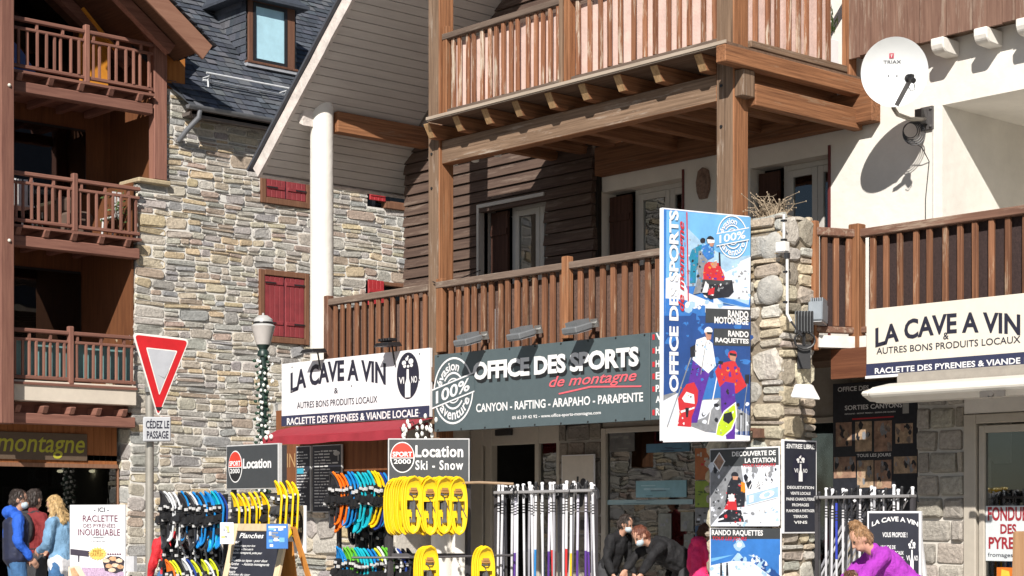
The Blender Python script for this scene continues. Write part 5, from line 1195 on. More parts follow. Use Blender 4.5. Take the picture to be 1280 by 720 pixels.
prf = [(15.62, zq2 - .02), (15.38, zq2 - .02), (15.27, zq2 + .04), (15.25, zq - .03), (15.3, zq + .02), (15.62, zq + .08)]
m.prism([(xa_, a, c) for a, c in prf], (3.4, 0, 0)); m.build('casing', mat('cream_white_metal', (.70, .67, .60), .4, .05), ac, bevel=.015)
m = MB(); m.prism([(xa_ - .1, a, c) for a, c in [(15.56, zq2 + .0), (15.4, zq2 - .0), (15.26, zq2 + .06), (15.26, zq - .02), (15.5, zq + .04)]], (.097, 0, 0)); m.build('end_cap', mat('cream_white_metal', (.7, .67, .6), .4), ac, bevel=.02)
m = MB(); m.box(xa_ + .1, xa_ + 3.4, 15.64, 16.5, 3.07, 3.10); m.box(xa_ + .1, xa_ + 3.4, 15.625, 15.655, 2.9, 3.07); m.build('arm_tray_light_stop', mat('grey_beige_panel', (.33, .30, .26), .6), ac)  # tray, plus an upright strip added to block sun leaking over the box
m = MB(); p = oy(1241, 492, 15.24); m.box(p.x - .14, p.x + .14, 15.225, 15.247, p.z - .03, p.z + .03); m.lathe((p.x, 15.2, p.z), [(.03, 0), (.03, .05)], 10, ax=(0, 1, 0)); m.build('winch', mat('dark_winch', (.1, .09, .08), .5), ac)
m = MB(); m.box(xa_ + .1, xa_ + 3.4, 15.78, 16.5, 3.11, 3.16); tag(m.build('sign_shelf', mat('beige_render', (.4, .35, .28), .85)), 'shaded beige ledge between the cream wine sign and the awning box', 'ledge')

# --- canyon outings board in the shaded recess
b = pxboard(1041, 662, 1146, 659, 480, Y=16.9); z = Zm(1000, 470, 4); m = MB()
cb = framed(b, 'advert_board', 'dark board of eight canyon photographs in the shade, reading SORTIES CANYONS', 'board', PBLK, th=.05)
b.ptext(m, 'OFFICE DES', *z(190, 80), *z(345, 46), m=0, bold=.02); b.ptext(m, 'SORTIES CANYONS', *z(225, 172), *z(512, 132), m=0, bold=.02)
b.ptext(m, 'ESPAGNE - MONT PERDU - SIERRA DE GUARA', *z(225, 194), *z(480, 174), m=0, bold=.02); P(z, [(262, 212), (470, 200), (470, 206), (262, 220)], 1, .005); b.ptext(m, 'TOUS LES JOURS', *z(285, 411), *z(456, 385), m=0, bold=.02); P(z, [(514, 129), (545, 126), (545, 186), (514, 188)], 5, .0035)
m.lines('lettering', [LTXT, REDP, PWARM, PBLK, PGR, mat('dim_white', (.4, .4, .38), .7)], cb)
RKM = [PWARM, mat('poster_tan', (.42, .3, .2), .5, .5, 16), PGR, PBLK, mat('poster_wet_rock', (.2, .16, .14), .5, .6, 22)]
for i, (l, t_, r_, bt) in enumerate(((180, 230, 260, 350), (277, 225, 360, 375), (372, 222, 460, 375), (478, 235, 565, 335), (170, 402, 280, 508), (287, 420, 368, 555), (374, 418, 458, 560), (470, 400, 585, 485))):
    ph = MB(); b.poly(ph, [z(l, t_ + 4), z(r_, t_), z(r_, bt), z(l, bt + 4)], .004, i % 2)
    for k in range(14):
        x, y = random.uniform(l + 10, r_ - 10), random.uniform(t_ + 12, bt - 12); s_ = random.uniform(6, 18)
        b.poly(ph, [z(min(r_, max(l, x + s_ * random.uniform(.5, 1) * math.cos(a))), min(bt, max(t_ + 3, y + s_ * 1.9 * random.uniform(.5, 1) * math.sin(a)))) for a in (0, 1, 2, 3, 4, 5)], .0045 + k * 2e-5, random.randrange(5))
    ph.build('photograph', RKM, cb, recalc=False)

# --- "montagne" sign on the chalet shop
xb_ = XF + .03; p0, p1 = ox(-60, 575, xb_), ox(109, 575.5, xb_); p0.z = p1.z = ox(60, 575, xb_).z; b = Board(p0, p1, ox(60, 541, xb_).z - p0.z); z = Zm(0, 470, 4.8); m = MB()
ms = framed(b, 'shop_sign', 'brown fascia sign with green italic lettering montagne over the chalet shop window', 'sign', mat('sign_brown', (.11, .075, .05), .6, .08), th=.04)
b.ptext(m, 'montagne', *z(-20, 488), *z(508, 372), bold=.008, shear=.22); m.lines('lettering', mat('sign_olive', (.42, .40, .04), .5, .1), ms)

# --- give-way sign
t = thing('road_sign', 'red and white triangular give way sign on pole with CEDEZ LE PASSAGE plate', 'road sign', V((at(187, 700, 22).x, at(187, 700, 22).y, 0)))
o = ORG[t.name]; m = MB(); top = at(187, 470, 22).z; m.tube([o, V((o.x, o.y, top))], .051, 14); m.build('pole', mat('pole_galvanised', (.36, .34, .30), .45, .1, 6, metal=.4), t, smooth=True)
tb = Board(at(163, 515, 21.75), at(234, 515, 22.05), 1); tb.o = at(187, 515, 21.87) - tb.u * .35; z = Zm(140, 380, 3.79)
def rtri(m, pts, r, d0, d1, k, n=5):
    pts = [V(tb.uv(*z(*p)) + (0,)) for p in pts]; out = []
    for i, p in enumerate(pts):
        a, c = pts[i - 1], pts[(i + 1) % 3]; e0 = (a - p).normalized(); e1 = (c - p).normalized()
        for j in range(n + 1): f = j / n; q = (p + e0 * r) * (1 - f) ** 2 + p * 2 * f * (1 - f) + (p + e1 * r) * f * f; out.append(q)
    if d1 is None: m.add([tb.pt(q.x, q.y, d0) for q in out], [tuple(range(len(out)))], k)
    else: m.prism([tb.pt(q.x, q.y, d0) for q in out], tb.n * (d1 - d0), k)
m = MB(); T0 = [(86, 134), (360, 174), (219, 545)]; rtri(m, T0, .08, -.025, 0, 0); m.build('triangle_plate', mat('sign_white_edge', (.72, .70, .66), .5), t)
m = MB(); rtri(m, [(98, 146), (352, 182), (219, 532)], .06, .002, None, 0); rtri(m, [(153, 208), (303, 228), (222, 438)], .02, .004, None, 1); rtri(m, [(160, 214), (296, 232), (222, 426)], .015, .005, None, 2)
tb.poly(m, [z(205, 492), z(240, 493), z(234, 505), z(222, 512), z(210, 504)], .005, 3); tb.poly(m, [z(208, 338), z(245, 355), z(268, 312), z(246, 360)], .006, 4)
m.build('triangle_face', [mat('sign_red', (.50, .012, .016), .35, .12, 7), mat('sign_white_edge', (.72, .7, .66), .5), mat('sign_inner_grey', (.42, .43, .46), .5, .1, 6), BLACK, mat('scratch_grey', (.2, .2, .2), .6)], t)
pb = Board(tb.o + V((0, 0, 0)), tb.o + tb.u, 1); a0 = pb.uv(*z(152, 655)); a1 = pb.uv(*z(281, 552)); pb.o = pb.pt(a0[0], a0[1], 0); pb.W = a1[0] - a0[0]; pb.H = a1[1] - a0[1] + .03
m = MB(); pb.slab(m, .03); m.build('text_plate', mat('plate_grey', (.50, .51, .53), .5, .06), t, bevel=.012)
m = MB(); pb.text(m, 'CÉDEZ LE', pb.W * .09, pb.H * .53, pb.W * .93, pb.H * .92, bold=.02); pb.text(m, 'PASSAGE', pb.W * .12, pb.H * .12, pb.W * .9, pb.H * .43, bold=.02); m.lines('lettering', INK, t)
m = MB(); m.obox(o + V((0, 0, top - .2)) - pb.u * .07 - pb.n * -.03, pb.u * .14, UP * .06, pb.n * .06); m.build('clamp', STEEL, t)

# --- street lamp with a garland, in front of the chalet
lp = at(329, 600, 31); t = thing('street_lamp', 'street lamp with a frosted lantern head and a white garland wound round its dark post', 'street lamp', (lp.x, lp.y, .1)); o = ORG[t.name]
zz = lambda r: at(329, r, 31).z
m = MB(); c_ = (o.x, o.y, 0); m.lathe(c_, [(.12, .1), (.12, .8), (.07, 1.0), (.06, zz(470)), (.06, zz(447)), (.10, zz(445)), (.10, zz(440)), (.07, zz(437)), (.12, zz(431))], 14); m.build('post', mat('dark_green_iron', (.02, .04, .035), .4), t, smooth=True)
m = MB(); m.lathe(c_, [(.12, zz(431)), (.19, zz(412)), (.21, zz(408))], 20); m.build('lantern_glass', mat('frosted_lantern', (.5, .47, .45), .35, .06), t, smooth=True)
m = MB(); m.lathe(c_, [(.21, zz(408)), (.16, zz(405)), (.17, zz(404)), (.165, zz(402)), (.16, zz(399)), (.08, zz(394.5)), (.02, zz(394)), (.02, zz(392)), (.005, zz(391))], 20); m.build('lantern_cap', mat('lantern_cap_grey', (.48, .48, .47), .4, .06), t, smooth=True)
m = MB(); m.lathe(c_, [(.172, zz(405)), (.178, zz(404)), (.172, zz(402.6))], 20); m.build('lantern_band', BLACKM, t)
m = MB(); random.seed(8); gl_ = MB(); n = 230
for i in range(n):
    a = i * .7 + random.uniform(-.5, .5); zq = zz(446) - i * .0112; r_ = .075 + random.uniform(0, .06) * (1 + .6 * math.sin(i * .21)); p = V((o.x + r_ * math.cos(a), o.y + r_ * math.sin(a), zq))
    (m if i % 3 else gl_).ell(p, (.026, .026, .03) if i % 3 else (.034, .034, .03), 6, 4)
gm_ = MB(); gm_.tube([V((o.x + .075 * math.cos(k * .5), o.y + .075 * math.sin(k * .5), zz(446) - k * .0165)) for k in range(158)], .018, 6, 1); gm_.add(m.v, m.f, 0); gm_.add(gl_.v, gl_.f, 1); gm_.build('garland', [BUL, mat('garland_dark_green', (.015, .05, .03), .6)], t)

# --- satellite dish
dc = oy(1118, 90, 16.4); nd = (V((0, 0, ZC)) - dc); nd = (nd.normalized() + V((.10, 0, .04))).normalized()
mt = oy(1158, 147, YW - .02)
t = thing('satellite_dish', 'round white satellite dish on a bracket on the sunlit white wall', 'satellite dish', mt)
rd_ = 41.5 / F * 19.85; Md = nd.to_track_quat('Z', 'Y').to_matrix()
vs = []; fs = []; nr, nn = 8, 48
for k_ in range(2):
    for i in range(nr + 1):
        r_ = rd_ * i / nr
        for j in range(nn):
            a = 2 * math.pi * j / nn; vs.append(dc + Md @ V((r_ * math.cos(a), r_ * 1.03 * math.sin(a), .11 * (r_ / rd_) ** 2 - .09 - k_ * .012)))
for k_ in range(2):
    q = k_ * (nr + 1) * nn
    fs += [(q + i * nn + j, q + i * nn + (j + 1) % nn, q + (i + 1) * nn + (j + 1) % nn, q + (i + 1) * nn + j) for i in range(nr) for j in range(nn)]
q = (nr + 1) * nn; fs += [(nr * nn + j, nr * nn + (j + 1) % nn, q + nr * nn + (j + 1) % nn, q + nr * nn + j) for j in range(nn)]
m = MB(); m.add(vs, fs); m.build('reflector', mat('dish_white', (.74, .76, .76), .45, .04, 3), t, smooth=True)
db = Board(dc + Md @ V((0, 0, .0)), dc + Md @ V((0, 0, 0)) + CR, 1, up=UP); db.n = nd; db.u = UP.cross(nd).normalized(); db.v = nd.cross(db.u).normalized()
db.o = dc - nd * .075; m = MB(); z = Zm(1000, 0, 3.6)
def dpt(px, row): u_, v_ = db.uv(px, row); return u_, v_
a0 = dpt(*z(375, 287)); a1 = dpt(*z(455, 270)); db.text(m, 'TRIAX', a0[0], a0[1], a1[0], a1[1], d=.006, m=0, bold=.005); a0 = dpt(*z(401, 263)); a1 = dpt(*z(422, 240)); db.rect(m, a0[0], a0[1], a1[0], a1[1], .006, 1)
w_ = a1[0] - a0[0]; db.rect(m, a0[0] + w_ * .42, a0[1] + w_ * .2, a0[0] + w_ * .58, a1[1] - w_ * .25, .008, 2); db.rect(m, a0[0] + w_ * .25, a1[1] - w_ * .42, a0[0] + w_ * .75, a1[1] - w_ * .27, .0085, 2)
for x in (398, 436): q_ = dpt(*z(x, 341)); db.disc(m, q_[0], q_[1], .009, .009, .008, 0, 10)
Mi = Md.inverted()
for i_, v in enumerate(m.v):
    q_ = Mi @ (v - dc); lift = (v - db.o).dot(nd); q_.z = .11 * (q_.x ** 2 + (q_.y / 1.03) ** 2) / rd_ ** 2 - .09 + lift; m.v[i_] = dc + Md @ q_
m.build('printed_mark', [mat('mark_grey', (.12, .12, .14), .6), mat('mark_red', (.6, .08, .12), .5), LTXT], t, recalc=False)
bot = dc + Md @ V((0.07, -rd_ * .98, .03)); lnb = dc + nd * .34 + db.u * (dpt(*z(490, 355))[0] * .7) - db.v * .10
lnb = at(1138, 99, (dc - V((0, 0, ZC))).dot(CF) - .36); bot = at(1121, 131, (dc - V((0, 0, ZC))).dot(CF) - .06)
m = MB(); m.beam(bot, lnb, .05, .035, nd); m.build('feed_arm', mat('arm_grey', (.30, .30, .31), .4, metal=.3), t)
m = MB(); ld = (dc - lnb).normalized(); m.lathe(lnb, [(.03, -.08), (.032, 0), (.048, .02), (.048, .05)], 14, ax=ld); m.box(lnb.x - .03, lnb.x + .03, lnb.y - .03, lnb.y + .03, lnb.z - .0, lnb.z + .05); m.build('receiver', BLACK, t)
m = MB(); dt_ = (dc - V((0, 0, ZC))).dot(CF); m.tube([dc - nd * .17, at(1117, 126, dt_ + .12), at(1117, 135, dt_ + .1), at(1122, 143, dt_ + .15), at(1138, 149, dt_ + .3), at(1152, 149, dt_ + .5), mt + V((0, -.03, -.02))], .025, 10); m.build('mount_tube', mat('mount_steel', (.33, .30, .26), .4, .1, metal=.5), t, smooth=True)
m = MB(); m.box(mt.x - .07, mt.x + .09, YW - .035, YW - .003, mt.z - .14, mt.z + .12); m.box(mt.x - .06, mt.x + .03, YW - .16, YW - .036, mt.z - .08, mt.z + .08)
for dx in (-.05, .07):
    for dz in (-.11, .09): m.ell((mt.x + dx, YW - .04, mt.z + dz), (.018, .018, .018), 8, 5)
m.build('wall_plate', mat('mount_dark', (.08, .075, .075), .5, .2), t)
m = MB(); cc = at(1138, 163, (mt - V((0, 0, ZC))).dot(CF) - .12)
for k_ in range(5):
    r_ = .085 + .012 * k_; m.tube([cc + CR * (r_ * .95 * math.cos(a_ * .3) + k_ * .008) + UP * (r_ * math.sin(a_ * .3) - .01 * k_) - CF * .01 * k_ for a_ in range(22)], .006, 5)
m.tube([lnb, lnb + CR * .04 - UP * .05, lnb + CR * .05 - UP * .11, lnb + CR * .01 - UP * .13, lnb - CR * .02 - UP * .09], .005, 5)
m.tube([cc - UP * .1, cc + V((.1, .08, -.2)), (mt.x + .03, YW - .01, mt.z - .5), (mt.x - .02, YW - .01, 5.2), (mt.x - .02, YW - .01, 3.7)], .006, 5)
m.build('cable', BLACK, t, smooth=True)

# --- fittings on the stone pillar
cb_ = lambda px, row, d=.06: oy(px, row, yp0 - d)
t = thing('junction_box', 'white conduit and junction box running down the corner of the stone pillar', 'conduit', cb_(981, 314)); WP = mat('white_conduit', (.72, .71, .68), .5)
m = MB(); m.tube([cb_(980, 268), cb_(980, 300), cb_(978, 306)], .016, 8); m.tube([cb_(984, 322), cb_(984, 392), cb_(989, 402)], .016, 8); m.build('conduit', WP, t, smooth=True)
p = cb_(981, 309, .02); m = MB(); m.box(p.x - .06, p.x + .07, p.y - .09, p.y - .0, p.z - .06, p.z + .05); m.build('box_body', WP, t, bevel=.01)
m = MB(); m.tube([cb_(984, 316), cb_(984, 323)], .03, 8); m.tube([cb_(989, 402), cb_(996, 412), cb_(1003, 420, .12)], .012, 6); m.build('cable', BLACK, t)
m = MB()
for r_ in (276, 300, 340, 378): q_ = cb_(981 if r_ < 310 else 984, r_, .045); m.box(q_.x - .025, q_.x + .025, q_.y - .04, q_.y + .01, q_.z - .01, q_.z + .01)
m.build('clip', BLACK, t)
flood('floodlight', at(1030, 388, 19.5) + V((-.1, .1, -.05)), V((.45, -1, .1)), 'large grey floodlight beside the stone pillar, in front of the right-hand balcony rail', None, .16, .42, mat('blue_grey_plastic', (.22, .25, .28), .5), .12)
p = at(1006, 402, 19.3); t = thing('wall_lamp', 'black ribbed lamp with a dangling cable on the edge of the stone pillar', 'wall lamp', p); m = MB()
for i in range(6): q = p + CR * (i * .032 - .09); m.obox(q - UP * .11 - CF * .04, CR * .014, UP * .22, CF * .12)
m.build('cooling_fin', BLACKM, t); m = MB(); m.obox(p - CR * .1 - UP * .12 + CF * .03, CR * .2, UP * .24, CF * .07); m.build('lamp_body', GREYP, t, bevel=.01)
m = MB(); m.tube([p - UP * .12 + CF * .05, p - UP * .25 + CF * .06], .02, 6); m.tube([p - UP * .2 + CR * .11 * math.cos(k * .45) + UP * .09 * math.sin(k * .45) for k in range(15)], .012, 6); m.obox(p - CR * .07 - UP * .5 + CF * .05, CR * .14, UP * .26, CF * .06); m.build('cable_box', BLACK, t)
p = at(1006, 489, 18.9); t = thing('floodlight', 'white weathered floodlight on the stone pillar beside the dark canyon board', 'floodlight', p); m = MB()
m.hexa([p + CR * a + UP * c_ + CF * e_ for a, c_, e_ in ((-.16, -.07, -.05), (.15, -.10, -.1), (.17, -.05, .12), (-.12, -.04, .12), (-.12, .03, -.02), (.08, .04, -.04), (.1, .08, .1), (-.09, .09, .1))]); m.build('lamp_body', WP, t, bevel=.015); m = MB(); m.obox(p + CF * .12 - UP * .02, CR * .05, UP * .06, CF * .3); m.tube([p + CF * .1 - UP * .05, p - CR * .1 - UP * .06, p - CR * .14 - UP * .02], .012, 6); m.build('bracket', STEEL, t)
# dry plant on top of the pillar
tp = oy(965, 262, yp0 + .22); t = thing('dry_plant', 'bare twiggy dry plant on top of the stone pillar', 'plant', (tp.x, tp.y, 4.84)); o = ORG[t.name]; m = MB(); random.seed(12)
for i in range(80):
    a = random.uniform(0, 6.28); l_ = random.uniform(.06, .27); q1 = o + V((random.uniform(-.15, .15), random.uniform(-.1, .1), 0)); q2 = q1 + V((math.cos(a) * l_ * .5, math.sin(a) * l_ * .5, l_ * random.uniform(.4, .9))); q3 = q2 + V((math.cos(a) * l_ * .5 + random.uniform(-.06, .06), math.sin(a) * l_ * .4, l_ * random.uniform(-.1, .5)))
    m.tube([q1, q2, q3], [.006, .004, .002], 4); m.ell(q3, (.007, .007, .01), 5, 4); q4 = q2 + V((random.uniform(-.07, .07), random.uniform(-.07, .07), random.uniform(0, .08))); m.tube([q2, q4], [.003, .0015], 4)
m.build('twigs', mat('dry_twig', (.34, .27, .19), .9, .3), t)
# lanterns hung under the top balcony beam
for i, (px, row) in enumerate(((568, 203), (594, 198), (622, 191))):
    p = oy(px, row, 15.35); m = MB(); m.lathe(p - V((0, 0, .05)), [(.03, 0), (.05, .01), (.058, .1), (.05, .11)], 14); m.tube([p + V((0, 0, .06)), p + V((0, 0, .2))], .005, 5)
    tag(m.build('hanging_lantern', BUL, smooth=True), 'small white hanging lantern under the upper balcony beam, ' + ('nearest the corner post', 'middle one of three', 'farthest right of three')[i], 'lantern', 'white lanterns under the beam')
m = MB(); m.tube([oy(541, 352, 14.97), oy(553, 358, 14.95), oy(566, 352, 14.97), oy(600, 338, 17.0)], .008, 5); tag(m.build('cable', BLACK), 'thin dark cable looped round the left timber post at railing height', 'cable')
# small floodlights standing on the balcony edge above the white sign
for px, row, lb in ((397, 440, 'small dark lamp on a stalk above the left end of the white wine sign'), (490, 432, 'small dark double-finned lamp above the right half of the white wine sign')):
    p = oy(px, row, 14.85); t = thing('sign_lamp', lb, 'lamp', p, 'lamps above the white wine sign'); m = MB(); m.tube([p + V((0, .05, -.25)), p + V((0, 0, 0))], .012, 6); m.build('stalk', BLACKM, t); m = MB(); m.hexa([p + V(q) for q in ((-.16, -.2, -.02), (.16, -.2, -.02), (.13, .08, -.01), (-.13, .08, -.01), (-.13, -.17, .03), (.13, -.17, .03), (.1, .06, .05), (-.1, .06, .05))])
    if px > 450:
        for i in range(5): m.box(p.x - .12 + i * .055, p.x - .1 + i * .055, p.y - .15, p.y, p.z + .05, p.z + .09)
    m.build('lamp_body', BLACKM, t, bevel=.006)
m = MB(); x = oy(646, 400, 15.4).x; 
for dx in (-.06, .07): m.box(x + dx - .03, x + dx + .03, 15.045, 15.062, 3.67, 4.22)
tag(m.build('white_plank', WHITE), 'two white uprights standing behind the slats of the lower balcony railing', 'panel')
# white planter on the upper balcony
p = oy(1068, 60, 16.82); m = MB(); m.box(UX1 - .16, UX1 - .1, 16.72, 16.96, 6.85, 7.18); t = thing('planter', 'white planter with a green plant at the end of the upper balcony', 'planter', (UX1 - .13, 16.84, 6.75)); m.box(UX1 - .30, UX1 - .165, 16.70, 16.97, 6.76, 7.2); m.build('pot', WHITE, t, bevel=.01); m = MB(); random.seed(6)
for i in range(60):
    q = V((UX1 - .2 + random.uniform(-.08, .1), 16.84 + random.uniform(-.12, .12), 7.2 + random.uniform(0, .35))); d = V((random.uniform(-.5, .5), random.uniform(-.5, .5), 1)).normalized(); e = d.cross(V((1, .3, 0))).normalized(); m.add([q, q + d * .06 + e * .02, q + d * .13, q + d * .06 - e * .02], [(0, 1, 2, 3)])
m.build('leaves', GREEN, t, recalc=False)
# ================================================================== hire boards, racks, snowshoes, poles
def hire_board(l, bl, r, br, tl_row, tL, tR, label, two):
    b = pxboard(l, bl, r, br, tl_row, tL=tL, tR=tR); t = framed(b, 'hire_board', label, 'sign', DARKGREY, mat('pale_edge', (.55, .55, .55), .5), bw=.012, th=.05)
    return b, t
def oval_mark(b, t, cu, cv, rx, ry):
    m = MB(); b.disc(m, cu, cv, rx, ry, .005, 0); b.disc(m, cu, cv, rx * .9, ry * .93, .007, 1)
    n = 24; pts = [b.pt(cu + rx * .9 * math.cos(math.pi * i / n), cv + .12 * ry + ry * .81 * math.sin(math.pi * i / n), .009) for i in range(n + 1)]
    m.add(pts, [tuple(range(n + 1))], 2); b.rect(m, cu - rx * .9, cv - ry * .02, cu + rx * .9, cv + ry * .13, .0092, 2); b.rect(m, cu - rx * .93, cv - ry * .07, cu + rx * .93, cv - ry * .02, .0095, 0)
    b.text(m, 'SPORT', cu - rx * .8, cv + ry * .04, cu + rx * .8, cv + ry * .36, d=.011, m=0, bold=.03); b.text(m, '2000', cu - rx * .7, cv - ry * .42, cu + rx * .7, cv - ry * .12, d=.011, m=0, bold=.02)
    m.build('oval_mark', [LTXT, BLACK, mat('mark_bright_red', (.62, .05, .03), .4)], t)
b1, h1 = hire_board(283, 613, 348, 610, 557, 19.6, 18.9, 'smaller dark grey hire board reading only Location, on the stand by the stone wall', 0); z = Zm(260, 480, 3)
cu, cv = b1.uv(*z(104, 310)); oval_mark(b1, h1, cu, cv, b1.uv(*z(130, 310))[0] - cu, b1.uv(*z(104, 250))[1] - cv)
m = MB(); b1.ptext(m, 'Location', *z(132, 318), *z(238, 276), bold=.03); m.lines('lettering', LTXT, h1)
b2_, h2 = hire_board(485, 605, 587, 605, 548, 18.5, 18.5, 'dark grey hire board reading Location Ski - Snow above the hanging yellow snowshoes', 1)
cu, cv = b2_.uv(*z(729, 275)); oval_mark(b2_, h2, cu, cv, b2_.uv(*z(775, 275))[0] - cu, b2_.uv(*z(729, 217))[1] - cv)
m = MB(); b2_.ptext(m, 'Location', *z(778, 275), *z(957, 230), bold=.026, space=1.06); b2_.ptext(m, 'Ski - Snow', *z(778, 322), *z(957, 286), bold=.02, space=1.16); m.lines('lettering', LTXT, h2)
FRM = mat('rack_dark_steel', (.075, .07, .075), .45, .12, metal=.3)
GZ = .13
def stand(name, label, b, drop, bars=(), group=None, back=.35):
    t = thing(name, label, 'rack', V((b.pt(b.W / 2, 0, -.1).x, b.pt(b.W / 2, 0, -.1).y, GZ)), group)
    for a in (.02, b.W - .02):
        p = b.pt(a, b.H - .02, -.085); m = MB(); m.box(p.x - .022, p.x + .022, p.y - .022, p.y + .022, GZ, p.z); m.build('upright', FRM, t)
        q = b.pt(a, 0, .35); r_ = b.pt(a, 0, -.55); m = MB(); m.beam((q.x, q.y, GZ + .02), (r_.x, r_.y, GZ + .02), .04, .04); m.build('foot', FRM, t)
    for row_z in bars:
        p0, p1 = b.pt(0.0, 0, -.085), b.pt(b.W, 0, -.085); m = MB(); m.beam((p0.x, p0.y, row_z), (p1.x, p1.y, row_z), .035, .035); m.build('crossbar', FRM, t)
    return t
s1 = stand('display_rack', 'dark steel rack holding up the Location board, hung with yellow snowshoes', b1, 0, (b1.o.z - .06, at(315, 656, 19.2).z))
s2_ = stand('display_rack', 'dark steel rack under the Location Ski - Snow board, hung with yellow snowshoes', b2_, 0, (b2_.o.z - .02, at(530, 694, 18.5).z))
m = MB(); m.tube([at(515, 605.5, 18.3), at(600, 603, 18.1), at(642, 605, 18.0)], .014, 8); m.build('rod', mat('wooden_rod', (.3, .2, .12), .6), s2_)
m = MB(); m.tube([at(440, 697, 18.6), at(512, 697, 18.5), at(642, 694, 18.1)], .012, 8); m.build('rod', FRM, s2_)

def shoe_mesh(style):
    """snowshoe 0.62 m long, tip up (+z), deck in the x-z plane facing -y, hung from z = 0 at the tip"""
    L, Wd = .62, .20; nu, nv = 9, 25; pts = []; mask = {}
    def half(s):
        if style == 'oval': return Wd / 2 * (1 - abs(2 * s - 1) ** 3.2) ** .5 * (1.0 if s > .5 else .86 + .28 * s) + .004
        return Wd / 2 * ((1 - abs(2 * s - 1) ** 5) ** .5) * (.5 + .5 * min(1, s * 1.5)) * (1 - .72 * max(0, s - .70) / .30) + .003
    for j in range(nv):
        s = j / (nv - 1); h = half(s); curl = -.06 * max(0, (s - .72) / .28) ** 2 - .03 * max(0, (.12 - s) / .12) ** 2 if style != 'oval' else -.055 * max(0, (s - .78) / .22) ** 2
        for i in range(nu):
            u = i / (nu - 1) * 2 - 1; pts.append(V((u * h, curl + .012 * (u * u) * (-1), -L + s * L)))
    for j in range(nv - 1):
        for i in range(nu - 1):
            s = (j + .5) / (nv - 1); hole = False
            if i in (1, 2, 5, 6):
                if style == 'oval': hole = (.12 < s < .30 and i in (2, 5)) or (.42 < s < .60) or (.68 < s < .76 and i in (2, 5))
                else: hole = (.14 < s < .26 and i in (2, 5)) or (.52 < s < .62 and i in (2, 5))
            if style == 'oval' and i in (3, 4) and (.36 < s < .60): hole = True
            if not hole: mask[(j, i)] = 1
    m = MB(); o2 = nu * nv; vs = [p for p in pts] + [p + V((0, .016, 0)) for p in pts]; fs = []
    id_ = lambda j, i: j * nu + i
    for (j, i) in mask:
        a, b, c, d = id_(j, i), id_(j, i + 1), id_(j + 1, i + 1), id_(j + 1, i); fs += [(a, b, c, d), (a + o2, d + o2, c + o2, b + o2)]
        for (e, f, nb) in ((a, b, (j - 1, i)), (b, c, (j, i + 1)), (c, d, (j + 1, i)), (d, a, (j, i - 1))):
            if nb not in mask: fs.append((e, f, f + o2, e + o2))
    m.add(vs, fs)
    rim = [pts[id_(j, nu - 1)] for j in range(nv)] + [pts[id_(j, 0)] for j in range(nv - 1, -1, -1)]; rim.append(rim[0]); m.tube([p + V((0, .004, 0)) for p in rim], 0.011 if style == 'oval' else .012, 6, cap=False)
    return m
def bind_mesh(style):
    m = MB()
    if style == 'oval':
        m.box(-.018, .018, -.03, -.003, -.47, -.27); m.hexa([(-.024, -.035, -.5), (.024, -.035, -.5), (.024, -.003, -.5), (-.024, -.003, -.5), (-.02, -.03, -.46), (.02, -.03, -.46), (.02, -.003, -.46), (-.02, -.003, -.46)]); m.tube([(-.05, -.006, -.19), (-.02, -.03, -.2), (.02, -.03, -.2), (.05, -.006, -.19)], .008, 5); m.tube([(-.05, -.006, -.14), (.09, -.02, -.44)], .006, 5); return m
    m.box(-.035, .035, -.035, -.003, -.36, -.20); m.hexa([(-.05, -.07, -.23), (.05, -.07, -.23), (.05, -.004, -.25), (-.05, -.004, -.25), (-.045, -.06, -.15), (.045, -.06, -.15), (.05, -.004, -.14), (-.05, -.004, -.14)])
    m.box(-.04, .04, -.03, -.005, -.47, -.40); m.tube([(-.055, -.005, -.2), (-.06, -.06, -.19), (0, -.085, -.185), (.06, -.06, -.19), (.055, -.005, -.2)], .009, 5); m.tube([(-.05, -.005, -.33), (-.06, -.07, -.35), (0, -.095, -.36), (.06, -.07, -.35), (.05, -.005, -.33)], .008, 5)
    if style != 'oval': m.hexa([(-.045, -.11, -.34), (.045, -.11, -.34), (.045, -.005, -.36), (-.045, -.005, -.36), (-.04, -.1, -.27), (.04, -.1, -.27), (.045, -.005, -.25), (-.045, -.005, -.25)])
    return m
def buck_mesh(oval):
    m = MB()
    if oval: m.box(-.05, .05, -.022, -.004, -.175, -.15); m.box(-.035, .035, -.03, -.004, -.15, -.12); return m
    m.box(.02, .055, -.10, -.075, -.2, -.17); m.box(-.055, -.025, -.105, -.08, -.37, -.335); m.tube([(-.08, .012, -.155), (.08, .012, -.155)], .013, 6); return m
SC = {'yellow': (.86, .58, .01), 'blue': (.01, .22, .58), 'teal': (.01, .42, .52), 'orange': (.80, .16, .01), 'white': (.66, .68, .70), 'green': (.13, .48, .04), 'lime': (.60, .66, .03), 'navy': (.02, .05, .26), 'black': (.03, .03, .035)}
SHOE = {}
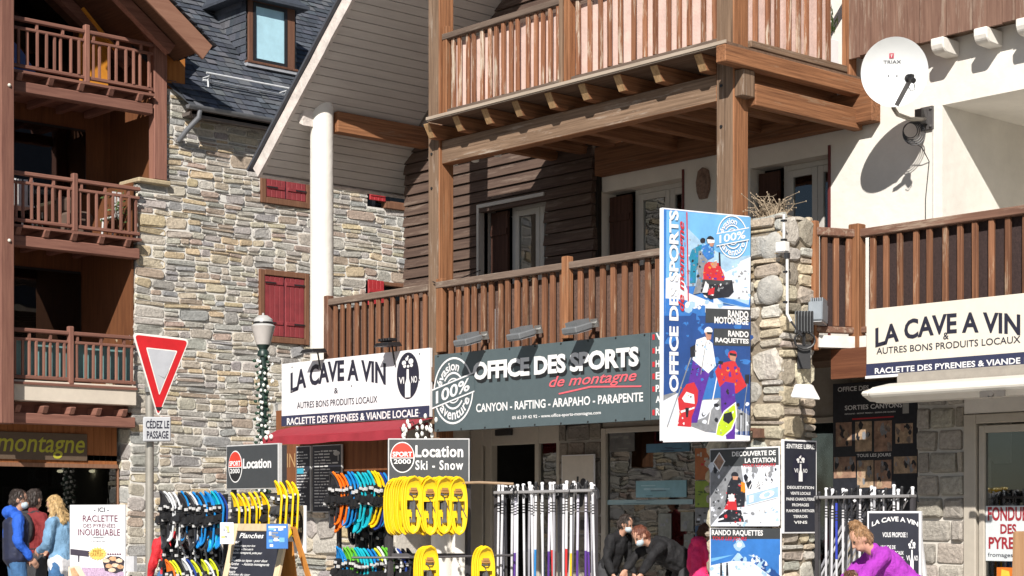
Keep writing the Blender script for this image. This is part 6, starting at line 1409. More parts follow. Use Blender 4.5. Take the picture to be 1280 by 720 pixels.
def shoe(colour, style, pos, yaw, label, group, tilt=0.0, roll=0.0, bcol=None):
    key = (colour, style)
    nm = colour + '_snowshoe'
    if key not in SHOE:
        t = proto('snowshoe', label, 'snowshoe', group)
        shoe_mesh(style).build('deck', mat(nm, SC[colour], .35, .07, 6, coat=.2), t, smooth=True)
        bm_ = bind_mesh(style).build('binding', bcol or (mat('binding_grey', (.09, .09, .095), .5, .2) if style == 'oval' else BLACK), t)
        buck_mesh(style == 'oval').build('buckle', mat('buckle_white', (.6, .6, .6), .4) if style != 'oval' else mat('crampon_rust', (.35, .17, .05), .5), bm_)
        SHOE[key] = t; o = t
    else: o = copy_tree(SHOE[key])
    o.location = pos; o.rotation_euler = (tilt, roll, yaw); o['label'] = label; o['group'] = group
    if style == 'oval': o.scale = (.84, 1, .92)
    else: s_ = random.uniform(.84, 1.04); o.scale = (s_ * random.uniform(.85, 1.05), s_, s_)
    return o
random.seed(31)
YAWC = YAW     # yaw that makes a thing face the camera
# main yellow cluster: four stacks on the rod; each stack runs back and to the left
G1 = 'yellow snowshoes hanging in front of the Location Ski - Snow board'
for (px, n, lb) in ((517, 10, 'yellow snowshoe in the leftmost and deepest stack on the rack under the Ski - Snow board'), (537, 6, 'yellow snowshoe in the second stack from the left under the Ski - Snow board'), (556, 6, 'yellow snowshoe in the third stack from the left under the Ski - Snow board'), (572, 5, 'yellow snowshoe in the rightmost stack under the Ski - Snow board')):
    for k in range(n):
        p = at(px - k * 2.9, 597 + random.uniform(-1.2, 1.2) + k * .12, 18.15 + k * .045); shoe('yellow', 'oval', p, YAWC + R(14) + random.uniform(-.05, .05), lb, lb, tilt=random.uniform(-.03, .03), roll=random.uniform(-.03, .03))
for (px, n, lb) in ((537, 5, 'yellow snowshoe hanging low on the Ski - Snow rack, in the left-hand lower stack'), (607, 4, 'yellow snowshoe hanging low beside the ski poles, in the right-hand lower stack')):
    for k in range(n): p = at(px - k * 2.2, 683.5 + random.uniform(-.8, .8), 18.0 + k * .045); shoe('yellow', 'oval', p, YAWC + R(12) + random.uniform(-.05, .05), lb, lb, tilt=random.uniform(-.03, .03))
# left stand: yellow shoes seen almost edge on
for i, px in enumerate((297, 304, 311, 319, 325, 333)):
    lb = 'yellow snowshoe hanging edge-on inside the stand below the Location board'
    shoe('yellow', 'trail', at(px, 616 + random.uniform(-1, 2), 19.0), YAWC - R(random.choice((72, 66, 60, 76))), lb, lb, roll=random.uniform(-.04, .04))
for i, px in enumerate((352, 358.5, 366, 372.5)):
    lb = 'yellow snowshoe hung edge-on beside the right upright of the Location stand'
    shoe('yellow', 'trail', at(px, 602 + (i % 2) * 1.5, 18.7), YAWC - R(72), lb, lb, roll=R(-7 - 2 * i), tilt=R(-4))
# left wall rack: white and blue shoes, second row of lime, white and black
wr = thing('wall_rack', 'dark wall rack of white and blue snowshoes against the stone chalet wall', 'rack', at(240, 700, 20.2).xy.to_3d() + V((0, 0, GZ)))
m = MB(); m.tube([at(204, 624, 20.3), at(283, 620, 20.0)], .016, 8); m.build('rod', BLACKM, wr); m = MB(); m.tube([at(205, 710, 20.3), at(283, 707, 20.0)], .016, 8); m.build('rod', BLACKM, wr)
m = MB(); m.beam(at(246, 664, 20.1), at(272, 648, 20.0), .03, .03); m.build('brace', BLACKM, wr)
for px in (206, 282): q = at(px, 640, 20.3 if px < 240 else 20.0); m = MB(); m.box(q.x - .02, q.x + .02, q.y - .02, q.y + .02, GZ, q.z + .2); m.build('upright', BLACKM, wr)
for i, (px, c, a) in enumerate(((207, 'black', 60), (211, 'white', 60), (217, 'white', 66), (224, 'white', 80), (229, 'black', 50), (233, 'blue', 70), (238, 'black', 60), (243, 'white', 62), (248, 'blue', 64), (252, 'black', 55), (257, 'blue', 72), (262, 'blue', 66), (267, 'blue', 76), (271, 'teal', 60), (275, 'blue', 64), (280, 'navy', 70))):
    lb = '%s snowshoe hanging in the upper row of the rack by the stone wall' % c
    shoe(c, 'trail', at(px, 615 + random.uniform(-1.5, 1.5), 20.1 - i * .02), YAWC - R(a - 14), lb, lb, roll=random.uniform(-.08, .1), tilt=random.uniform(-.05, .05))
for i, (px, c) in enumerate(((212, 'black'), (219, 'black'), (226, 'white'), (234, 'black'), (240, 'white'), (247, 'black'), (254, 'white'), (262, 'white'), (269, 'black'), (276, 'white'))):
    lb = '%s snowshoe hanging below the blue ones on the rack by the stone wall' % c
    shoe(c, 'trail', at(px, 672 + random.uniform(-3, 3), 20.25), YAWC - R(45), lb, lb, roll=random.uniform(-.1, .12))
for i, (px, c) in enumerate(((213, 'orange'), (218, 'lime'), (223, 'lime'), (228, 'black'), (234, 'white'), (240, 'navy'), (246, 'lime'), (252, 'black'), (258, 'lime'), (263, 'white'), (268, 'lime'), (274, 'black'))):
    lb = '%s snowshoe in the lowest row of the rack by the stone wall' % c
    shoe(c, 'trail', at(px, 700 + random.uniform(-2, 2), 20.0), YAWC - R(50), lb, lb, roll=random.uniform(-.2, .1))
# centre rack: orange, blue, teal, yellow
cr = thing('display_rack', 'dark rack of orange, blue and teal snowshoes in front of the wine shop', 'rack', at(452, 700, 19.0).xy.to_3d() + V((0, 0, GZ)))
m = MB(); m.tube([at(416, 602, 19.1), at(486, 598, 18.8)], .014, 8); m.build('rod', BLACKM, cr); m = MB(); m.tube([at(420, 695, 19.1), at(520, 694, 18.8)], .014, 8); m.build('rod', BLACKM, cr)
for px, tt in ((424, 19.15), (484, 18.85)): q = at(px, 640, tt + .1); m = MB(); m.box(q.x - .02, q.x + .02, q.y - .02, q.y + .02, GZ, q.z + .35); m.build('upright', FRM, cr)
for i, (px, c) in enumerate(((419, 'black'), (424, 'orange'), (428, 'orange'), (433, 'orange'), (438, 'blue'), (442, 'blue'), (446, 'blue'), (451, 'teal'), (455, 'teal'), (459, 'teal'), (463, 'teal'), (467, 'teal'), (471, 'yellow'), (475, 'yellow'), (479, 'yellow'), (483, 'navy'), (487, 'blue'))):
    lb = '%s snowshoe hanging in the upper row of the rack before the wine shop' % c
    shoe(c, 'trail', at(px, 592 + random.uniform(-2.5, 3) - i * .15, 19.0 - i * .02), YAWC - R(56 + random.uniform(-6, 8)), lb, lb, roll=R(4 + i * .9), tilt=random.uniform(-.05, .05))
for i, (px, c) in enumerate(((443, 'black'), (456, 'black'), (468, 'black'), (480, 'black'), (463, 'black'), (476, 'black'))):
    lb = 'black snowshoe hanging behind the teal ones on the rack before the wine shop'
    shoe(c, 'trail', at(px, 625 + random.uniform(-6, 14), 19.25), YAWC + R(30), lb, lb, roll=random.uniform(-.1, .2))
for i, (px, c) in enumerate(((427, 'blue'), (431, 'blue'), (436, 'green'), (440, 'green'), (445, 'green'), (449, 'teal'), (453, 'teal'), (458, 'teal'), (462, 'teal'), (467, 'blue'), (471, 'blue'), (475, 'lime'), (479, 'white'), (484, 'green'), (489, 'green'), (494, 'black'), (499, 'white'), (504, 'navy'), (509, 'black'), (515, 'black'))):
    lb = '%s snowshoe in the lower row of the rack before the wine shop' % c
    shoe(c, 'trail', at(px, 685 + random.uniform(-1.5, 2), 18.95 - i * .015), YAWC - R(54 + random.uniform(-8, 8)), lb, lb, roll=R(6), tilt=random.uniform(-.05, .05))

# ski poles
PC = {'white': ((.62, .62, .65), (.55, .55, .58)), 'black': ((.03, .03, .035), (.06, .06, .06)), 'red': ((.74, .74, .76), (.6, .03, .03)), 'blue': ((.74, .74, .76), (.02, .2, .5)), 'silver': ((.36, .36, .39), (.3, .3, .34)), 'yellow': ((.7, .7, .7), (.75, .5, .03)), 'violet': ((.6, .58, .68), (.1, .04, .25)), 'deep blue': ((.03, .05, .4), (.6, .6, .62))}
POLE = {}
def pole(c, pos, tx, ty, label, group):
    if c not in POLE:
        t = proto('ski_pole', label, 'ski pole', group); a, b_ = PC[c]
        m = MB(); m.tube([(0, 0, -.1), (0, 0, -.68)], .0125, 8, 0); m.tube([(0, 0, -.68), (0, 0, -1.12), (0, 0, -1.22)], [.0125, .010, .003], 8, 1)
        for k in range(4): m.tube([(0, 0, -.2 - k * .028), (0, 0, -.212 - k * .028)], .0133, 8, 2)
        m.build('shaft', [mat('pole_paint_%s' % c.replace(' ', '_'), a, .35, .05), mat('pole_lower_%s' % c.replace(' ', '_'), b_, .35, .08), BLACK], t)
        m = MB(); m.tube([(0, 0, -.12), (0, 0, -.09), (0, 0, -.03), (0, 0, -.008), (0, 0, .004)], [.013, .017, .014, .02, .014], 10); m.build('grip', WHITE if c in ('white', 'silver', 'red') else BLACK, t, smooth=True)
        m = MB(); m.tube([(.0, -.012, -.01), (.02, -.05, -.06), (.015, -.06, -.13), (-.015, -.06, -.14), (-.02, -.045, -.06), (0, -.012, -.012)], .006, 4); m.build('strap', BLACK, t)
        m = MB(); m.lathe((0, 0, -1.15), [(.012, -.01), (.045, 0), (.045, .006), (.012, .014)], 14); m.build('basket', BLACK, t)
        POLE[c] = t; o = t
    else: o = copy_tree(POLE[c])
    o.location = pos; o.rotation_euler = (tx, ty, random.uniform(0, 6) if abs(ty) < .04 else 0); o['label'] = label; o['group'] = group
def pole_rack(pl, rl, tl, pr, rr, tr, label, low):
    t = thing('pole_rack', label, 'rack', at((pl + pr) / 2, 700, (tl + tr) / 2).xy.to_3d() + V((0, 0, GZ))); a, b_ = at(pl, rl, tl), at(pr, rr, tr)
    m = MB(); m.beam(a, b_, .16, .03); m.build('top_rail', mat('rail_pale_steel', (.35, .34, .34), .4, .1, metal=.4), t, bevel=.006)
    for q in (a, b_): m = MB(); m.box(q.x - .02, q.x + .02, q.y - .02, q.y + .02, GZ, q.z - .016); m.build('upright', FRM, t)
    m = MB(); m.beam((a.x, a.y, low), (b_.x, b_.y, low), .3, .04); m.build('base_shelf', FRM, t)
    return a, b_
random.seed(14)
a, b_ = pole_rack(621, 616, 18.4, 744, 613, 17.9, 'steel rack packed with upright white ski poles in front of the wine shop door', .55)
cols = ['white', 'silver', 'white', 'white', 'black', 'white', 'silver', 'white', 'violet', 'white', 'white', 'white', 'silver', 'white', 'white', 'blue', 'blue', 'white', 'violet', 'red', 'red', 'white', 'black', 'silver', 'white', 'black', 'red', 'white', 'yellow', 'white', 'violet', 'black', 'white', 'silver', 'violet', 'white', 'white']
GL = 'ski poles in the rack before the wine shop door'
for i, c in enumerate(cols):
    f = (i + .5) / len(cols); p = a.lerp(b_, f) + V((random.uniform(-.03, .03), random.uniform(-.07, .07), .07 + random.uniform(-.02, .035)))
    lb = '%s ski pole standing in the rack in front of the wine shop door' % ({'red': 'white and red', 'blue': 'white and blue', 'yellow': 'white and yellow'}.get(c, c)); pole(c, p, random.uniform(-.02, .02), random.uniform(-.03, .03), lb, lb)
for i, (f, sl__) in enumerate(((.05, .12), (.1, -.1), (.16, .09), (.3, .06), (.62, -.07), (.75, .08), (.86, -.06))):
    c = ('white', 'white', 'silver', 'black', 'black', 'white', 'violet')[i]; p = a.lerp(b_, f) + V((0, .06, .07)); lb = '%s ski pole leaning askew behind the others in the rack at the wine shop door' % c; pole(c, p, 0, sl__, lb, lb)
a, b_ = pole_rack(1022, 622, 18.1, 1141, 620, 17.4, 'steel rack of ski poles in the shade right of the stone pillar', .5)
cols = ['black', 'white', 'black', 'white', 'deep blue', 'white', 'silver', 'black', 'black', 'white', 'black', 'black', 'white', 'silver', 'black', 'white', 'black', 'white', 'black', 'white', 'black', 'white']
for i, c in enumerate(cols):
    f = (i + .5) / len(cols); p = a.lerp(b_, f) + V((random.uniform(-.03, .03), random.uniform(-.07, .07), .07 + random.uniform(-.02, .05))); lb = '%s ski pole standing in the rack to the right of the stone pillar' % c; pole(c, p, random.uniform(-.02, .02), random.uniform(-.02, .02), lb, lb)
for i in range(13):
    f = .34 + i * .045; p = a.lerp(b_, f) + V((-.05, .16, -.03)); c = ('silver', 'white', 'black')[i % 3]; lb = '%s ski pole slanting behind the upright ones right of the stone pillar' % c; pole(c, p, 0, R(32), lb, lb)

# ================================================================== menu boards and small signs
# two menu boards of the wine shop, and a poster with an oval under them
for (l, r_, t_, bt, nm, sd) in ((370, 388, 558, 640, 'narrower black menu board with white text, left on the wine shop front', 1), (390.5, 427, 557, 641, 'wider black menu board with a white drawing at its top right corner', 2)):
    b = pxboard(l, bt, r_, bt - 1, t_, Y=15.55); ps = framed(b, 'menu_board', nm, 'menu board', SLATEP, mat('pale_edge', (.55, .55, .55), .5), bw=.012, th=.03); random.seed(sd); m = MB()
    for i in range(19):
        v = b.H * (.9 - i * .045); w_ = random.uniform(.35, .85); x = .08
        while x < w_:
            l_ = random.uniform(.05, .2); b.rect(m, b.W * x, v, b.W * min(x + l_, .93), v + b.H * .014 * random.uniform(.7, 1.5), .005, 0); x += l_ + .03
    if sd == 2: b.disc(m, b.W * .84, b.H * .87, b.W * .11, b.H * .035, .006, 1); b.rect(m, b.W * .88, b.H * .76, b.W * .91, b.H * .86, .006, 1)
    else: b.rect(m, b.W * .1, b.H * .58, b.W * .55, b.H * .66, .006, 2)
    m.build('writing', [mat('chalk_white', (.55, .55, .55), .8), mat('pale_grey_print', (.4, .4, .4), .6), mat('blue_label', (.05, .35, .5), .5)], ps)
b = pxboard(355, 692, 382, 690, 632, tL=18.9, tR=18.7); ps = framed(b, 'poster', 'white poster with a dark oval, behind the leaning yellow snowshoes', 'poster', WHITE, th=.02); m = MB(); wine_logo(b, m, b.W * .62, b.H * .55, b.W * .28, b.H * .36, 0, 1); m.build('printed_picture', [INK, LTXT], ps)
# poster with a bunch of grapes on the block pier
b = pxboard(702, 640, 743, 640, 569, Y=16.9); ps = framed(b, 'poster', 'beige poster with a dark bunch of grapes on the shaded block pier', 'poster', mat('poster_beige', (.55, .5, .44), .6, .08), WHITE, bw=.015, th=.02); m = MB(); random.seed(3)
for i in range(30): y = random.random(); b.disc(m, b.W * (.5 + random.uniform(-.25, .25) * (1 - y * .75)), b.H * (.52 - y * .42), b.W * .09, b.W * .09, .004 + i * 2e-5, 0, 10)
b.rect(m, b.W * .47, b.H * .5, b.W * .53, b.H * .62, .0035, 0); m.build('printed_picture', [PBLK], ps)
m = MB(); q = oy(737, 650, YG - .05); m.box(q.x - .1, q.x + .12, YG - .14, YG - .04, oy(737, 663, YG).z, q.z); tag(m.build('letter_box', BLACK, bevel=.01), 'black box fixed to the block pier under the grape poster', 'box')
# stickers and posters in the shop window
gy = YG + .02
def wposter(l, t_, r_, bt, mt, name, lab, nb=0, pal=None):
    p, q = oy(l, bt, gy), oy(r_, t_, gy); m = MB(); m.box(p.x, q.x, gy - .002, gy + .004, p.z, q.z, 0)
    w, h = q.x - p.x, q.z - p.z
    for i in range(nb): x, zq = random.uniform(.06, .7), random.uniform(.06, .8); m.box(p.x + w * x, p.x + w * min(.95, x + random.uniform(.1, .4)), gy - .004 - i * 1e-4, gy - .0025, p.z + h * zq, p.z + h * min(.95, zq + random.uniform(.04, .15)), 1 + i % (len(pal) if pal else 1))
    return tag(m.build(name, [mt] + (pal or [PGR])), lab, 'poster')
random.seed(44)
PALEB = mat('pale_blue_print', (.22, .42, .5), .4, .15, 5)
wposter(795, 600, 858, 622, PALEB, 'window_sticker', 'pale blue rectangular sticker inside the shop window with dark lettering', 5, [mat('ice_print', (.4, .6, .68), .5), mat('sticker_dark', (.1, .2, .25), .5)])
wposter(757, 624, 866, 631, mat('pale_blue_band', (.32, .46, .5), .4, .1), 'window_sticker', 'long pale band stuck across the shop window below the blue sticker', 4, [mat('sticker_dark', (.1, .2, .25), .5)])
wposter(808, 553, 862, 566, mat('dim_blue_print', (.06, .16, .26), .4, .25, 5), 'window_sticker', 'dim blue mountain sticker at the top of the shop window', 3, [mat('sticker_navy', (.03, .06, .12), .5)])
wposter(762, 536, 793, 565, mat('dim_grey_print', (.10, .10, .10), .5, .3, 6), 'window_poster', 'dim grey poster at the top left of the shop window', 6, [mat('dim_print_light', (.16, .16, .15), .6)])
wposter(823, 642, 839, 676, mat('framed_grey', (.22, .23, .21), .5, .3, 9), 'window_poster', 'grey framed sheet hanging over the display stones in the shop window', 4, [PGR])
wposter(851, 640, 867, 664, mat('framed_grey', (.22, .23, .21), .5, .3, 9), 'window_poster', 'upper of two small framed sheets at the right of the shop window', 4, [PGR]); wposter(855, 668, 867, 702, mat('framed_grey', (.22, .23, .21), .5, .3, 9), 'window_poster', 'lower of two small framed sheets at the right of the shop window', 4, [PGR])
wposter(869, 560, 886, 600, mat('orange_poster', (.42, .14, .05), .5, .2, 5), 'window_poster', 'orange and white poster at the right edge of the shop window', 5, [mat('poster_pale', (.5, .45, .4), .5), REDP]); wposter(869, 601, 886, 634, mat('green_poster', (.25, .36, .05), .5, .2, 5), 'window_poster', 'lime green poster at the right edge of the shop window', 5, [mat('poster_dark_green', (.08, .14, .03), .5)]); wposter(869, 635, 886, 656, PGR, 'window_poster', 'grey photo poster at the right edge of the shop window', 6, [PBLK, SNOWP]); wposter(869, 657, 886, 686, mat('blue_poster', (.04, .10, .2), .5, .3, 5), 'window_poster', 'dark blue poster at the right edge of the shop window', 5, [PGR, PALEB])
# fondue sheet in the right-hand door, small flame card under it
gy = YR_ + .02
p, q = oy(1232, 701, gy), oy(1300, 632, gy); b = Board((p.x, gy, p.z), (q.x, gy, p.z), q.z - p.z); z = Zm(1160, 480, 3)
ps = framed(b, 'window_poster', 'white sheet with red capitals FONDUE DES PYRENEES in the right-hand shop door', 'poster', mat('paper_white', (.6, .64, .66), .7, .04), th=.003); m = MB()
b.ptext(m, 'FONDUE', *z(225, 513), *z(372, 460), bold=.03, skew=.0); b.ptext(m, 'DES', *z(272, 562), *z(332, 525), bold=.03); b.ptext(m, 'PYRENEES', *z(228, 618), *z(425, 575), bold=.03); b.ptext(m, 'fromages, vins', *z(225, 652), *z(372, 635), m=1); m.lines('lettering', [mat('dark_red_print', (.30, .02, .03), .6), INK], ps)
p = oy(1246, 716, gy); m = MB(); m.box(p.x, p.x + .3, gy - .002, gy + .002, p.z - .25, p.z + .06, 0); m.prism([(p.x + .04, gy - .004, p.z - .2), (p.x + .2, gy - .004, p.z - .2), (p.x + .15, gy - .004, p.z + .02), (p.x + .06, gy - .004, p.z + .04)], (0, .001, 0), 1); tag(m.build('window_poster', [mat('flame_orange', (.6, .16, .02), .5, .3, 5), mat('flame_yellow', (.8, .5, .06), .5)]), 'small orange card below the fondue sheet', 'poster')
m = MB(); p = at(1263, 720, 17.0); q = at(1290, 664, 17.0); m.obox(p - UP * .9, CR * .02 + CR * .25, CF * .03, UP * .9 + UP * (q.z - p.z) + CR * .03); tag(m.build('wooden_panel', wood('plank_tan', (.25, .14, .07), (.36, .21, .11), None, 2), bevel=.015), 'upright brown plank panel at the right edge, in front of the shop door', 'panel')
# right-hand chalkboard
b = Board(at(1084, 760, 17.0), at(1151, 758, 16.7), 1); b.o.z = .35; b.u = V((b.u.x, b.u.y, 0)).normalized(); b.W = (at(1151, 700, 16.7) - at(1084, 700, 17)).xy.length; b.H = at(1117, 639, 16.85).z - .35; b.n = b.u.cross(UP); b.n = b.n if b.n.dot(CF) < 0 else -b.n
z = Zm(1020, 600, 4.923); ps = framed(b, 'chalkboard', 'black white-framed board reading LA CAVE A VIN, behind the bending woman in purple', 'chalkboard', SLATEP, WHITE, bw=.018, th=.04); m = MB()
a0, b0 = b.uv(*z(345, 300)); a1, b1 = b.uv(*z(630, 225)); b.text(m, 'LA CAVE A VIN', a0, b0 + .07, a1, b1 + .0, arc=.05, bold=.03); b.ptext(m, 'VOUS PROPOSE !', *z(410, 352), *z(563, 322), bold=.02)
for i, (t_, x0_, x1_) in enumerate((('VIANDE DE', 400, 490), ('PRODUITS LOCAUX', 400, 540), ('PAINS, MIEL', 410, 545), ('FROMAGES', 410, 518), ('CHARCUTERIES', 410, 566))): b.ptext(m, t_, *z(x0_, 424 + i * 35), *z(x1_, 402 + i * 35), bold=.02)
cu, cv = b.uv(*z(592, 460)); ry = b.H * .085
wine_logo(b, m, cu, cv, b.W * .13, ry * 1.5, 1, 0); m.lines('lettering', [LTXT, SLATEP], ps)
ft = MB(); 
for a in (.04, b.W - .04): ft.beam(b.pt(a, .3, -.05), b.pt(a, 0, -.05) - UP * .22, .03, .03); ft.beam(b.pt(a, b.H * .9, -.05), V((b.pt(a, 0, -.5).x, b.pt(a, 0, -.5).y, GZ)), .03, .03)
ft.build('leg', WHITE, ps)
# A-frame chalkboard on the left
b0_, b1_ = at(293, 700, 17.9), at(362, 700, 17.3); u = (b1_ - b0_); u.z = 0; n_ = u.normalized().cross(UP); n_ = n_ if n_.dot(CF) < 0 else -n_
top = at(325, 655, 17.6).z; up_ = (UP * (top - GZ) - n_ * .36).normalized(); Lb = (top - GZ) / up_.z
base = V((b0_.x, b0_.y, 0)) + n_ * .36; base.z = GZ
b = Board(base, base + u, Lb, up_); z = Zm(260, 480, 3)
LW = wood('pale_pine', (.55, .42, .26), (.68, .56, .38), None, 2, 18, bump=.1)
t = thing('chalkboard', 'folding chalkboard with pale wooden frame, handwritten menu and two leaflets on its top corners', 'chalkboard', V((base.x, base.y, GZ)))
m = MB(); f_ = .075
b.slab(m, .012, 0, .02); m.build('panel', SLATEP, t)
for (a0, b0, a1, b1) in ((0, 0, f_, Lb), (b.W - f_, 0, b.W, Lb), (f_, Lb - f_, b.W - f_, Lb), (f_, .12, b.W - f_, .18)): m = MB(); m.obox(b.pt(a0, b0, -.02), b.u * (a1 - a0), b.v * (b1 - b0), b.n * .035); m.build('frame', LW, t, bevel=.004)
ap = b.pt(0, Lb, -.03); m = MB()
for a in (0, b.W - .06): q0_ = b.pt(a, Lb - .01, -.06); q1_ = V((q0_.x, q0_.y, GZ)) - b.n * .55; q1_.z = GZ; m.obox(q0_, b.u * .06, b.n * -.03, q1_ - q0_)
q0_ = b.pt(.06, Lb * .9, -.12); q1_ = b.pt(.06, Lb * .1, -.12) - b.n * .5; m.obox(q0_, b.u * (b.W - .12), b.n * -.01, q1_ - q0_); m.build('rear_leg', wood('orange_pine', (.5, .2, .04), (.62, .28, .07), None, 2, 18, bump=.1), t)
m = MB(); random.seed(5)
b.ptext(m, 'Planches', *z(118, 578), *z(212, 560), bold=.01, shear=.2)
for (tx, l, r_, row) in (('Midi', 98, 120, 598), ('- Raclette ou tapas pour deux', 88, 180, 612), ('- Fromage   - Charcuterie', 86, 172, 625), ('- Assiette montagnarde, petite pour', 86, 205, 639), ('Soir', 84, 108, 654), ('- Raclette ou tapas - pour deux', 80, 226, 668), ('- Tartine    - Assiette montagnarde', 78, 232, 682), ('- Fromage', 76, 112, 694), ('Desserts', 74, 105, 708), ('- Gâteau du jour', 72, 160, 720)): b.ptext(m, tx, *z(l, row), *z(r_, row - 9), shear=.3, bold=.008)
m.lines('handwriting', mat('chalk_bright', (.8, .8, .8), .9), t)
for (l, t_, r_, bt, c1_, lb, tt) in ((275, 653, 292, 680, SNOWP, 'pale leaflet clipped to the left top corner of the folding chalkboard', 17.5), (333, 655, 360, 686, BLUE3, 'blue leaflet clipped to the right top corner of the folding chalkboard', 17.0)):
    lb_ = Board(at(l, bt, tt), at(r_, bt, tt), (bt - t_) / F * tt); q = framed(lb_, 'leaflet', lb, 'leaflet', c1_, th=.006); m = MB(); random.seed(l)
    for i in range(14): lb_.rect(m, lb_.W * (x := random.uniform(.08, .6)), lb_.H * (y := random.uniform(.08, .75)), lb_.W * (x + random.uniform(.1, .32)), lb_.H * (y + random.uniform(.05, .2)), .002 + i * 1e-4, i % 4)
    lb_.rect(m, lb_.W * .1, lb_.H * .84, lb_.W * .9, lb_.H * .92, .004, 1); m.build('printed_picture', [SNOWP, WHITE, PGR, BLUE1 if l > 300 else mat('leaflet_yellow', (.7, .6, .2), .5)], q)

# raclette board on the left
b = Board(at(87, 760, 16.7), at(156, 760, 16.35), 1); bz = at(120, 790, 16.5).z; b.o.z = bz; b.u = V((b.u.x, b.u.y, 0)).normalized(); b.W = (at(160, 700, 16.35) - at(91, 700, 16.7)).xy.length
b.v = (UP - b.n * .0).normalized(); b.H = at(125, 631, 16.5).z - bz; b.n = b.u.cross(UP); b.n = b.n if b.n.dot(CF) < 0 else -b.n; z = Zm(0, 600, 6)
t = framed(b, 'advert_board', 'white advertising board reading RACLETTE DES PYRENEES INOUBLIABLE with a cheese picture', 'advert board', WHITE, th=.02); m = MB()
RP_ = mat('plum_print', (.16, .04, .08), .6); b.ptext(m, '- ICI -', *z(705, 240), *z(818, 205), bold=.01); b.ptext(m, 'RACLETTE', *z(622, 312), *z(884, 264), m=1, bold=.005); b.ptext(m, 'DES PYRÉNÉES', *z(628, 356), *z(868, 322), m=1, bold=.0); b.ptext(m, 'INOUBLIABLE', *z(588, 415), *z(902, 368), m=1, bold=.005); b.ptext(m, 'restaurant', *z(700, 436), *z(780, 424)); b.ptext(m, 'à emporter', *z(680, 464), *z(797, 452))
P(z, [(530, 516), (672, 532), (668, 575), (530, 560)], 2, .004); P(z, [(586, 560), (598, 560), (596, 615), (588, 615)], 2, .004)
P(z, [(515, 650), (600, 640), (645, 720), (515, 720)], 3, .0045); P(z, [(530, 665), (560, 655), (600, 720), (540, 720)], 4, .005); P(z, [(615, 655), (780, 660), (930, 690), (925, 790), (620, 790)], 5, .0042)
n = 18; cxq, cyq = 735, 553; P(z, [(cxq + (72 if i % 2 else 54) * math.cos(2 * math.pi * i / 36), cyq + (52 if i % 2 else 40) * math.sin(2 * math.pi * i / 36)) for i in range(36)], 6, .005); b.ptext(m, 'PRÊT', *z(702, 545), *z(765, 520), d=.007, m=7); b.ptext(m, 'GRATUIT', *z(682, 572), *z(780, 548), d=.007, m=7)
P(z, [(770, 600), (830, 570), (900, 575), (935, 605), (925, 680), (870, 700), (790, 680)], 8, .006)
for i, (x, y) in enumerate(((800, 605), (850, 590), (895, 605), (820, 645), (870, 640), (905, 650), (845, 675))): P(z, [(x + 30 * math.cos(a) * random.uniform(.8, 1.1), y + 17 * math.sin(a) * random.uniform(.8, 1.1)) for a in (0, .8, 1.6, 2.4, 3.2, 4, 4.8, 5.6)], 4 if i % 2 else 9, .0065 + i * 5e-5)
for i in range(6): P(z, [(805 + i * 18, 555), (815 + i * 18, 548), (822 + i * 18, 556), (812 + i * 18, 562)], 1, .0062)
m.build('printed_picture', [INK, RP_, mat('pan_black', (.06, .05, .07), .5), mat('cheese_pale', (.75, .62, .48), .5), mat('cheese_orange', (.6, .36, .2), .5, .3, 20), mat('gingham_mauve', (.5, .36, .5), .6, .4, 60), mat('badge_yellow', (.8, .55, .14), .5), mat('badge_text', (.3, .15, .02), .6), mat('plate_black', (.05, .04, .05), .4), mat('cheese_cream', (.72, .55, .4), .5, .3, 20)], t, recalc=False)
m = MB(); 
for a in (b.W + .03,): m.tube([b.pt(a, .0, -.05) - UP * (b.o.z - GZ), b.pt(a, b.H * .45, -.05)], .012, 6)
m.tube([b.pt(.05, 0, -.05) - UP * (b.o.z - GZ), b.pt(.05, b.H * .5, -.05)], .012, 6); m.tube([b.pt(.05, 0, -.05) - UP * (b.o.z - GZ - .1), b.pt(b.W + .03, 0, -.05) - UP * (b.o.z - GZ - .1)], .012, 6); m.build('stand', BLACKM, t)
m = MB(); p = b.pt(b.W + .05, b.H * .48, -.04); m.obox(p - b.u * .04, b.u * .1, UP * .14, b.n * .04); m.build('leaflet_holder', mat('clear_holder', (.55, .55, .57), .3), t)

# ================================================================== people
def voxmesh(prims, vox, nz=0.0, nf=9.0, seed=0):
    me = bpy.data.meshes.new('tmp'); me.from_pydata([tuple(v) for v in prims.v], [], prims.f)
    bm = bmesh.new(); bm.from_mesh(me); bmesh.ops.recalc_face_normals(bm, faces=bm.faces); bm.to_mesh(me); bm.free()
    ob = bpy.data.objects.new('tmp', me); TMP.collection.objects.link(ob)
    r = ob.modifiers.new('r', 'REMESH'); r.mode = 'VOXEL'; r.voxel_size = vox; s = ob.modifiers.new('s', 'SMOOTH'); s.iterations = 3; s.factor = .5
    out = evaluated_mesh(ob); bpy.data.objects.remove(ob); bpy.data.meshes.remove(me)
    if nz:
        for v in out.vertices:
            p = v.co; d = noise.noise(V((p.x * nf, p.y * nf, p.z * nf * .6 + seed))) + .5 * noise.noise(V((p.x * nf * 2.3, p.y * nf * 2.3, p.z * nf * 1.2 + seed)))
            v.co = p + v.normal * d * nz
    return out
def cap_(m, a, ra, b, rb, n=10):
    a, b = V(a), V(b); d = (b - a); k = 5; L = d.length; d = d.normalized() if L > 1e-6 else UP
    pts = [a - d * ra * .95, a - d * ra * .6, a, a.lerp(b, .5), b, b + d * rb * .6, b + d * rb * .95]; m.tube(pts, [ra * .3, ra * .8, ra, (ra + rb) / 2, rb, rb * .8, rb * .3], n)
SKIN = mat('skin', (.52, .29, .20), .55, .08, 12)
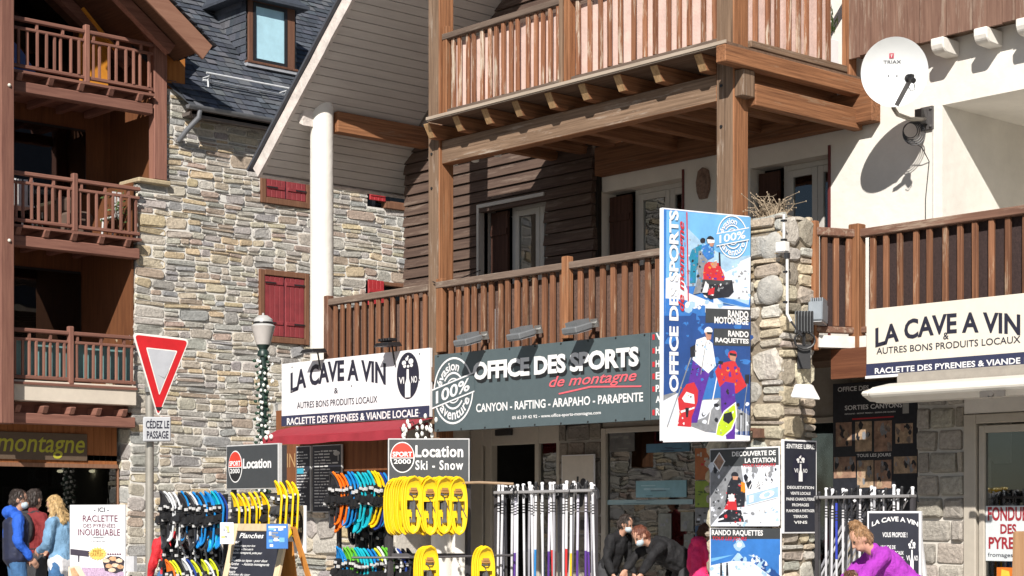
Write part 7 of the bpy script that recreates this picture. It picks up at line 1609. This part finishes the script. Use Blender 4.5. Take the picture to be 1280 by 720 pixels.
def person(label, loc, face, H=1.72, lean=0.0, legs=None, arms=None, headdir=None, jacket=None, trousers=None, hair=None, hairstyle='short', mask=False, build=1.0, extra=None, hood=None, group=None, bag=None, vest=None):
    """standing or stooping figure; x forward, y to its left; face = heading in the world (radians)"""
    t = thing('person', label, 'person', V(loc), group); k = H / 1.72
    Mz = Matrix.Rotation(face, 3, 'Z'); o = V(loc); Wp = lambda p: o + Mz @ (V(p) * k)
    hip = V((0, 0, .93)); td = V((math.sin(lean), 0, math.cos(lean))); fw = V((math.cos(lean), 0, -math.sin(lean)))
    if lean > .3: hip = V((-.12 * lean, 0, .92))
    neck = hip + td * .53; sh = [neck - td * .06 + V((0, s * .175 * build, 0)) for s in (1, -1)]
    hd = V(headdir).normalized() if headdir else V((1, 0, -.1)).normalized()
    hu = (td * .6 + UP * .6); hu = (hu - hd * hu.dot(hd)).normalized(); hs = hu.cross(hd)
    hc = neck + (td * .5 + hu * .5).normalized() * .17 + hd * .025; Mh = Matrix((hd, hs, hu)).transposed()
    HP = lambda x, y, z_: hc + hd * x + hs * y + hu * z_
    legs = legs or [((.03, .1, .5), (-.02, .11, .08)), ((.05, -.1, .5), (.06, -.11, .08))]
    arms = arms or [(sh[0] + V((-.02, .06, -.28)), sh[0] + V((.08, .05, -.50))), (sh[1] + V((-.02, -.06, -.28)), sh[1] + V((.08, -.05, -.50)))]
    arms = [tuple(V(q) for q in a) for a in arms]; legs = [tuple(V(q) for q in a) for a in legs]
    b = MB(); rt_ = .115 * build
    # torso, neck, head
    cap_(b, hip + V((0, .06, .0)), .105, hip - V((0, .06, 0)), .105); cap_(b, hip, .115 * build, hip + td * .25, .115 * build, 12); cap_(b, hip + td * .25, .12 * build, neck - td * .12, .125 * build, 12)
    cap_(b, sh[0] * .8 + sh[1] * .2, .075, sh[1] * .8 + sh[0] * .2, .075); cap_(b, neck - td * .05, .058, hc - hu * .06, .055)
    b.ell(hc + hu * .02, (.094, .076, .105), 14, 10, 0, Mh); b.ell(HP(.025, 0, -.05), (.068, .058, .072), 12, 8, 0, Mh); cap_(b, HP(.088, 0, .015), .010, HP(.108, 0, -.028), .015, 6)
    for s in (1, -1): b.ell(HP(-.008, s * .077, -.005), (.022, .010, .033), 8, 6, 0, Mh)
    cap_(b, HP(.084, -.03, -.066), .010, HP(.084, .03, -.066), .010, 6)
    for (kn, an), s in zip(legs, (1, -1)):
        h0 = hip + V((0, s * .095, -.03)); cap_(b, h0, .088, kn, .058); cap_(b, kn, .056, an, .038); cap_(b, an - V((.03, 0, .03)), .038, V(an) + V((.14, 0, -.045)), .03)
    for (el, wr_), s0, s in zip(arms, sh, (1, -1)):
        cap_(b, s0, .052, el, .04); cap_(b, el, .04, wr_, .028)
        d = (wr_ - el).normalized(); sd = d.cross(V((0, 1, 0)) if abs(d.y) < .8 else UP).normalized(); pl = d.cross(sd)
        pc_ = wr_ + d * .05; b.ell(pc_, (.042, .022, .048), 10, 6, 0, Matrix((sd, pl, d)).transposed())
        for f in range(4):      # fingers, slightly curled, unequal
            l_ = (.068, .078, .074, .058)[f]; q0_ = wr_ + d * .085 + sd * ((f - 1.5) * .020); q1_ = q0_ + d * l_ * .5 + pl * .008 * s; q2_ = q1_ + d * l_ * .42 + pl * .026 * s; cap_(b, q0_ - d * .02, .0095, q1_, .009, 6); cap_(b, q1_, .009, q2_, .0075, 6)
        q0_ = wr_ + d * .02 + sd * -.03; cap_(b, q0_, .013, q0_ - sd * .03 + d * .03, .011, 6); cap_(b, q0_ - sd * .03 + d * .03, .011, q0_ - sd * .035 + d * .06 + pl * .012 * s, .009, 6)
    def put(prims, name, mt_, vox, nz=0, parent=t, nf=13, seed=0):
        q = MB(); q.v = [Mz @ (V(p) * k) for p in prims.v]; q.f = prims.f; me = voxmesh(q, vox, nz, nf, seed); me.materials.clear(); me.materials.append(mt_)
        me.polygons.foreach_set('use_smooth', [True] * len(me.polygons)); me.polygons.foreach_set('material_index', [0] * len(me.polygons)); ob = bpy.data.objects.new(name, me); COL.objects.link(ob); ob.parent = parent; return ob
    body = put(b, 'body', SKIN, .0095)
    e = MB()
    for s in (1, -1): e.ell(HP(.083, s * .032, .018), (.012, .014, .010), 8, 6, 0, Mh)
    q = MB(); q.v = [Mz @ (V(p) * k) for p in e.v]; q.f = e.f; q.m = e.m; q.c = e.c; eb = q.build('eyes', mat('eye', (.03, .025, .02), .2)); eb.parent = t
    # clothes: the same limbs, a little fuller
    j = MB(); cap_(j, hip + td * .02, .145 * build, hip + td * .27, .14 * build, 12); cap_(j, hip + td * .27, .145 * build, neck - td * .13, .145 * build, 12); cap_(j, sh[0] * .82 + sh[1] * .18, .088, sh[1] * .82 + sh[0] * .18, .088)
    cap_(j, hip + V((0, .05, .03)), .13 * build, hip + V((0, -.05, .03)), .13 * build)
    for (el, wr_), s0 in zip(arms, sh): cap_(j, s0, .076, el, .062); cap_(j, el, .062, wr_.lerp(el, .12), .048)
    cap_(j, neck - td * .07, .082, neck + td * .0, .074)
    if hood == 'down': j.ell(neck - fw * .07 + td * .02, (.10, .13, .085), 12, 8)
    put(j, 'jacket', jacket, .012, .018, seed=H * 10)
    if hood == 'up':
        h_ = MB(); h_.ell(hc - hd * .03 + hu * .01, (.115, .105, .13), 14, 10, 0, Mh); cap_(h_, neck, .09, hc - hu * .07 - hd * .03, .09); put(h_, 'hood', jacket, .011, .006)
    tr = MB()
    for (kn, an), s in zip(legs, (1, -1)): h0 = hip + V((0, s * .09, -.02)); cap_(tr, h0, .108, kn, .078); cap_(tr, kn, .077, V(an) + V((0, 0, .0)), .062)
    cap_(tr, hip + V((0, .06, .0)), .122, hip - V((0, .06, 0)), .122); put(tr, 'trousers', trousers, .014, .010, seed=3)
    s_ = MB()
    for (kn, an) in legs: cap_(s_, V(an) - V((.04, 0, .035)), .048, V(an) + V((.15, 0, -.045)), .038)
    put(s_, 'shoes', mat('shoe_dark', (.04, .035, .03), .6), .011)
    hr = MB(); hr.ell(hc - hd * .018 + hu * .038, (.092, .085, .098), 14, 10, 0, Mh); hr.ell(hc - hd * .045 - hu * .01, (.068, .080, .095), 12, 8, 0, Mh)
    if hairstyle == 'bun':
        for a in range(6): hr.ell(hc + hu * .145 - hd * .035 + (hs * math.cos(a) + hd * math.sin(a)) * .028 + hu * .012 * math.sin(a * 2.3), (.035, .035, .03), 8, 6)
        cap_(hr, hc + hu * .09 - hd * .02, .04, hc + hu * .13 - hd * .03, .035)
    if hairstyle == 'long':
        for a in (-1, -.5, 0, .5, 1): cap_(hr, hc - hd * .05 + hs * .06 * a, .04, neck - fw * .085 - td * .04 + hs * .075 * a, .036); 
        for s in (1, -1): cap_(hr, hc + hs * .075 * s + hd * .01, .03, neck + hs * .085 * s + fw * .03 - td * .02, .028)
    ho = put(hr, 'hair', hair, .008, .012, nf=34); hm = ho.data; st = MB(); st.v = [v.co.copy() for v in hm.vertices]; st.f = [list(p.vertices) for p in hm.polygons]; st.m = [0] * len(st.f); st.c = [(1, 1, 1)] * len(st.f); nv_ = len(st.v); rs_ = random.Random(int(H * 100))
    for i in range(420):       # loose strands lying over the mass of hair
        v = hm.vertices[rs_.randrange(nv_)]; n_v = v.normal; g_ = V((rs_.uniform(-.5, .5), rs_.uniform(-.5, .5), -1)); g_ = (g_ - n_v * g_.dot(n_v))
        if g_.length < .2: continue
        g_.normalize(); p_ = v.co + n_v * .002; l_ = rs_.uniform(.02, .055); st.tube([p_, p_ + g_ * l_ * .5 + n_v * rs_.uniform(0, .008), p_ + g_ * l_ + n_v * rs_.uniform(-.008, .008)], [.0032, .003, .001], 4, cap=False)
    st2 = st.build('hair', hair, None, smooth=True); st2.data.name = 'hair'; ho.data = st2.data; bpy.data.objects.remove(st2)
    if mask:
        mk = MB(); mk.ell(HP(.052, 0, -.048), (.066, .060, .054), 12, 8, 0, Mh); 
        for s in (1, -1): cap_(mk, HP(.05, s * .058, -.03), .006, HP(-.0, s * .08, .0), .005, 5)
        put(mk, 'face_mask', mat('surgical_mask', (.50, .60, .66), .8), .007)
    if vest:
        v_ = MB(); cap_(v_, hip + td * .03, .152 * build, hip + td * .27, .15 * build, 12); cap_(v_, hip + td * .27, .152 * build, neck - td * .12, .150 * build, 12); cap_(v_, sh[0] * .7 + sh[1] * .3, .09, sh[1] * .7 + sh[0] * .3, .09)
        for q in range(7): cap_(v_, hip + td * (.03 + q * .07) + V((0, .06, 0)), .158 * build, hip + td * (.03 + q * .07) - V((0, .06, 0)), .158 * build) if q < 6 else None
        put(v_, 'vest', vest, .010, .004)
    if extra: extra(lambda prims, name, mt_, vox=.011, nz=.004: put(prims, name, mt_, vox, nz), dict(hip=hip, td=td, fw=fw, neck=neck, sh=sh, hc=hc, hd=hd, hs=hs, hu=hu, arms=arms))
    return t
def foot(px, t_, z_=.13): p = at(px, 645, t_); return (p.x, p.y, z_)
HEADR = math.atan2(RY, RX)      # facing right in the picture
AWAY = math.atan2(FY, FX); LEFT = HEADR + math.pi; TOW = AWAY + math.pi
JEAN = mat('blue_denim', (.05, .14, .30), .85, .25, 14, bump=.5); DENJ = mat('denim_jacket', (.16, .30, .46), .85, .2, 12, bump=.5); DTR = mat('charcoal_trousers', (.05, .05, .055), .9, .2); HD_ = mat('dark_hair', (.03, .02, .016), .6, .4, 40); HBR = mat('brown_hair', (.12, .055, .03), .6, .4, 40); HBL = mat('blond_hair', (.46, .31, .14), .6, .35, 40); HDB = mat('dark_blond_hair', (.27, .15, .07), .6, .4, 40)
# man in blue
def ex(put, g_):
    m = MB(); cap_(m, g_['hip'] + V((.0, -.16, .02)), .012, g_['hip'] + V((.02, -.17, -.12)), .012, 6); put(m, 'card_holder', mat('white_card', (.7, .68, .68), .5), .006, 0)
person('man in bright blue jacket with dark padded vest and face mask at the left', foot(20, 22.2, .13), HEADR + .45, 1.76, jacket=mat('royal_blue_fabric', (.015, .10, .52), .8, .12, bump=.5), trousers=JEAN, hair=HD_, mask=True, vest=mat('navy_quilted', (.012, .016, .045), .7, .3, 14), hood='down', headdir=(1, -.25, -.15), extra=ex,
       arms=[((.0, .25, 1.13), (.16, .2, .95)), ((-.02, -.24, 1.13), (.14, -.2, .93))])
def ex(put, g_):
    m = MB(); m.ell(g_['neck'] - g_['fw'] * .14 - g_['td'] * .2, (.1, .15, .2), 12, 8); cap_(m, g_['neck'] + V((-.06, .11, .0)), .03, g_['neck'] + V((-.02, -.11, .0)), .03); put(m, 'backpack', mat('black_backpack', (.03, .028, .032), .8, .3), .012, .006)
person('person in maroon jacket with black backpack, behind the man in blue', foot(41, 23.3, .13), HEADR + 1.0, 1.78, jacket=mat('maroon_fabric', (.20, .02, .022), .85, .15, bump=.5), trousers=DTR, hair=HD_, headdir=(1, .1, -.15), extra=ex)
def ex(put, g_):
    m = MB(); cap_(m, g_['hip'] + V((0, .05, -.02)), .15, g_['hip'] - V((0, .05, .02)), .15); cap_(m, g_['hip'] + V((0, .05, -.08)), .142, g_['hip'] - V((0, .05, .08)), .142); put(m, 'shirt_hem', mat('white_cotton', (.66, .66, .68), .9), .011, .008)
    m = MB(); cap_(m, g_['neck'] + V((.06, .08, -.01)), .04, g_['neck'] + V((.08, -.06, -.03)), .045); cap_(m, g_['neck'] + V((.09, .03, -.03)), .04, g_['neck'] + V((.13, .0, -.14)), .035); put(m, 'scarf', mat('white_wool', (.68, .67, .65), .95), .011, .006)
    w_ = g_['arms'][0][1]; m = MB(); m.box(w_.x + .05, w_.x + .19, w_.y - .06, w_.y + .02, w_.z + .01, w_.z + .025); put(m, 'telephone', BLACK, .006, 0)
person('blond woman in denim jacket looking at a telephone beside the white raclette board', foot(77, 22.0, .13), LEFT - .35, 1.70, jacket=DENJ, trousers=JEAN, hair=HBL, hairstyle='long', headdir=(1, .1, -.45), extra=ex, lean=.06,
       arms=[((.06, .22, 1.14), (.27, .10, 1.06)), ((.06, -.22, 1.14), (.26, -.10, 1.07))])
person('child in a red jacket and blue jeans, partly hidden by the road sign pole', foot(212, 20.7, .1), AWAY + .5, 1.46, build=.8, jacket=mat('bright_red_fabric', (.58, .02, .03), .7, .12, bump=.5), trousers=JEAN, hair=HD_, hood='down', lean=.12, arms=[((.1, .2, 1.12), (.2, .2, .93)), ((.1, -.2, 1.12), (.22, -.18, .95))])
BLKC = mat('black_coat', (.008, .008, .01), .8, .3, bump=.5)
person('dark-haired person in black coat and face mask, left one at the shop window', foot(764, 22.4, .13), HEADR - .75, 1.52, jacket=BLKC, trousers=DTR, hair=HD_, mask=True, lean=.42, headdir=(1, .3, -.45))
person('stooping person in black coat with reddish hair and pale mask at the shop window', foot(846, 21.6, .13), LEFT + .3, 1.66, jacket=BLKC, trousers=DTR, hair=mat('auburn_hair', (.14, .045, .025), .6, .4, 40), mask=True, lean=1.06, headdir=(1, .25, -.8), build=1.2, hairstyle='short',
       arms=[((.42, .28, 1.05), (.55, .22, .82)), ((.42, -.28, 1.05), (.6, -.2, .85))])
person('small child in bright pink, half hidden behind the posters on the stone pillar', foot(874, 20.9, .13), HEADR + .6, 1.36, jacket=mat('pink_fleece', (.75, .03, .16), .9, .1, bump=.5), trousers=DTR, hair=HBR, hood='down', headdir=(1, .2, -.4), lean=.1)
person('woman in bright purple jacket with blond bun, stooping before the black chalkboard', foot(1128, 16.3, .07), LEFT + .1, 1.62, jacket=mat('purple_fleece', (.36, .035, .42), .9, .14, bump=.5), trousers=DTR, hair=HDB, hairstyle='bun', lean=.80, headdir=(1, .15, -.7), arms=[((.5, .22, 1.0), (.62, .1, .78)), ((.48, -.24, 1.02), (.62, -.12, .8))])
person('small child whose brown hair shows at the bottom edge below the woman in purple', foot(1060, 15.9, .07), TOW + .9, 1.03, jacket=mat('grey_anorak', (.2, .2, .22), .8), trousers=DTR, hair=HBR, headdir=(1, 0, -.3))
bpy.data.scenes.remove(TMP)
